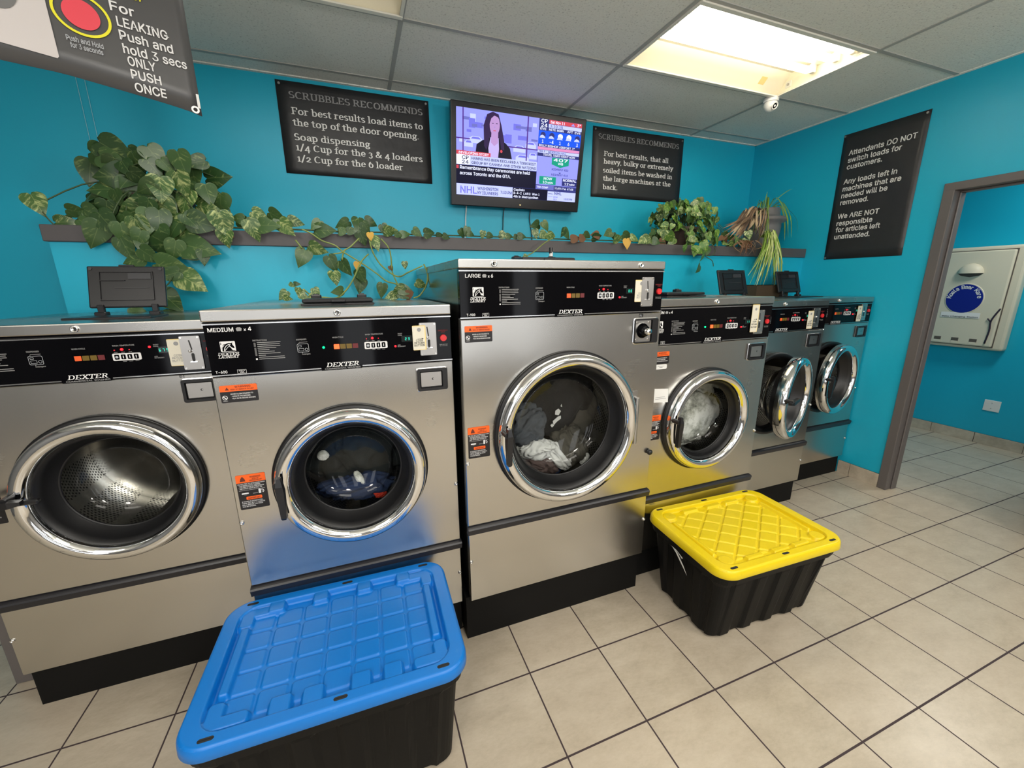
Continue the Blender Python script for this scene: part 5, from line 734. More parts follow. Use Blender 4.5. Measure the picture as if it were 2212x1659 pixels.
Pg(circ(.300, .112, .036, 24, .060), 'tv_skin'); Pg([(.262, .11), (.264, .07), (.285, .048), (.325, .055), (.338, .09), (.322, .066), (.296, .058), (.275, .075)], 'tv_hair')
for dx in (-.014, .014): R_(.300 + dx - .006, .300 + dx + .006, .101, .105, 'tv_hair')
R_(.291, .310, .142, .147, 'tv_red'); R_(.297, .303, .122, .125, 'tv_lav2'); Pg(circ(.352, .262, .009, 12), 'tv_red')
Pg([(.228, .24), (.222, .13), (.250, .075), (.262, .13), (.262, .22), (.244, .262)], 'tv_hair'); Pg([(.340, .09), (.366, .19), (.374, .255), (.352, .25), (.338, .19)], 'tv_hair')
R_(.036, .275, .280, .305, 'tv_red'); Tx('DEVELOPING STORY', .052, .300, .021, 'tv_white', .21, .02)
R_(.036, .625, .3035, .3625, 'tv_pale'); R_(.036, .128, .3035, .3625, 'tv_white')
for i, s in enumerate(('CP', '24')): Tx(s, .074, .330 + i * .027, .030, 'tv_dark', .046, .03)
Tx('HAMAS HAS BEEN DECLARED A TERRORIST', .140, .3285, .0225, 'tv_dark', .474); Tx('GROUP BY CANADA AND OTHER NATIONS', .140, .3545, .0225, 'tv_dark', .476)
R_(.036, .624, .366, .4765, 'tv_dark'); R_(.036, .052, .368, .388, 'tv_red')
Tx('Remembrance Day ceremonies are held', .059, .3895, .029, 'tv_white', .513); Tx('across Toronto and the GTA.', .059, .4235, .029, 'tv_white', .368)
R_(.036, .448, .4785, .548, 'tv_pale'); Tx('NHL', .062, .537, .062, 'tv_lav2', .118, .03); Tx('WASHINGTON', .185, .511, .027, 'tv_navy', .152); Tx('NY ISLANDERS', .185, .5385, .027, 'tv_navy', .152); Tx('7:30 PM', .354, .526, .027, 'tv_navy', .086)
R_(.448, .725, .4785, .548, 'tv_dark'); Tx('Capitals', .454, .4985, .021, 'tv_white', .085); Tx('8-4-2  (.683)  Won 1', .454, .521, .021, 'tv_white', .205); Tx('4th in Metropolitan', .454, .5435, .021, 'tv_white', .195)
R_(.725, .960, .4855, .548, 'tv_pale'); Tx('NHL', .779, .507, .028, 'tv_navy', .061); Tx('EDM', .774, .527, .014, 'tv_lav2', .034); Tx('SEA', .774, .543, .014, 'tv_lav2', .030); Tx('10:00 PM', .862, .538, .018, 'tv_navy', .070)
R_(.731, .768, .501, .504, 'tv_navy'); R_(.731, .768, .519, .521, 'tv_lav2')
R_(.624, .960, .035, .262, 'tv_navy'); R_(.700, .960, .036, .060, 'tv_red'); R_(.697, .960, .062, .084, 'tv_pale')
for i, s in enumerate(('CP', '24')): Tx(s, .637, .058 + i * .026, .030, 'tv_white', .048, .035)
Tx('Sat Nov 11', .708, .057, .023, 'tv_white', .113, .02); Tx('3°', .919, .057, .024, 'tv_white', .030); Pg([(.872, .056), (.888, .041), (.904, .056)], 'tv_lav'); Tx('3:10:35', .706, .081, .022, 'tv_navy', .100, .02)
for s, x in (('EVE', .632), ('NITE', .700), ('MORN', .762), ('AFT', .843), ('EVE', .905)): Tx(s, x, .1015, .019, 'tv_white', .052 if len(s) > 3 else .046)
R_(.624, .960, .105, .187, 'tv_blue')
for i, (s, x) in enumerate((('1', .658), ('-4', .727), ('1', .794), ('6', .863), ('3', .932))):
    Tx(s, x - .008 * len(s), .181, .032, 'tv_white')
    Pg(circ(x, .131, .020, 18, .018), 'tv_white' if i in (2, 3) else 'tv_navy'); Pg([(x - .026, .150), (x - .020, .138), (x - .006, .131), (x + .010, .137), (x + .020, .150)], 'tv_pale')
Tx('BILLY BISHOP AIRPORT 3°', .630, .2025, .018, 'tv_white', .285); R_(.624, .957, .205, .222, 'tv_pink'); R_(.624, .957, .224, .242, 'tv_pale'); Tx('FEB 9 - MERIDIAN HALL', .632, .239, .018, 'tv_navy', .22); Tx('TRAVEL TIMES RIGHT NOW', .667, .2585, .018, 'tv_white', .258)
R_(.626, .960, .263, .446, 'tv_lav'); Pg([(.740, .265), (.880, .265), (.880, .308), (.811, .327), (.740, .308)], 'tv_green'); Tx('407', .752, .288, .027, 'tv_white', .116, .03); Tx('WB', .790, .309, .021, 'tv_white', .042, .02)
Tx('HIGHWAY 400', .743, .3465, .020, 'tv_navy', .135); Pg([(.802, .358), (.822, .358), (.812, .366)], 'tv_navy'); Tx('HIGHWAY 410', .743, .381, .020, 'tv_navy', .135)
R_(.651, .785, .390, .441, 'tv_green'); Tx('NOW', .684, .412, .024, 'tv_white', .068, .02); Tx('10', .678, .436, .024, 'tv_white', .032, .02); Tx('MIN', .718, .436, .017, 'tv_white', .042)
R_(.836, .960, .393, .443, 'tv_navy'); Tx('NORMAL', .842, .413, .024, 'tv_white', .112, .02); Tx('12', .856, .437, .024, 'tv_white', .034, .02); Tx('MIN', .898, .437, .017, 'tv_white', .042)
R_(.626, .960, .449, .477, 'tv_grey'); Tx('TSX COMP', .634, .469, .018, 'tv_white', .090); R_(.772, .960, .451, .476, 'tv_navy'); Tx('19,654.47', .778, .469, .018, 'tv_white', .075); Pg([(.858, .469), (.866, .456), (.874, .469)], 'tv_white'); Tx('67.08', .882, .469, .018, 'tv_white', .052)
P.build('picture', scr)
for n_, x0, x1, k, L_ in (('a', .800, .782, 'cable_white', 'white cable hanging below the television down to the plant shelf'), ('b', 1.087, 1.072, 'black_plastic', 'left black cable hanging below the middle of the television'), ('c', 1.300, 1.325, 'black_plastic', 'right black cable hanging below the television into the vine leaves')):
    b = MB(); b.tube([(x0, 3.03, 2.06), (x0 - .004, 3.045, 1.99), ((x0 + x1) / 2, 3.046, 1.90), (x1, 3.045, 1.775)], .0045 if k == 'cable_white' else .0035, k); tag(b.build('cable'), L_, 'cable', 'cables below the television')

# ------------------------------------------------------------------ washroom things
xs = X2 - .10
f5 = frame((xs, 2.50, .875), (0, -1, 0), (0, 0, 1))      # local x: distance from y=2.50 to the right
t = thing('changing_station', 'cream folded baby changing station with a blue oval badge on the washroom wall', 'changing station', (X2, 2.15, .88))
b = MB(); b.box(xs + .012, X2 - .001, 1.795, 2.52, .885, 1.80, 'station', .02, 3); b.build('wall_case', t)
b = MB(); b.box(xs - .010, xs + .02, 1.862, 2.505, .915, 1.762, 'station', .012, 3); b.box(xs + .004, xs + .013, 1.856, 2.51, .91, 1.769, 'station_shade'); fo = b.build('folding_tray', t)
f6 = frame((xs - .0105, 2.115, 1.34), (0, -1, 0), (0, 0, 1))
b = MB(); b.slab(f6, circ(0, 0, .135, 40, .14), 0, .003, 'station', .004); b.slab(f6, circ(.0, 0, .126, 40, .131), .003, .005, 'station_blue', .002)
for i, ch in enumerate('Koala Bear Kare'):
    if ch == ' ': continue
    th = radians(172 - i * 11.6)
    c0 = Vector((.100 * cos(th), .102 * sin(th), 0)); rr = th - pi / 2
    def fr_(x, y, h, c0=c0, rr=rr): return f6(c0.x + x * cos(rr) - y * sin(rr), c0.y + x * sin(rr) + y * cos(rr), h)
    b.text(fr_, ch, 0, -.012, .050, 'label_white', off=.0056, bold=.02, align='C')
b.build('badge', fo)
b = MB(); b.rect(f6, -.135, .135, -.175, -.125, 'label_white', .004); b.text(f6, 'Baby Changing Station', -.125, -.170, .016, 'black_print', w=.25, off=.005, bold=.005); b.build('instruction_plate', fo)
b = MB()
for i_ in range(1): 
    pr = [(.0875 * cos(pi / 2 * j / 8), .0875 * sin(pi / 2 * j / 8)) for j in range(9)]
    vs = []; fs = []
    for j, (r_, z_) in enumerate(pr):
        for i in range(21): th = pi * i / 20; vs.append(f6(-r_ * cos(th), .228 + z_, .055 * sin(th) * r_ / .0875))
    for j in range(8):
        for i in range(20): fs.append((j * 21 + i, j * 21 + i + 1, (j + 1) * 21 + i + 1, (j + 1) * 21 + i))
    b.add(vs, fs, 'station', True)
b.poly(f6, [(-.0875 * cos(pi * i / 20), .228, .055 * sin(pi * i / 20)) [:2] for i in range(2)] + [(.0875, .228), (.06, .205), (0, .194), (-.06, .205)], 'station_shade', .0008)
b.build('grab_knob', fo)
for y in (2.235, 2.11, 1.985):
    b = MB(); b.box(xs - .012, xs - .009, y - .025, y + .025, .935, .978, 'station_shade'); b.box(xs - .013, xs - .009, y - .025, y + .025, .925, .948, 'station', .001, 1); b.build('strap_slot', fo)
b = MB(); b.tube([(xs - .016, 1.862, 1.26), (xs - .02, 1.885, 1.20), (xs - .02, 1.90, 1.14), (xs - .018, 1.895, 1.06), (xs - .016, 1.905, .945)], .006, 'strap'); b.tube([(xs - .018, 1.90, 1.14), (xs - .02, 1.925, 1.17)], .005, 'strap'); b.build('safety_strap', fo)
t = thing('outlet_plate', 'white blank outlet cover low on the washroom wall under the changing station', 'outlet cover', (X2, 1.79, .37))
b = MB(); b.box(X2 - .006, X2, 1.735, 1.842, .322, .425, 'plate_white', .003, 2); b.build('plate', t)
for z in (.35, .40):
    b = MB(); b.cyl((X2 - .006, 1.79, z), (X2 - .0075, 1.79, z), .003, 'zinc', n=8); b.build('screw', t)
# ------------------------------------------------------------------ washers
def hole_panel(b, x0, x1, z0, z1, cx, cz, r, y, k, n=64, depth=.03):
    """sheet panel with a round opening, folded back round its edges"""
    per = []; cir = []
    corners = [atan2(z1 - cz, x1 - cx), atan2(z1 - cz, x0 - cx), atan2(z0 - cz, x0 - cx), atan2(z0 - cz, x1 - cx)]
    angs = sorted([2 * pi * i / n - pi for i in range(n)] + corners)
    for a in angs:
        c, s = cos(a), sin(a); ts = []
        if c > 1e-9: ts.append((x1 - cx) / c)
        if c < -1e-9: ts.append((x0 - cx) / c)
        if s > 1e-9: ts.append((z1 - cz) / s)
        if s < -1e-9: ts.append((z0 - cz) / s)
        t_ = min(ts); per.append((cx + c * t_, cz + s * t_)); cir.append((cx + c * r, cz + s * r))
    m = len(angs); e = .003
    sh = lambda p: (min(max(p[0], x0 + e), x1 - e), min(max(p[1], z0 + e), z1 - e))
    vs = [(p[0], y, p[1]) for p in cir] + [(sh(p)[0], y, sh(p)[1]) for p in per] + [(p[0], y + e, p[1]) for p in per] + [(p[0], y + depth, p[1]) for p in per] + [(p[0], y + depth, p[1]) for p in cir]
    fs = []
    for i in range(m):
        j = (i + 1) % m
        fs += [(i, j, m + j, m + i), (m + i, m + j, 2 * m + j, 2 * m + i), (2 * m + i, 2 * m + j, 3 * m + j, 3 * m + i), (4 * m + i, 4 * m + j, j, i)]
    b.add(vs, fs, k)
def screw(par, x, y, z, r=.0075):
    b = MB(); b.lathe([(r, 0), (r, .003), (r * .7, .005), (r * .45, .0055), (r * .4, .003), (.0001, .003)], (x, y, z), (0, -1, 0), 'screw_metal', 14); b.build('screw', par)
def warning_small(par, F, x0, z0, w, h):
    b = MB(); zo = z0 + h * .64
    b.poly(F, rr_pts(x0, x0 + w, z0, z0 + h, .004), 'label_black', .0006)
    b.poly(F, [(x0, zo), (x0 + w, zo)] + rr_pts(x0, x0 + w, z0, z0 + h, .004)[6:18][:0] + [(x0 + w, z0 + h - .003), (x0 + w - .003, z0 + h), (x0 + .003, z0 + h), (x0, z0 + h - .003)], 'orange', .0009)
    o = b.build('warning_label', par); b = MB()
    b.poly(F, [(x0 + w * .14, zo + h * .08), (x0 + w * .25, zo + h * .08), (x0 + w * .195, zo + h * .26)], 'brown_print', .0013)
    b.text(F, 'WARNING', x0 + w * .62, zo + h * .20, h * .16, 'brown_print', w=w * .44, off=.0013, bold=.02, align='C'); b.text(F, 'RISK OF SERIOUS INJURY', x0 + w * .60, zo + h * .07, h * .11, 'brown_print', w=w * .62, off=.0013, align='C')
    c = (x0 + w * .11, z0 + h * .30); b.ringpoly(F, circ(*c, h * .13, 20), circ(*c, h * .10, 20), 'white_print', .0013)
    b.poly(F, [(c[0] - h * .05, c[1] + h * .08), (c[0] - h * .09, c[1] + h * .03), (c[0] + h * .05, c[1] - h * .09), (c[0] + h * .08, c[1] - h * .06)], 'white_print', .0012); b.rect(F, c[0] - h * .11, c[0] + h * .11, c[1] - h * .21, c[1] - h * .17, 'grey_print', .0012)
    for i, s in enumerate(('NEVER ALLOW CHILDREN TO', '-OPERATE THE MACHINE', '-PLAY IN OR AROUND MACHINE')): b.text(F, s, x0 + w * (.27 if not i else .29), z0 + h * (.45 - .13 * i), h * .105, 'white_print', w=w * (.60, .50, .63)[i], off=.0013, bold=.012)
    b.build('lettering', o)
def warning_tall(par, F, x0, z0, w, h):
    b = MB(); zo = z0 + h * .775
    b.poly(F, rr_pts(x0, x0 + w, z0, z0 + h, .004), 'label_black', .0006)
    b.poly(F, [(x0, zo), (x0 + w, zo), (x0 + w, z0 + h - .003), (x0 + w - .003, z0 + h), (x0 + .003, z0 + h), (x0, z0 + h - .003)], 'orange', .0009)
    b.rrect(F, x0 + w * .25, x0 + w * .79, z0 + h * .275, z0 + h * .365, .003, 'orange', .0009)
    o = b.build('warning_label', par); b = MB()
    b.poly(F, [(x0 + w * .13, zo + h * .04), (x0 + w * .32, zo + h * .04), (x0 + w * .29, zo + h * .12), (x0 + w * .225, zo + h * .18), (x0 + w * .16, zo + h * .12)], 'brown_print', .0013)
    b.text(F, 'WARNING', x0 + w * .66, zo + h * .125, h * .065, 'brown_print', w=w * .38, off=.0013, bold=.02, align='C'); b.text(F, 'RISK OF', x0 + w * .66, zo + h * .075, h * .05, 'brown_print', w=w * .22, off=.0013, align='C'); b.text(F, 'SERIOUS INJURY', x0 + w * .66, zo + h * .03, h * .05, 'brown_print', w=w * .44, off=.0013, align='C')
    for i, (s, ww) in enumerate((('DO NOT TRY TO OPEN DOOR WHEN', .92), ('-THE DRUM IS STILL TURNING', .74), ('-YOU SEE WATER IN THE WINDOW', .86), ('-ANY CYCLE LIGHT IS STILL ON', .78))): b.text(F, s, x0 + w * (.04 if not i else .06), z0 + h * (.725 - .045 * i), h * .043, 'white_print', w=w * ww, off=.0013)
    b.rect(F, x0 + w * .05, x0 + w * .93, z0 + h * .555, z0 + h * .56, 'white_print', .0012)
    b.rrect(F, x0 + w * .12, x0 + w * .36, z0 + h * .445, z0 + h * .485, .002, 'white_print', .0012); b.rrect(F, x0 + w * .70, x0 + w * .78, z0 + h * .42, z0 + h * .55, .0022, 'white_print', .0012)
    b.ringpoly(F, [(x0 + w * .78 + w * .11 * cos(a), z0 + h * .48 + h * .06 * sin(a)) for a in [radians(75 - 13 * i) for i in range(11)]], [(x0 + w * .78 + w * .085 * cos(a), z0 + h * .48 + h * .045 * sin(a)) for a in [radians(75 - 13 * i) for i in range(11)]], 'white_print', .0012)
    b.text(F, 'OPEN', x0 + w * .20, z0 + h * .415, h * .025, 'grey_print', off=.0012); b.rect(F, x0 + w * .50, x0 + w * .68, z0 + h * .435, z0 + h * .45, 'grey_print', .0012)
    b.text(F, 'IMPORTANT', x0 + w * .52, z0 + h * .295, h * .06, 'brown_print', w=w * .42, off=.0013, bold=.02, align='C')
    for i, (s, ww) in enumerate((('IF POWER IS INTERRUPTED,', .72), ('THERE WILL BE A 1-3 MINUTE', .78), ('DELAY BEFORE THE DOOR', .70), ('CAN BE OPENED.', .46))): b.text(F, s, x0 + w * .08, z0 + h * (.215 - .048 * i), h * .043, 'white_print', w=w * ww, off=.0013)
    b.build('lettering', o)
SEG = {'0': 'abcdef', '2': 'abged', '3': 'abgcd', '5': 'afgcd', '6': 'afgecd', '7': 'abc', '1': 'bc'}
def seg7(b, F, ch, x, z, w, h, k, off):
    t_ = w * .2; m = z + h / 2
    R = dict(a=(x, x + w, z + h - t_, z + h), d=(x, x + w, z, z + t_), g=(x, x + w, m - t_ / 2, m + t_ / 2), b=(x + w - t_, x + w, m, z + h), c=(x + w - t_, x + w, z, m), f=(x, x + t_, m, z + h), e=(x, x + t_, z, m))
    for s in SEG[ch]: b.rect(F, *R[s], k, off)
def horse(b, F, x0, z0, w, h, o):
    p = lambda *q: [(x0 + a * w, z0 + c * h) for a, c in q]
    b.poly(F, rr_pts(x0, x0 + w, z0, z0 + h, w * .06), 'white_print', o)
    b.poly(F, p((.10, .04), (.96, .04), (.96, .10), (.80, .12), (.72, .22), (.70, .34), (.62, .44), (.58, .54), (.60, .60), (.66, .52), (.74, .40), (.86, .30), (.93, .36), (.90, .48), (.82, .64), (.80, .76), (.84, .88), (.74, .82), (.60, .84), (.44, .78), (.30, .66), (.18, .46), (.12, .26)), 'panel_black', o + .0002)
    b.ringpoly(F, p((.20, .04), (.23, .26), (.30, .46), (.42, .62), (.56, .72), (.70, .74)), p((.25, .04), (.28, .25), (.345, .44), (.45, .58), (.58, .67), (.70, .70)), 'white_print', o + .0004)
    for a, c in ((.05, .28), (.08, .42), (.13, .55), (.20, .67)): b.poly(F, p((a, c), (a + .16, c + .02), (a + .17, c + .07), (a + .04, c + .06)), 'panel_black', o + .0003)
    b.poly(F, p((.03, .66), (.06, .90), (.09, .90), (.09, .72)), 'panel_black', o + .0003)

def washer(xc, xl, xr, yf, yb, zk, zs, zb, zp, zl, zt, dz, R, label, size, model, digits, sL=0, sT=0, sC=0, sB=0, coin='plate', lid='open', angle=0, tagcfg=None, lit=(1, 1), kick=.025, kx=0, code=None, loaded=True, labels=True, handle='down', cb=None, stub=(True, True), gd=.036, gi=.033):
    T = thing('washing_machine', label, 'washing machine', (xc, yf, 0), 'row of stainless washing machines')
    F = frame((xc, yf, 0), (1, 0, 0), (0, 0, 1))
    ro = R - .017                       # opening radius
    b = MB()                            # cabinet: sides, back and top deck
    y1 = yf + .031
    b.box(xl + .003, xl + .012, y1, yb, zk - .04, zl + .004, 'cabinet_side'); b.box(xr - .012, xr - .003, y1, yb, zk - .04, zl + .004, 'cabinet_side'); b.box(xl + .012, xr - .012, yb - .01, yb, zk - .04, zl, 'cabinet_side')
    b.box(xl + .003, xr - .003, y1, yb, zk - .045, zk - .04, 'dark_inside'); b.build('cabinet', T)
    b = MB(); hole_panel(b, xl, xr, zs + .001, zb - .003, xc, dz, ro, yf, 'stainless'); b.build('front_panel', T)
    b = MB(); b.box(xl + .001, xr - .001, yf + .001, yf + .03, zk, zs - .036, 'stainless', .0025, 1); b.build('lower_panel', T)
    b = MB(); b.add([(x, y, z) for x in (xl - .002, xr + .003) for y, z in ((yf + .01, zs + .001), (yf - .012, zs - .004), (yf - .016, zs - .010), (yf - .010, zs - .034), (yf - .004, zs - .037), (yf + .01, zs - .037))], [(0, 1, 2, 3, 4, 5), (11, 10, 9, 8, 7, 6)] + [(i, (i + 1) % 6, 6 + (i + 1) % 6, 6 + i)[::-1] for i in range(6)], 'strip_black'); b.build('bumper_strip', T)
    b = MB(); b.box(xl + (.012 + kx), xr - .004, yf + kick, yb - .03, 0, zk - .0005, 'plinth_black'); b.build('plinth', T)
    b = MB(); b.box(xl - .001, xr + .001, yf - .004, yb, zl, zt, 'stainless_lid', .004, 2); b.build('top_cover', T)
    # lock on the top cover
    for dx in ((0,) if size != 'LARGE' else (-.308, .313)):
        b = MB(); zz = (zl + zt) / 2; b.lathe([(.011, 0), (.011, .004), (.009, .007), (.0065, .007), (.006, .004), (.0001, .004)], (xc + dx, yf - .004, zz), (0, -1, 0), 'chrome', 20); b.box(xc + dx - .001, xc + dx + .001, yf - .0095, yf - .006, zz - .004, zz + .004, 'black_print'); b.build('lid_lock', T)
    # control panel
    b = MB(); b.box(xl + .002, xr - .002, yf + .001, yf + .03, zb - .001, zl - .0005, 'panel_black', .001, 1)
    b.box(xl + .001, xr - .001, yf - .002, yf + .001, zp + .0005, zp + .004, 'trim_silver'); b.box(xl + .001, xc - .062, yf - .002, yf + .001, zb + .0005, zb + .004, 'trim_silver'); b.box(xc + .062, xr - .001, yf - .002, yf + .001, zb + .0005, zb + .004, 'trim_silver')
    b.box(xl + .001, xr - .001, yf - .0015, yf + .001, zp + .0055, zp + .007, 'black_print')
    b.slab(F, [(-.068, zb + .006), (-.066, zb - .006), (.058, zb - .006), (.064, zb + .006)], .0005, .0022, 'panel_black')
    cp = b.build('control_panel', T)
    b = MB(); o = .0009
    if size and stub[0]:
        b.text(F, size, -.365 + sL, zp - .0205, .0175, 'white_print', w=.0667 if size == 'MEDIUM' else .0555, off=o, bold=.025)
        bx = (-.2840 + sL) if size == 'MEDIUM' else (-.2960 + sL)
        b.poly(F, [(bx - .006, zp - .0205), (bx + .006, zp - .0205), (bx + .008, zp - .0125), (bx + .004, zp - .009), (bx - .004, zp - .009), (bx - .008, zp - .0125)], 'grey_print', o)
        b.text(F, 'x', bx + .0125, zp - .0205, .014, 'white_print', off=o, bold=.02); b.text(F, {'MEDIUM': '4', 'LARGE': '6'}[size], bx + .024, zp - .0205, .0185, 'white_print', off=o, bold=.025)
    z0 = zb
    if stub[0]:
        horse(b, F, -.340 + sL, z0 + .0755, .040, .032, o)
        b.text(F, 'DEXTER', -.350 + sL, z0 + .0645, .0115, 'white_print', w=.057, off=o, shear=.25, font='serif'); b.text(F, 'LAUNDRY', -.350 + sL, z0 + .0555, .0115, 'white_print', w=.055, off=o, shear=.25, font='serif')
        b.text(F, model, -.364 + sL, z0 + .0085, .0118, 'white_print', w=.031, off=o, bold=.025)
        b.ringpoly(F, rr_pts(-.3065 + sL, -.282 + sL, z0 + .005, z0 + .0175, .001), rr_pts(-.3058 + sL, -.2827 + sL, z0 + .0057, z0 + .0168, .001), 'white_print', o); b.text(F, 'MADE IN', -.2942 + sL, z0 + .0125, .0045, 'white_print', off=o, align='C'); b.text(F, 'USA', -.2942 + sL, z0 + .0070, .0065, 'white_print', off=o, align='C', bold=.02)
    b.text(F, 'DEXTER', -.0517, z0 + .0055, .0195, 'white_print', w=.103, off=.0026, shear=.30, font='serif'); b.text(F, 'COMMERCIAL WASHER', -.0565, z0 - .003, .0072, 'grey_print', w=.112, off=.0026, bold=.0)
    ix = -.253 + sL * .8
    b.text(F, 'INSTRUCTIONS', ix, z0 + .1035, .0068, 'grey_print', w=.040, off=o)
    for i, ww in enumerate((.066, .063, .064, .052, .032, .046, .062, .020, .072, .073)):
        b.rect(F, ix + .011, ix + .011 + ww, z0 + .0975 - i * .0058, z0 + .0995 - i * .0058, 'grey_print', o)
    b.rect(F, ix + .002, ix + .0075, z0 + .086, z0 + .099, 'grey_dim', o); b.rect(F, ix + .002, ix + .0075, z0 + .057, z0 + .083, 'grey_dim', o); b.rect(F, ix + .002, ix + .0070, z0 + .0445, z0 + .0495, 'white_print', o)
    dx = -.131 + sL * .35; b.text(F, 'DISPENSER', dx, z0 + .0995, .0068, 'grey_print', w=.030, off=o); b.rect(F, dx + .007, dx + .032, z0 + .0925, z0 + .0938, 'grey_print', o)
    b.ringpoly(F, rr_pts(dx, dx + .034, z0 + .060, z0 + .088, .004), rr_pts(dx + .001, dx + .033, z0 + .061, z0 + .087, .004), 'grey_light', o)
    for q in ((.004, .013, .0775, .0835), (.004, .019, .0645, .0735)): b.ringpoly(F, rr_pts(dx + q[0], dx + q[1], z0 + q[2], z0 + q[3], .001), rr_pts(dx + q[0] + .0008, dx + q[1] - .0008, z0 + q[2] + .0008, z0 + q[3] - .0008, .001), 'grey_light', o)
    b.ringpoly(F, circ(dx + .0265, z0 + .069, .0046, 16), circ(dx + .0265, z0 + .069, .0036, 16), 'grey_light', o); b.rect(F, dx + .006, dx + .0072, z0 + .0875, z0 + .0905, 'grey_light', o); b.rect(F, dx + .013, dx + .0142, z0 + .0575, z0 + .0605, 'grey_light', o); b.text(F, 'Detergent', dx + .012, z0 + .052, .0062, 'grey_print', off=o)
    cx = -.0215 + sT * .1; b.text(F, 'WASH CYCLE', cx - .002, z0 + .101, .0068, 'grey_print', w=.034, off=o)
    tx = .0746 + sT; b.text(F, 'WASH TEMPERATURE', tx + .005, z0 + .106, .0065, 'grey_print', w=.058, off=o)
    b.slab(F, rr_pts(tx, tx + .0754, z0 + .0585, z0 + .0825, .004), .0005, .0022, 'white_print')
    for i in range(3): b.rect(F, tx + .006 + .019 * i, tx + .015 + .019 * i, z0 + .0855, z0 + .0866, 'grey_print', o); b.rect(F, tx + .024 + .0165 * i, tx + .034 + .0165 * i, z0 + .0545, z0 + .0556, 'grey_print', o)
    b.text(F, 'INSERT', .187 + sT * 1.2, z0 + .104, .005, 'grey_print', off=o); b.text(F, 'COINS', .187 + sT * 1.2, z0 + .0985, .005, 'grey_print', off=o); b.text(F, 'ADD', .184 + sT * 1.05, z0 + .064, .0055, 'grey_print', off=o); b.text(F, 'DETERGENT', .184 + sT * 1.05, z0 + .059, .0055, 'grey_print', off=o)
    b.text(F, 'EMERGENCY', .3465 + sB, z0 + .108, .0068, 'red_dim', off=o, align='C'); b.text(F, 'STOP', .3465 + sB, z0 + .102, .0068, 'red_dim', off=o, align='C'); b.text(F, 'Push and Hold', .3465 + sB, z0 + .058, .005, 'grey_print', off=o, align='C'); b.text(F, 'for 3 seconds', .3465 + sB, z0 + .053, .005, 'grey_print', off=o, align='C')
    b.build('lettering', cp)
    for i, k in enumerate(('lit_hot' if lit[1] == 2 else 'lit_orange', 'dim_yellow', 'dim_yellow', 'dim_red')):
        b = MB(); x = cx + i * .0196; b.slab(F, rr_pts(x, x + .0170, z0 + .0645, z0 + .0805, .001), .0005, .0016, k); b.build('cycle_light', cp)
    for i in range(4):
        b = MB(); x = tx + .0055 + i * .0170; b.slab(F, rr_pts(x, x + .0120, z0 + .0625, z0 + .0788, .002), .002, .0032, 'panel_black'); c = x + .006
        if i: b.rect(F, c - .0012, c + .0012, z0 + .066, z0 + .075, 'white_print', .0036)
        else: b.poly(F, circ(c, z0 + .0707, .0042, 8), 'grey_light', .0036)
        b.build('temperature_button', cp)
    def led(x, z, k, r=.0042):
        b = MB(); b.ball((xc + x, yf - .001, z), r, k, 8); b.build('indicator_light', cp)
    if lit[0]: led(-.053, z0 + .072, 'led_green')
    led(tx + .0275, z0 + .095, 'led_red'); led(tx + .008, z0 + .0935, 'led_dim', .0018); led(tx + .047, z0 + .0935, 'led_dim', .0018)
    led(.1765 + sT * 1.05, z0 + (.0625 if coin != 'first' else .099), 'led_red', .0038)
    b = MB(); ddx = .1985 + sT * 1.2; b.slab(F, rr_pts(ddx, ddx + .036, z0 + .076, z0 + .098, .001), .0004, .0008, 'display_dark'); dsp = b.build('display', cp)
    b = MB(); n = len(digits)
    for i, ch in enumerate(digits): seg7(b, F, ch, ddx + .0335 - (n - i) * .0105, z0 + .0815, .0048, .0098, 'digit_teal', .0012)
    b.build('digits', dsp)
    b = MB(); b.cyl(F(.3465 + sB, z0 + .083, .0005), F(.3465 + sB, z0 + .083, .007), .0125, 'red_button', .0115, n=24); b.build('stop_button', cp)
    # coin slot plate
    qx, qz = .261 + sC, zb + (.0225 if zp - zb > .15 else .0125)
    b = MB(); b.slab(F, rr_pts(qx, qx + .0605, qz, qz + .1185, .004), .0005, .004, 'zinc', .0008)
    b.poly(F, [(qx + .030, qz + .070), (qx + .034, qz + .070), (qx + .030, qz + .103), (qx + .026, qz + .103)][::1], 'black_print', .0046); b.rrect(F, qx + .028, qx + .037, qz + .030, qz + .058, .0042, 'black_print', .0046)
    cplate = b.build('coin_plate', T)
    b = MB(); b.ball(F(qx + .027, qz + .066, .006), .0055, 'chrome', 8); b.build('return_button', cplate)
    b = MB(); b.slab(F, rr_pts(qx + .022, qx + .045, qz + .026, qz + .0305, .002), .004, .010, 'chrome', .001); b.build('coin_lip', cplate)
    for a, c in ((.006, .006), (.0545, .006), (.006, .1125), (.0545, .1125)):
        b = MB(); b.cyl(F(qx + a, qz + c, .004), F(qx + a, qz + c, .006), .0035, 'screw_metal', n=10); b.build('screw', cplate)
    if tagcfg:
        x, z, w, h, kk, arrow = tagcfg
        tf = frame(F(x, z, .0052 if arrow else .0014), (1, 0, 0), (0, 0, 1)); b = MB(); b.slab(tf, rr_pts(0, w, 0, h, .003), 0, .0008, 'card_yellow'); b.slab(tf, rr_pts(.0, w - .004, .0015, h - .003, .003), .0008, .0011, 'card_cream'); o_ = b.build('coin_return_card', T); b = MB()
        b.poly(tf, circ(w * .5, h * .83, .007, 16), 'grey_print', .0015)
        if arrow:
            b.rect(tf, w * .35, w * .75, h * .455, h * .468, 'black_print', .0015); b.poly(tf, [(w * .68, h * .49), (w * .82, h * .4615), (w * .68, h * .43)], 'black_print', .0015)
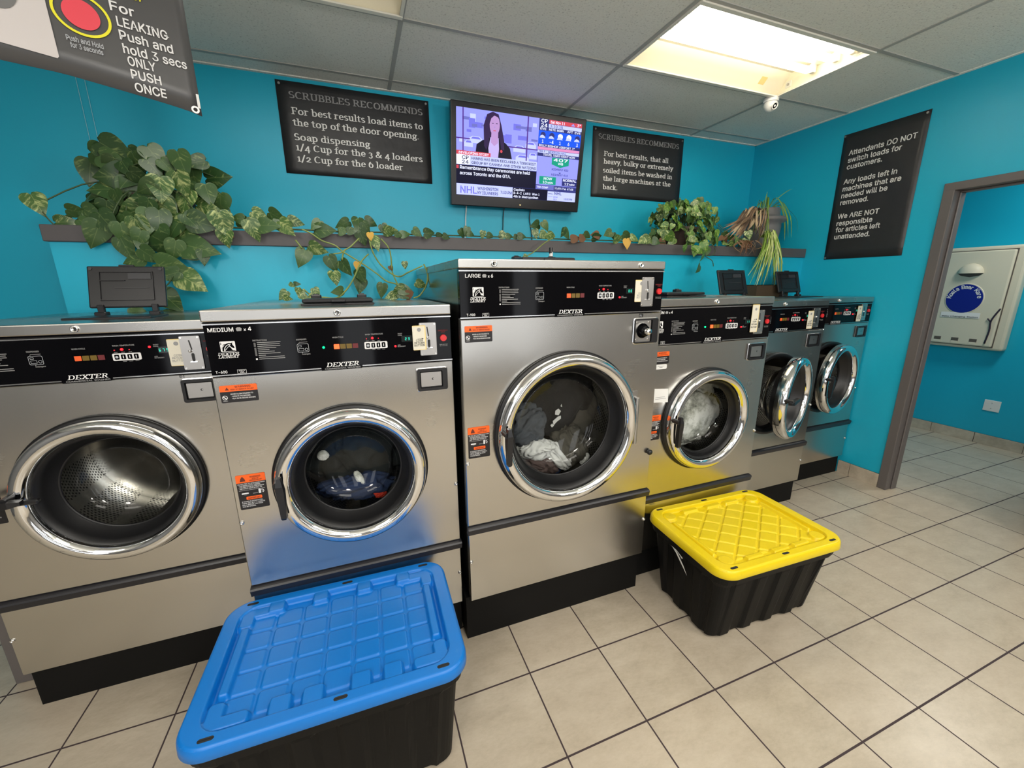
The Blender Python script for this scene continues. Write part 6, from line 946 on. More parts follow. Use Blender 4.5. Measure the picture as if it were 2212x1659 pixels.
        for i, s in enumerate(('COIN', 'RETURN', 'BUTTON')): b.text(tf, s, w * .48, h * (.36 - i * .10), .0105, 'black_print' if arrow else 'grey_print', off=.0015, bold=.0, align='C')
        b.build('lettering', o_)
    # coin box in the front panel
    bx, bz, bw, bh = cb or (.2437, zb - .1075, .1088, .082)
    b = MB(); b.ringpoly(F, rr_pts(bx - .0035, bx + bw + .0035, bz - .0035, bz + bh + .0035, .010), rr_pts(bx, bx + bw, bz, bz + bh, .008), 'trim_silver', .0008, .0025); O_ = rr_pts(bx, bx + bw, bz, bz + bh, .008)
    I_ = rr_pts(bx + .0095, bx + bw - .017, bz + .011, bz + bh - .010, .003) if coin != 'lock' else rr_pts(bx + .002, bx + .086, bz + .006, bz + bh - .006, .003)
    b.ringpoly(F, O_, O_, 'black_plastic', .0, .011); b.ringpoly(F, O_, I_, 'black_plastic', .011); b.ringpoly(F, I_, I_, 'black_plastic', .011, .0); b.poly(F, I_, 'black_plastic', .0008); ob = b.build('coin_box', T)
    if coin == 'lock':
        b = MB(); b.slab(F, rr_pts(bx + .001, bx + .083, bz + .006, bz + bh - .006, .004), .002, .006, 'zinc', .001)
        c = (bx + .038, bz + bh * .52); b.lathe([(.030, .006), (.030, .010), (.022, .016), (.022, .030), (.017, .032), (.0001, .032)], F(*c, 0), (0, -1, 0), 'panel_black', 28); b.lathe([(.031, .006), (.033, .008), (.031, .011)], F(*c, 0), (0, -1, 0), 'chrome', 28)
        b.build('lock_plate', ob); b = MB(); b.lathe([(.0125, .03), (.0145, .034), (.013, .052), (.0105, .056), (.0001, .056)], F(*c, 0), (0, -1, 0), 'chrome', 24); b.box(xc + c[0] - .0012, xc + c[0] + .0012, yf - .058, yf - .055, c[1] - .005, c[1] + .005, 'black_print'); b.build('key_lock', ob)
        for a, d in ((.012, .016), (.072, .016), (.012, bh - .016), (.072, bh - .016)):
            b = MB(); b.cyl(F(bx + a, bz + d, .006), F(bx + a, bz + d, .009), .0045, 'screw_metal', n=10); b.build('screw', ob)
    else:
        b = MB(); b.slab(F, rr_pts(bx + .0105, bx + bw - .018, bz + .012, bz + bh - .011, .002), .0008, .006, 'zinc', .003); d_ = b.build('coin_drawer', ob)
        b = MB(); c = (bx + bw * .52, bz + bh * .52); b.poly(F, circ(*c, .0042, 14), 'black_print', .0064); b.poly(F, circ(c[0] + .0015, c[1], .0026, 12), 'zinc', .0068); b.build('keyhole', d_)
    if code:
        b = MB(); x = bx + (.002 if code == 'D1' else .025); 
        if code == 'D1': b.text(F, code, x - .004, bz + bh + .008, .014, 'black_print', off=.0008, bold=.01)
        else: b.rect(F, x - .002, x + .018, bz + bh + .007, bz + bh + .020, 'black_print', .0008); b.text(F, code, x + .001, bz + bh + .009, .011, 'grey_light', off=.0012)
        b.build('code_label', T)
    if labels:
        warning_small(T, F, xl - xc + .0145, zb - (.0865 if size != 'LARGE' else .085), .1025, .0558 if size != 'LARGE' else .0585); warning_tall(T, F, xl - xc + .0125, dz - .071, .0855, .1255)
    screw(T, xl + .008, yf, dz - .117 if size != 'LARGE' else .8348); screw(T, xr - .008, yf, dz - .114 if size != 'LARGE' else .8348) if size != 'LARGE' else None
    screw(T, xl + .008, yf + .001, zk + .19 if size == 'LARGE' else zk + .15); screw(T, xr - .008, yf + .001, zk + .19 if size == 'LARGE' else zk + .15)
    # dark gasket collar and basket behind the opening
    ga = (xc, yf, dz)
    b = MB(); b.lathe([(R - .006, .001), (R, .004), (R, .012), (R - .010, .017), (R - .026, .014), (R - .035, .0), (R - .040, -.02), (R - .042, -.032)], ga, (0, -1, 0), 'black_rubber', 72); b.build('gasket', T)
    b = MB(); rd = R + .045; b.lathe([(R - .044, -.028), (R - .02, -.038), (rd, -.042), (rd, -.50)], ga, (0, -1, 0), 'drum', 72); b.lathe([(rd, -.50), (rd * .55, -.51), (rd * .5, -.49), (.0001, -.49)], ga, (0, -1, 0), 'drum_plain', 48)
    for i in range(3):
        a = 2 * pi * i / 3 + .45; e1 = Vector((cos(a), 0, sin(a))); e2 = Vector((-sin(a), 0, cos(a))); c0 = Vector(ga)
        vs = []
        for yy in (.06, .48):
            for r_, w_ in ((rd, .045), (rd - .05, .016)):
                for sg in (-1, 1): vs.append(c0 + Vector((0, yy, 0)) + e1 * r_ + e2 * (sg * w_))
        b.add(vs, [(0, 2, 6, 4), (2, 3, 7, 6), (3, 1, 5, 7), (0, 1, 3, 2), (4, 6, 7, 5)], 'drum_plain')
    b.build('drum', T, origin=(xc, yf, dz))
    # door: chrome ring, dark inner cone, glass bowl, handle
    hx = xc + (.28 if angle > radians(15) else .31); hy = yf - .004
    ri = R - .062
    b = MB(); b.lathe([(R - .014, -.001), (R - .011, .012), (R - .010, .030), (R - .012, .043), (R - .018, .053), (R - .027, .058), (R - .040, .059), (R - .050, .055), (ri + .004, .045), (ri, .034), (ri, .020)], ga, (0, -1, 0), 'chrome', 96); door = b.build('door', T, origin=(hx, hy, dz))
    b = MB(); b.lathe([(ri + .002, .034), (ri - .006, .030), (ri - .4 * gi, .010 if gd > .02 else .016), (ri - .9 * gi, .006 - gd), (ri - gi - .003, -gd)], ga, (0, -1, 0), 'black_rubber', 72); b.lathe([(R - .016, .004), (ri + .01, -.010), (ri - .01, -.004 - gd), (ri - gi - .003, -.004 - gd)], ga, (0, -1, 0), 'black_plastic', 72); b.build('door_liner', door)
    rg = ri - gi
    b = MB(); b.lathe([(rg, -gd), (rg - .006, -gd - .024), (rg - .02, -gd - .049), (rg - .05, -gd - .072), (rg * .4, -gd - .086), (.0001, -gd - .090)], ga, (0, -1, 0), 'glass', 72); b.build('door_glass', door)
    b = MB(); b.lathe([(rg + .003, .002 - gd), (rg + .0005, .005 - gd), (rg - .003, .001 - gd)], ga, (0, -1, 0), 'black_rubber', 72); b.build('glass_rim', door)
    px, pz = xc - R + .040, dz + .030
    b = MB(); b.cyl((px - .012, yf - .02, pz + .005), (px - .012, yf - .088, pz + .005), .013, 'black_plastic', .011, n=14)
    prof = [(-.017, -.012, .090), (.010, -.016, .096), (.030, -.020, .094), (.125, -.010, .090), (.132, -.006, .086)]
    def grip(L, wd, dn):
        vs = []; fs = []
        for (l, w0, dep), w in zip(L, wd):
            for sx_, dd in ((-w, dep - .018), (w, dep - .018), (w * .8, dep), (-w * .8, dep)):
                if dn: vs.append((px + sx_ - .004, yf - dd, pz + .012 - l))
                elif handle == 'right': vs.append((px - .02 + l, yf - dd, pz - .005 + sx_))
                else: vs.append((px + .01 - l, yf - dd, pz - .005 + sx_ - .02 * (l > .1)))
        for i in range(len(L) - 1):
            for j in range(4): j2 = (j + 1) % 4; fs.append((i * 4 + j, i * 4 + j2, i * 4 + 4 + j2, i * 4 + 4 + j))
        m = len(L) - 1; fs += [(3, 2, 1, 0), (m * 4, m * 4 + 1, m * 4 + 2, m * 4 + 3)]
        b.add(vs, fs, 'black_plastic')
    grip(prof, (.007, .013, .0145, .010, .007), handle == 'down')
    if handle == 'side': b.box(px - .01, px + .06, yf - .075, yf - .055, pz - .02, pz - .005, 'black_plastic', .004, 1)
    b.build('handle', door)
    if angle: door.rotation_euler = (0, 0, angle)
    if size == 'LARGE':
        b = MB(); b.box(xr - .122, xr - .095, yf - .004, yf, dz - .125, dz + .125, 'zinc', .002, 1); b.cyl((xr - .104, yf - .014, dz - .115), (xr - .104, yf - .014, dz + .095), .0095, 'zinc', n=12); b.build('door_hinge', T)
        b = MB(); b.lathe([(.009, 0), (.0125, .006), (.013, .014), (.008, .02), (.0001, .021)], (xr - .012, yf, .751), (0, -1, 0), 'black_rubber', 16); b.build('bumper_knob', T)
    # detergent dispenser
    ly = yf + .185; lw = .122
    b = MB(); b.box(xc - lw - .004, xc + lw + .004, ly, ly + .16, zt - .001, zt + .006, 'black_plastic', .002, 1); b.build('dispenser_rim', T)
    for sx_ in (-1, 1):
        b = MB(); b.box(xc + sx_ * .085 - .018, xc + sx_ * .085 + .018, ly + .15, ly + .185, zt, zt + (.018 if lid == 'open' else .034), 'black_plastic', .003, 1); b.box(xc + sx_ * .085 - .010, xc + sx_ * .085 + .010, ly + .162, ly + .178, zt + .016, zt + .045 if lid == 'open' else zt + .038, 'black_plastic', .002, 1); b.build('lid_hinge', T)
    m_ = Matrix.Translation((xc, ly + .170, zt + (.034 if lid == 'open' else .008)))
    m_ = m_ @ Matrix.Rotation(radians(-107 if lid == 'open' else 0), 4, 'X')
    b = MB(); b.box(-lw, lw, -.165, 0, 0, .014, 'black_plastic', .005, 2, m_)
    b.box(-.025, .025, -.171, -.160, .002, .010, 'black_plastic', .002, 1, m_)
    if lid == 'open':          # ribs on the inner side, facing the front
        g_ = 'lid_rib'
        for q in ((-.085, .085, -.142, -.139), (-.085, .085, -.03, -.027), (-.085, -.082, -.142, -.03), (.082, .085, -.142, -.03), (-.085, -.005, -.108, -.105)): b.box(q[0], q[1], q[2], q[3], -.005, .001, 'black_plastic', 0, 1, m_)
        b.box(.005, .078, -.136, -.112, -.003, .001, g_, 0, 1, m_); b.box(-.04, .07, -.078, -.076, -.002, .001, g_, 0, 1, m_)
        for sx_ in (-1, 1): b.cyl(m_ @ Vector((sx_ * (lw - .012), -.153, .001)), m_ @ Vector((sx_ * (lw - .012), -.153, -.003)), .006, g_, n=12)
    b.build('dispenser_lid', T)
    return T
new('grey_dim', (.10, .10, .10), .5); new('red_dim', (.20, .012, .015), .5); new('led_dim', (.3, .01, .02), .4, emit=(1, .03, .05), es=.8); new('display_dark', (.006, .012, .012), .15); new('lid_rib', (.035, .035, .04), .4)

cardM2 = (.237, 1.2757, .0466, .0873, 1, True)
W1 = washer(-.842, -1.235, -.449, 1.692, 2.43, .163, .468, 1.2085, 1.346, 1.3585, 1.393, .825, .265, 'stainless washer at far left with open dispenser lid on top, door empty and dark', '', '', '675', sB=-.0, coin='first', lid='open', tagcfg=(.226, 1.2375, .05, .093, 0, False), lit=(0, 1), kx=-.005, code='D1', cb=(.2437, 1.1055, .1088, .082), handle='side', stub=(False, False))
W2 = washer(-.0635, -.441, .314, 1.465, 2.43, .163, .4716, 1.2315, 1.389, 1.3985, 1.4335, .841, .262, 'stainless washer behind the blue lidded tote, MEDIUM on its panel, dark load turning inside', 'MEDIUM', 'T-600', '23', lid='closed', tagcfg=cardM2, lit=(1, 2))
W3 = washer(.768, .333, 1.203, 1.40, 2.43, .210, .563, 1.3855, 1.546, 1.556, 1.588, .925, .322, 'tallest stainless washer in the middle of the row, LARGE on its panel, clothes behind glass', 'LARGE', 'T-900', '00', sL=-.047, sT=.043, sC=.0625, sB=.0665, coin='lock', lid='closed', tagcfg=(.2933, 1.4279, .058, .0873, 0, False), lit=(0, 1), kick=.028, kx=-.026, code='F1', cb=(.2995, 1.256, .116, .103))
W4 = washer(1.5735, 1.207, 1.951, 1.465, 2.43, .163, .4716, 1.2285, 1.389, 1.3985, 1.4335, .841, .262, 'stainless washer behind the yellow lidded tote, white suds turning behind its glass', 'MEDIUM', 'T-600', '11', lid='closed', tagcfg=(.232, 1.262, .048, .135, 1, True), lit=(1, 2), gd=.012, gi=.020)
W5 = washer(2.372, 1.966, 2.764, 1.71, 2.43, .163, .458, 1.2135, 1.346, 1.3585, 1.393, .825, .262, 'stainless washer second from the right, chrome door ajar, open dispenser lid on top', '', '', '00', lid='open', angle=radians(20), handle='right', tagcfg=(.212, 1.22, .05, .11, 1, True), lit=(0, 1), labels=False)
W6 = washer(3.148, 2.772, 3.530, 1.885, 2.43, .150, .453, 1.2135, 1.346, 1.3585, 1.393, .825, .262, 'stainless washer at far right beside the blue wall, door ajar, reflecting blue', '', '', '00', lid='open', angle=radians(10), tagcfg=(.216, 1.222, .05, .11, 1, True), lit=(0, 1), labels=False)
# paper labels on the washer behind the yellow tote
F4 = frame((0, 1.465, 0), (1, 0, 0), (0, 0, 1))
b = MB(); b.slab(F4, [(1.247, .960), (1.339, .952), (1.334, 1.019), (1.250, 1.026)], .0004, .001, 'label_white'); b.rect(F4, 1.262, 1.318, .981, .983, 'grey_print', .0014); b.rect(F4, 1.262, 1.325, .973, .975, 'grey_print', .0014); b.build('paper_note', W4)
b = MB(); b.slab(F4, rr_pts(1.245, 1.315, 1.117, 1.139, .006), .0004, .001, 'label_white'); b.rect(F4, 1.262, 1.300, 1.130, 1.132, 'grey_print', .0014); b.rect(F4, 1.272, 1.290, 1.124, 1.127, 'grey_print', .0014); b.build('round_note', W4)

# ------------------------------------------------------------------ what is in the drums
def cloth(name, label, c, size, k, seed, rot=(0, 0, 0), fold=9, amp=.30, kind=None, group=None, cat='clothing'):
    b = bmesh.new(); bmesh.ops.create_icosphere(b, subdivisions=5, radius=1)
    mt = Matrix.Rotation(rot[0], 4, 'X') @ Matrix.Rotation(rot[1], 4, 'Y') @ Matrix.Rotation(rot[2], 4, 'Z')
    sv = Vector((seed * 1.7, seed * .6, -seed))
    for q in b.verts:
        p = q.co.copy(); w = Vector((p.x, p.y * .7, p.z)) * 1.3
        n1 = noise.noise(w * 1.1 + sv); n2 = noise.noise(Vector((p.x * fold * .35 + n1 * 2.2, p.y * 1.6, p.z * fold * .14 + n1)) + sv)
        f = 1 + amp * n1 + amp * 1.1 * (1 - 2.4 * abs(n2)) * .6 + .05 * noise.noise(w * 5 + sv)
        q.co = mt @ Vector((p.x * size[0], p.y * size[1], p.z * size[2])) * f + Vector(c)
    m = MB(); m.bm(b, k, True); o = m.build(name, None, origin=c)
    tag(o, label, cat, group); return o
g = 'clothes in the large washer'
cloth('dark_jacket', 'black garment filling the upper part of the large washer window', (.80, 1.66, 1.01), (.20, .09, .17), 'jacket', 3, fold=6, group=g)
cloth('grey_jeans', 'grey denim trousers at the left side of the large washer window', (.665, 1.585, .890), (.085, .05, .095), 'denim', 5, (0, .55, 0), fold=12, group=g)
cloth('white_towel', 'white towel lying along the lower left of the large washer window', (.70, 1.575, .775), (.085, .045, .045), 'towel', 8, (0, .15, 0), fold=10, amp=.35, group=g)
cloth('terry_cloth', 'white strip of terry cloth slanting down the middle of the large washer window', (.81, 1.575, .725), (.038, .035, .10), 'towel', 12, (0, -.75, 0), fold=8, group=g)
cloth('olive_trousers', 'olive brown trousers at the lower right of the large washer window', (.885, 1.60, .755), (.075, .06, .10), 'olive', 14, (0, -.5, 0), fold=13, group=g)
cloth('olive_shirt', 'dark olive cloth at the right side of the large washer window', (.955, 1.68, .875), (.115, .06, .14), 'olive', 17, fold=5, amp=.2, group=g)
cloth('brown_shirt', 'brown garment at the bottom of the large washer window', (.735, 1.58, .690), (.08, .045, .035), 'brown_cloth', 21, (0, .4, 0), group=g)
cloth('navy_shirt', 'navy garment at the very bottom of the large washer window', (.76, 1.60, .650), (.085, .035, .025), 'navy', 23, group=g)
cloth('white_sock', 'small white sock at the lower right rim of the large washer window', (.955, 1.57, .69), (.022, .02, .03), 'towel', 26, group=g)
b = MB(); fJ = frame((.80, 1.555, .93), (1, 0, 0), (0, -.15, 1))
for P_ in ([(-.012, .02), (.002, .03), (.016, .016), (.006, -.004), (-.012, .002)], [(-.02, -.03), (.004, -.01), (.018, -.008), (.02, -.022), (0, -.036), (-.014, -.052)], [(-.03, -.05), (-.022, -.042), (-.012, -.054), (-.022, -.062)], [(.012, .04), (.016, .05), (.02, .036)]): b.slab(fJ, [(x * 1.0, y) for x, y in P_], 0, .002, 'label_white')
tag(b.build('fabric_patch'), 'crumpled white printed patch in the middle of the large washer window', 'fabric patch')
g = 'dark load in the washer behind the blue tote'
cloth('dark_clothes', 'dark clothes filling the window of the washer behind the blue tote', (-.06, 1.70, .86), (.17, .07, .16), 'cloth_dark', 31, group=g)
cloth('navy_trousers', 'navy blue clothes along the bottom of the window behind the blue tote', (-.07, 1.64, .705), (.13, .05, .05), 'navy', 33, fold=12, group=g)
cloth('orange_sock', 'small orange garment at the lower right of the window behind the blue tote', (.020, 1.60, .672), (.022, .015, .012), 'red_cloth', 35, group=g)
cloth('white_cloth', 'small pale cloth at the left of the window behind the blue tote', (-.175, 1.60, .872), (.020, .007, .020), 'suds', 37, (0, .6, 0), amp=.10, group=g)
cloth('white_rag', 'pale cloth low in the middle of the window behind the blue tote', (-.055, 1.60, .757), (.014, .010, .032), 'suds', 39, (0, -.4, 0), amp=.12, group=g)
cloth('soapy_load', 'white wash load in foamy suds behind the glass behind the yellow tote', (1.650, 1.635, .785), (.180, .042, .150), 'suds', 41, fold=7, amp=.22, cat='wash load')
cloth('soapy_towel', 'greyish wet load in the upper window behind the yellow tote', (1.660, 1.665, .915), (.145, .042, .110), 'suds', 44, fold=9, amp=.3, cat='wash load')
# things on the washers
b = MB(); b.cyl((.876, 1.80, 1.603), (.879, 1.803, 1.648), .0085, 'label_white', n=14); b.cyl((.8775, 1.8025, 1.642), (.8785, 1.805, 1.668), .0088, 'black_plastic', n=14)
tag(b.build('marker'), 'white marker pen with black cap standing on the tallest washer', 'marker')
t = thing('cardboard_box', 'open dark cardboard box on the washers behind the two raised lids, right corner', 'box', (3.03, 2.36, 1.393))
b = MB()
for q in ((2.86, 3.21, 2.300, 2.306), (2.86, 3.21, 2.414, 2.42), (2.86, 2.866, 2.306, 2.414), (3.204, 3.21, 2.306, 2.414)): b.box(q[0], q[1], q[2], q[3], 1.3945, 1.480, 'card_brown')
b.box(2.866, 3.204, 2.306, 2.414, 1.3945, 1.398, 'card_brown'); b.build('carton', t)
b = MB(); b.box(2.86, 3.40, 2.421, 2.425, 1.44, 1.485, 'panel_black'); b.build('flap', t)
# ------------------------------------------------------------------ storage totes
def tote(cx, cy, w, d, h, rot, lidk, style, label, bw, bd):
    t = thing('storage_tote', label, 'storage tote', (cx, cy, 0))
    mt = Matrix.Translation((cx, cy, 0)) @ Matrix.Rotation(rot, 4, 'Z')
    fr = lambda x, y, z: mt @ Vector((x, y, z))
    # ribbed, tapering body
    b = MB(); n = 176; rows = []
    cr = rr_pts(-.5, .5, -.5, .5, .09, 7); base = []
    for i in range(len(cr)):
        p, q = cr[i], cr[(i + 1) % len(cr)]; L_ = max(abs(p[0] - q[0]), abs(p[1] - q[1])); m_ = 60 if L_ > .3 else 1
        base += [(p[0] + (q[0] - p[0]) * j / m_, p[1] + (q[1] - p[1]) * j / m_) for j in range(m_)]
    ztop = h - .045
    Z = [(0.0, -.012), (.012, 0), (.06, .0), (ztop * .5, .0), (ztop - .06, 0), (ztop - .045, .004), (ztop - .035, .016), (ztop - .004, .018), (ztop, .014)]
    per = []
    for hx_, hy_ in base: per.append((hx_, hy_))
    N = len(per)
    for z, ex in Z:
        u = z / ztop; ww = bw + (w - .05 - bw) * u; dd = bd + (d - .05 - bd) * u; row = []
        for x, y in per:
            X, Y = x * ww, y * dd
            # vertical flutes on the straight walls
            s_ = 0
            if abs(abs(y) - .5) < 1e-6 or abs(y) > .42: q = x * ww / .125; s_ = .0055 * max(-1, min(1, 2.2 * sin(2 * pi * q))) if abs(x) < .42 else 0
            elif abs(x) > .42: q = y * dd / .12; s_ = .005 * max(-1, min(1, 2.2 * sin(2 * pi * q))) if abs(y) < .40 else 0
            if z > ztop - .05: s_ = 0
            nx_ = (1 if x > 0 else -1) if abs(x) > .42 else 0; ny_ = (1 if y > 0 else -1) if abs(y) > .42 else 0
            L_ = sqrt(nx_ * nx_ + ny_ * ny_) or 1
            row.append(fr(X + (ex + s_) * nx_ / L_, Y + (ex + s_) * ny_ / L_, z + .001))
        rows.append(row)
    vs = [p for r_ in rows for p in r_]; fs = [tuple(range(N - 1, -1, -1))]
    for j in range(len(Z) - 1):
        for i in range(N): i2 = (i + 1) % N; fs.append((j * N + i, j * N + i2, (j + 1) * N + i2, (j + 1) * N + i))
    b.add(vs, fs, 'bin_black', False); b.build('tub', t)
    # lid as a height field: rim, recessed tray, raised blocks
    rc = .075; hw, hd = w / 2, d / 2
    def sd(x, y, a, c, r):       # signed distance to a rounded rectangle
        qx, qy = abs(x) - a + r, abs(y) - c + r
        return min(max(qx, qy), 0) + sqrt(max(qx, 0) ** 2 + max(qy, 0) ** 2) - r
    def bx(x, y, x0, x1, y0, y1, r=.006): return sd(x - (x0 + x1) / 2, y - (y0 + y1) / 2, (x1 - x0) / 2, (y1 - y0) / 2, r)
    sm = lambda v, e=.006: max(0, min(1, .5 - v / e))
    def height(x, y):
        rim = sd(x, y, hw, hd, rc)
        tray = sd(x, y, hw - .046, hd - .040, .055)
        z = h
        z -= .023 * sm(tray, .006)
        if style == 'grid':
            iw, id_ = hw - .074, hd - .066
            if abs(x) < iw + .01 and abs(y) < id_ + .012:
                px, py = 2 * iw / 7, 2 * id_ / 5
                gx = (x + iw) % px - px / 2; gy = (y + id_) % py - py / 2
                if abs(x) < iw and abs(y) < id_: z += .0050 * sm(sd(gx, gy, px / 2 - .005, py / 2 - .005, .010), .003)
            for xx in (-.29, -.10, .10, .29): z = max(z, h - .023 + .022 * sm(bx(x, y, xx * w - .026, xx * w + .026, hd - .082, hd - .034, .01), .008))
            for xx in (-.19, -.08, .09, .21): z = max(z, h - .023 + .020 * sm(bx(x, y, xx * w - .028, xx * w + .028, -hd + .034, -hd + .092, .01), .008))
            for sx_ in (-1, 1):
                z = max(z, h - .023 + .022 * sm(bx(x, y, sx_ * (hw - .075) - .014, sx_ * (hw - .075) + .014, -.115, .125, .008), .008))
                for sy_ in (-1, 1):
                    # L shaped corner ridges
                    a = bx(x, y, sx_ * (hw - .10) - .055, sx_ * (hw - .10) + .055, sy_ * (hd - .063) - .020, sy_ * (hd - .063) + .020, .015)
                    c = bx(x, y, sx_ * (hw - .070) - .022, sx_ * (hw - .070) + .022, sy_ * (hd - .085) - .040, sy_ * (hd - .085) + .040, .015)
                    z = max(z, h - .023 + .018 * sm(min(a, c), .008))
        else:
            iw, id_ = hw - .085, hd - .075
            if abs(x) < iw and abs(y) < id_:
                p = .098; u = (x * .80 + y) ; v_ = (x * .80 - y)
                gu = u % p - p / 2; gv = v_ % p - p / 2
                z += .0055 * sm(max(abs(gu), abs(gv)) - (p / 2 - .007), .0035) * sm(sd(x, y, iw, id_, .03), .005)
            for sx_ in (-1, 1):
                z = max(z, h - .023 + .016 * sm(bx(x, y, sx_ * (hw - .070) - .010, sx_ * (hw - .070) + .010, -.13, .13, .006), .010))
                for sy_ in (-1, 1):
                    z = max(z, h - .023 + .017 * sm(sd(x - sx_ * (hw - .085), y - sy_ * (hd - .078), .032, .030, .028), .008))
            for sy_ in (-1, 1):
                for xx in (-.18, .03, .20): z = max(z, h - .023 + .016 * sm(bx(x, y, xx * w - .045, xx * w + .045, sy_ * (hd - .062) - .014, sy_ * (hd - .062) + .014, .006), .010))
        z -= .006 * max(0, min(1, (rim + .007) / .007)) ** 2
        return z
    nx, ny = 300, 210
    b = MB(); vs = []; fs = []; keep = {}
    def inside(x, y):             # squeeze the grid border onto the rounded outline
        s_ = sd(x, y, hw, hd, rc)
        if s_ <= 0: return x, y
        qx, qy = abs(x) - hw + rc, abs(y) - hd + rc
        L_ = sqrt(qx * qx + qy * qy); return (1 if x > 0 else -1) * (hw - rc + qx / L_ * rc), (1 if y > 0 else -1) * (hd - rc + qy / L_ * rc)
    for j in range(ny + 1):
        for i in range(nx + 1):
            x, y = inside(-hw + w * i / nx, -hd + d * j / ny); vs.append(fr(x, y, height(x, y)))
    k_ = nx + 1
    for j in range(ny):
        for i in range(nx): fs.append((j * k_ + i, j * k_ + i + 1, (j + 1) * k_ + i + 1, (j + 1) * k_ + i))
    b.add(vs, fs, lidk, True)
    out = rr_pts(-hw, hw, -hd, hd, rc, 16); m = len(out); L = [(0, h - .006), (.0025, h - .012), (.004, h - .036), (.002, h - .039), (-.012, h - .039)]
    vs = []; fs = []
    for e_, z in L:
        for x, y in out: vs.append(fr(x * (1 + e_ / hw), y * (1 + e_ / hd), z))
    for j in range(len(L) - 1):
        for i in range(m): i2 = (i + 1) % m; fs.append(((j + 1) * m + i, (j + 1) * m + i2, j * m + i2, j * m + i))
    b.add(vs, fs, lidk, True); lid = b.build('lid', t)
    for sy_ in (-1, 1):
        for xx in (-.40, .02 if style == 'grid' else 0.0, .40):
            b = MB(); b.slab(lambda x, y, z_: fr(x, y, h + z_), rr_pts(xx * w - .018, xx * w + .018, sy_ * (hd - .022) - .0055, sy_ * (hd - .022) + .0055, .006), -.002, .0006, 'dark_inside'); b.build('lock_hole', lid)
    return t, fr
tote(-.148, 1.196, .730, .505, .425, radians(-1.2), 'bin_blue', 'grid', 'black storage tote with bright blue lid on the floor in front of a washer', .62, .40)
T2, fr2 = tote(1.588, 1.200, .690, .497, .403, radians(-2.2), 'bin_yellow', 'diamond', 'black storage tote with yellow lid on the floor in front of the suds washer', .585, .335)
b = MB(); q = lambda y, z: fr2(-(.585 + .055 * z / .358) / 2 - .0070, y, z)
b.add([q(.07, .315), q(.04, .298), q(-.02, .242), q(-.035, .228), q(-.01, .265), q(.05, .325)], [(0, 1, 2, 3, 4, 5)], 'label_white'); b.add([q(.045, .318), q(.0, .292), q(-.005, .300)], [(0, 1, 2)], 'label_white'); b.build('torn_sticker', T2)
b = MB(); q = lambda x, z: fr2(x, -(.335 + .112 * z / .358) / 2 - .0070, z)
b.add([q(.045, .318), q(.075, .322), q(.085, .319), q(.055, .314)], [(0, 1, 2, 3)], 'label_white'); b.build('scuff_mark', T2)
# ------------------------------------------------------------------ plants
LEAF = [(0, .0), (.18, -.10), (.36, -.06), (.47, .10), (.46, .30), (.37, .52), (.22, .74), (.09, .91), (0, 1.03)]   # half outline, tip at y = 1
def _smooth(P, k=2):
    Q = []
    for i in range(len(P) - 1):
        p0 = P[max(i - 1, 0)]; p1 = P[i]; p2 = P[i + 1]; p3 = P[min(i + 2, len(P) - 1)]
        for j in range(k):
            u = j / k; Q.append(tuple(.5 * (2 * b_ + (c_ - a_) * u + (2 * a_ - 5 * b_ + 4 * c_ - d_) * u * u + (3 * b_ - a_ - 3 * c_ + d_) * u ** 3) for a_, b_, c_, d_ in zip(p0, p1, p2, p3)))
    return Q + [P[-1]]
LEAF = _smooth(LEAF)
def leaf(b, c, L, ang, k, yaw=0, tilt=0, curl=.16, wid=.92):
    """heart shaped leaf centred at c, tip pointing along ang (0 right, 90 down) in the wall plane"""
    a = radians(ang); tip = Vector((cos(a), 0, -sin(a))); nrm = Vector((0, -1, 0))
    side = nrm.cross(tip)
    q = Matrix.Rotation(yaw, 3, tip) @ Matrix.Rotation(tilt, 3, side)
    tip = q @ tip; nrm = q @ nrm; side = q @ side
    vs = []; n = len(LEAF); C = Vector(c); o_ = len(b.v); num = rng.random() * 10
    for i, (w, y) in enumerate(LEAF):
        yy = y - .45
        mid = -curl * 1.3 * max(0, y - .2) ** 2 - .03
        ymid = max(y, .02 if i < 6 else y)
        for s in (-1, -.5, 0, .5, 1):
            ww = w * wid * s; yl = yy if s else (ymid - .45 if i else -.38)
            if i == 0: yl = -.43 if s == 0 else -.45
            h = mid + .16 * abs(s) * w * 2 * .5 - .10 * (abs(s) * w * 2) ** 2 * .5 - curl * .10 * abs(s)
            b.uv[o_ + len(vs)] = (w * s, yl + .45, num)
            vs.append(C + side * (ww * L) + tip * (yl * L) + nrm * (h * L))
    fs = []
    for i in range(n - 1):
        for j in range(4): fs.append((i * 5 + j, i * 5 + j + 1, (i + 1) * 5 + j + 1, (i + 1) * 5 + j))
    b.add(vs, fs, k, True)
def pot(t, c, r0, r1, h, k, rim=.012):
    b = MB(); b.lathe([(.0001, .002), (r0, .002), (r1, h - .02), (r1 + rim, h - .02), (r1 + rim, h), (r1 - .004, h), (r1 - .008, h - .02)], c, (0, 0, 1), k, 36); b.build('pot', t)
    b = MB(); b.lathe([(r1 - .008, h - .022), (r1 * .5, h - .015), (.0001, h - .012)], c, (0, 0, 1), 'soil', 24); b.build('soil', t)
ZS = 1.770
KM = {0: 'leaf_dark', 1: 'leaf_var', 2: 'leaf_yellow', 3: 'leaf_brown'}
def leaves(b, data, kmap, grow=1.0, zmin=None):
    for x, y, z, L, a, tn in data:
        if zmin: z = max(z, zmin)
        leaf(b, (x, y, z), L * grow, a + rng.uniform(-8, 8), kmap[tn], rng.uniform(-.5, .5), rng.uniform(-.35, .25), rng.uniform(.08, .24), rng.uniform(.82, 1.0))
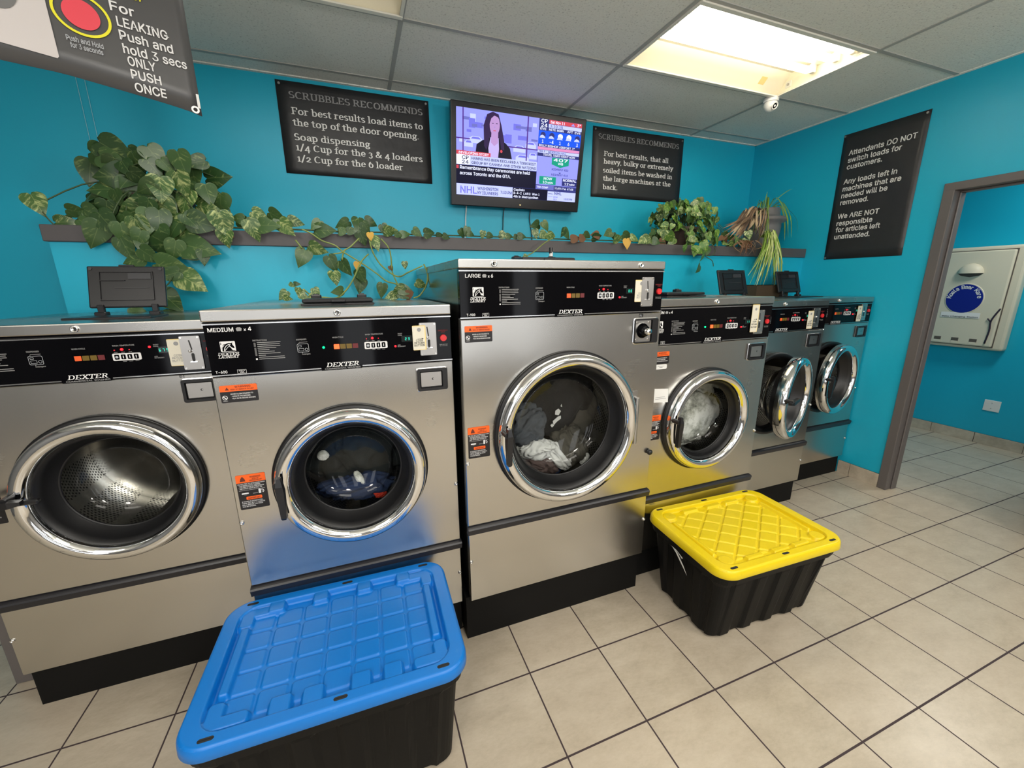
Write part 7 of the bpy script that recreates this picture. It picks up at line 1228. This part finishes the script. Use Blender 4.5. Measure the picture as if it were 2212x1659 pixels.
t = thing('potted_pothos', 'big dark leafy pothos plant at the left end of the grey shelf', 'plant', (-.90, 2.72, ZS))
pot(t, (-.90, 2.72, ZS), .10, .14, .17, 'pot_brown')
b = MB(); leaves(b, LEAF_BUSH, KM, 1.13)
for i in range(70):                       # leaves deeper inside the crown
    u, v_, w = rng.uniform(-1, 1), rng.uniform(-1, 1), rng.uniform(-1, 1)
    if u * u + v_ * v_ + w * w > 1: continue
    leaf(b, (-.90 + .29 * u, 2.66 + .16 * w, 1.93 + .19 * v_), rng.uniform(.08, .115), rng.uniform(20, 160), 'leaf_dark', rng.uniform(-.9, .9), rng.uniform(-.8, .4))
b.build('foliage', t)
b = MB()
for i in range(26):
    x, y, z, L, a, tn = LEAF_BUSH[(i * 5 + 1) % len(LEAF_BUSH)]
    b.tube([(-.90 + rng.uniform(-.06, .06), 2.70 + rng.uniform(-.05, .05), ZS + .15), ((x - .90) / 2 + rng.uniform(-.04, .04), (y + 2.72) / 2, (z + ZS + .2) / 2 + .07), (x, y + .01, z)], .0032, 'vine_dark', 5, 4)
for p in VINES[9:]: b.tube(p, .003, 'vine_dark', 5, 4)
b.tube([(-.60, 2.45, 1.79), (-.55, 2.42, 1.78), (-.53, 2.40, 1.73)], .007, 'leaf_brown', 6, 4)
b.build('stems', t)
t = thing('trailing_vine', 'pothos vine trailing along the shelf and hanging onto the washer behind the blue tote', 'plant', (0, 2.45, ZS))
b = MB(); leaves(b, LEAF_TRAIL, KM, 1.04, 1.452); b.build('foliage', t)
b = MB()
for p in VINES[:8]: b.tube([(x, y, max(z, 1.442)) for x, y, z in p], .0038, 'vine_green', 6, 5)
b.tube([(-.62, 2.46, 1.785), (-.45, 2.44, 1.782), (-.25, 2.45, 1.785), (-.05, 2.46, 1.782), (.15, 2.45, 1.785), (.35, 2.46, 1.78)], .0045, 'vine_dark', 6, 4); b.build('vine', t)
t = thing('trailing_vine', 'sparser small leaved vine lying along the shelf under the television and black poster', 'plant', (1.2, 2.45, ZS))
b = MB(); leaves(b, LEAF_SHELF, KM, 1.05); b.build('foliage', t)
b = MB(); b.tube(VINES[8], .0035, 'vine_green', 6, 5); b.tube([(.40, 2.47, 1.783), (.7, 2.45, 1.782), (1.0, 2.46, 1.785), (1.3, 2.45, 1.782), (1.65, 2.46, 1.785), (2.1, 2.46, 1.783)], .004, 'vine_dark', 6, 4); b.build('vine', t)
# bushy lighter plant on the right
t = thing('potted_ivy', 'bushy bright green plant on the shelf below the right black poster', 'plant', (2.44, 2.70, ZS))
pot(t, (2.44, 2.70, ZS), .09, .13, .15, 'pot_brown')
KI = {0: 'leaf_dark', 1: 'leaf_ivy', 2: 'leaf_yellow', 3: 'leaf_brown'}
b = MB()
for i in range(300):
    th = rng.uniform(0, 2 * pi); ph = rng.uniform(-.35, 1.0); rr = rng.uniform(.72, 1.0)
    x = 2.45 + .30 * rr * cos(th) * cos(ph * 1.2); y = 2.68 + .22 * rr * sin(th) * cos(ph * 1.2); z = 1.925 + .185 * rr * sin(ph * 1.5)
    if y > 2.97 or z < 1.80: continue
    leaf(b, (x, y, z), rng.uniform(.045, .07), rng.uniform(30, 150) if x > 2.3 else rng.uniform(60, 170), rng.choice(['leaf_ivy', 'leaf_ivy', 'leaf_dark', 'leaf_var', 'leaf_ivy']), rng.uniform(-.9, .9), rng.uniform(-1.0, .2))
for i in range(46):
    leaf(b, (rng.uniform(2.12, 2.86), rng.uniform(2.40, 2.56), rng.uniform(1.785, 1.86)), rng.uniform(.055, .08), rng.uniform(0, 180), rng.choice(['leaf_ivy', 'leaf_var', 'leaf_dark', 'leaf_ivy', 'leaf_brown']), rng.uniform(-.8, .8), rng.uniform(-.9, .2))
leaves(b, LEAF_IVY, KI, 1.1)
b.build('foliage', t)
b = MB()
for i in range(24):
    a = rng.uniform(0, 2 * pi); r_ = rng.uniform(.1, .27)
    b.tube([(2.44 + rng.uniform(-.05, .05), 2.69, ZS + .13), (2.44 + r_ * .6 * cos(a), 2.68 + r_ * .5 * sin(a), 2.05), (2.44 + r_ * cos(a), 2.68 + .7 * r_ * sin(a), 1.93)], .0028, 'vine_dark', 5, 4)
b.tube([(2.47, 2.42, 1.80), (2.50, 2.39, 1.74), (2.47, 2.38, 1.70), (2.41, 2.385, 1.69), (2.46, 2.37, 1.66), (2.48, 2.37, 1.62)], .003, 'vine_dark', 5, 5)
for i in range(5): b.tube([(2.70, 2.58, 1.95 - i * .012), (2.78, 2.55, 1.90 - i * .012), (2.82, 2.55, 1.93 - i * .015)], .002, 'vine_dark', 5, 4)
b.build('stems', t)
# spider plant in a grey urn
cx_, cy_ = 3.325, 2.70
t = thing('spider_plant', 'spider plant with long striped blades hanging from a grey urn, right shelf corner', 'plant', (cx_, cy_, ZS))
b = MB(); b.lathe([(.0001, .012), (.10, .012), (.125, .05), (.135, .14), (.14, .19), (.137, .215), (.172, .232), (.180, .245), (.172, .262), (.135, .268), (.122, .285), (.118, .325), (.12, .335), (.108, .335), (.104, .30)], (cx_, cy_, ZS), (0, 0, 1), 'pot_grey', 48); b.build('urn', t)
b = MB(); b.lathe([(.0001, 0), (.135, 0), (.15, .012), (.14, .012), (.1, .006)], (cx_, cy_, ZS + .0005), (0, 0, 1), 'plate_white', 40); b.build('saucer', t)
b = MB(); b.lathe([(.104, .31), (.06, .340), (.0001, .345)], (cx_, cy_, ZS), (0, 0, 1), 'soil', 24); b.build('soil', t)
def blade(b, P, w, k):
    Q = []; V = [Vector(p) for p in P]; n = 12
    for i in range(n + 1):
        u = i / n * (len(V) - 1); j = min(int(u), len(V) - 2); f = u - j
        p0 = V[max(j - 1, 0)]; p1 = V[j]; p2 = V[j + 1]; p3 = V[min(j + 2, len(V) - 1)]
        Q.append(.5 * ((2 * p1) + (p2 - p0) * f + (2 * p0 - 5 * p1 + 4 * p2 - p3) * f * f + (3 * p1 - p0 - 3 * p2 + p3) * f ** 3))
    vs = []; fs = []; e0 = Vector((rng.uniform(.6, 1), rng.uniform(-.5, .5), 0)).normalized()
    for i, p in enumerate(Q):
        d = (Q[min(i + 1, n)] - Q[max(i - 1, 0)]).normalized(); s = (e0 - d * e0.dot(d)).normalized(); up_ = s.cross(d)
        u = i / n; ww = w * (.55 + .9 * u if u < .5 else 1.0) * min(1, (1 - u) * 3.2 + .06)
        vs += [p - s * ww, p + up_ * ww * .35, p + s * ww]
    for i in range(n):
        for j in range(2): fs.append((i * 3 + j, i * 3 + j + 1, i * 3 + 4 + j, i * 3 + 3 + j))
    b.add(vs, fs, k, True)
b = MB()
for i in range(46):                       # plantlet hanging over the shelf edge
    x0 = rng.uniform(3.00, 3.10); xe = rng.uniform(2.82, 3.16); ze = rng.uniform(1.44, 1.66); xm = x0 + (xe - x0) * .55 + rng.uniform(-.02, .02)
    blade(b, [(x0, 2.44, 1.845), (x0 + (xe - x0) * .25, 2.39, 1.85 + rng.uniform(-.02, .05)), (xm, 2.35, (1.80 + ze) / 2 + .04), (xe, 2.36 + rng.uniform(-.03, .03), ze)], rng.uniform(.0035, .0065), rng.choice(['blade_green', 'blade_green', 'blade_pale']))
for i in range(13):                       # blades arching out of the urn
    a = rng.uniform(pi * 1.02, pi * 1.95); r_ = rng.uniform(.16, .26); ca, sa = cos(a), sin(a)
    if cx_ + r_ * ca > 3.52: continue
    blade(b, [(cx_ + .04 * ca, cy_ + .04 * sa, ZS + .33), (cx_ + .12 * ca, cy_ + .12 * sa, ZS + .33 + rng.uniform(.03, .09)), (cx_ + r_ * ca, cy_ + r_ * sa, ZS + .25), (cx_ + (r_ + .02) * ca, cy_ + (r_ + .03) * sa, ZS + rng.uniform(.02, .16))], rng.uniform(.004, .007), 'blade_green')
blade(b, [(3.18, 2.6, 2.06), (3.20, 2.6, 2.12), (3.205, 2.6, 2.18), (3.21, 2.6, 2.22)], .004, 'blade_green'); blade(b, [(3.3, 2.65, 2.10), (3.36, 2.62, 2.18), (3.44, 2.6, 2.24), (3.50, 2.6, 2.26)], .0025, 'blade_green')
b.tube([(3.22, 2.62, 2.05), (3.13, 2.52, 2.08), (3.07, 2.44, 1.95), (3.06, 2.43, 1.85)], .004, 'vine_green', 6, 5)
b.build('blades', t)
b = MB()
for i in range(44):                       # withered blades on the left of the urn
    x0 = rng.uniform(2.98, 3.22); xe = rng.uniform(2.64, 3.02); ze = rng.uniform(1.79, 1.93)
    blade(b, [(x0, 2.60, 2.05 + rng.uniform(-.02, .03)), (x0 + (xe - x0) * .35, 2.52, 2.05 + rng.uniform(-.05, .03)), (x0 + (xe - x0) * .75, 2.47, (2.0 + ze) / 2), (xe, 2.46 + rng.uniform(-.04, .05), ze)], rng.uniform(.004, .011), rng.choice(['blade_dry', 'blade_tan', 'blade_dry_dark', 'blade_dry_dark']))
for i in range(26):
    x0 = rng.uniform(2.74, 2.90); blade(b, [(x0, 2.46, 1.80), (x0 + rng.uniform(-.05, .05), 2.41, 1.815), (x0 + rng.uniform(-.08, .08), 2.39, 1.77), (x0 + rng.uniform(-.10, .10), 2.395, rng.uniform(1.68, 1.76))], .004, rng.choice(['blade_dry', 'leaf_brown']))
b.build('dry_blades', t)
for o in bpy.data.objects:
    if '_o' in o: del o['_o']
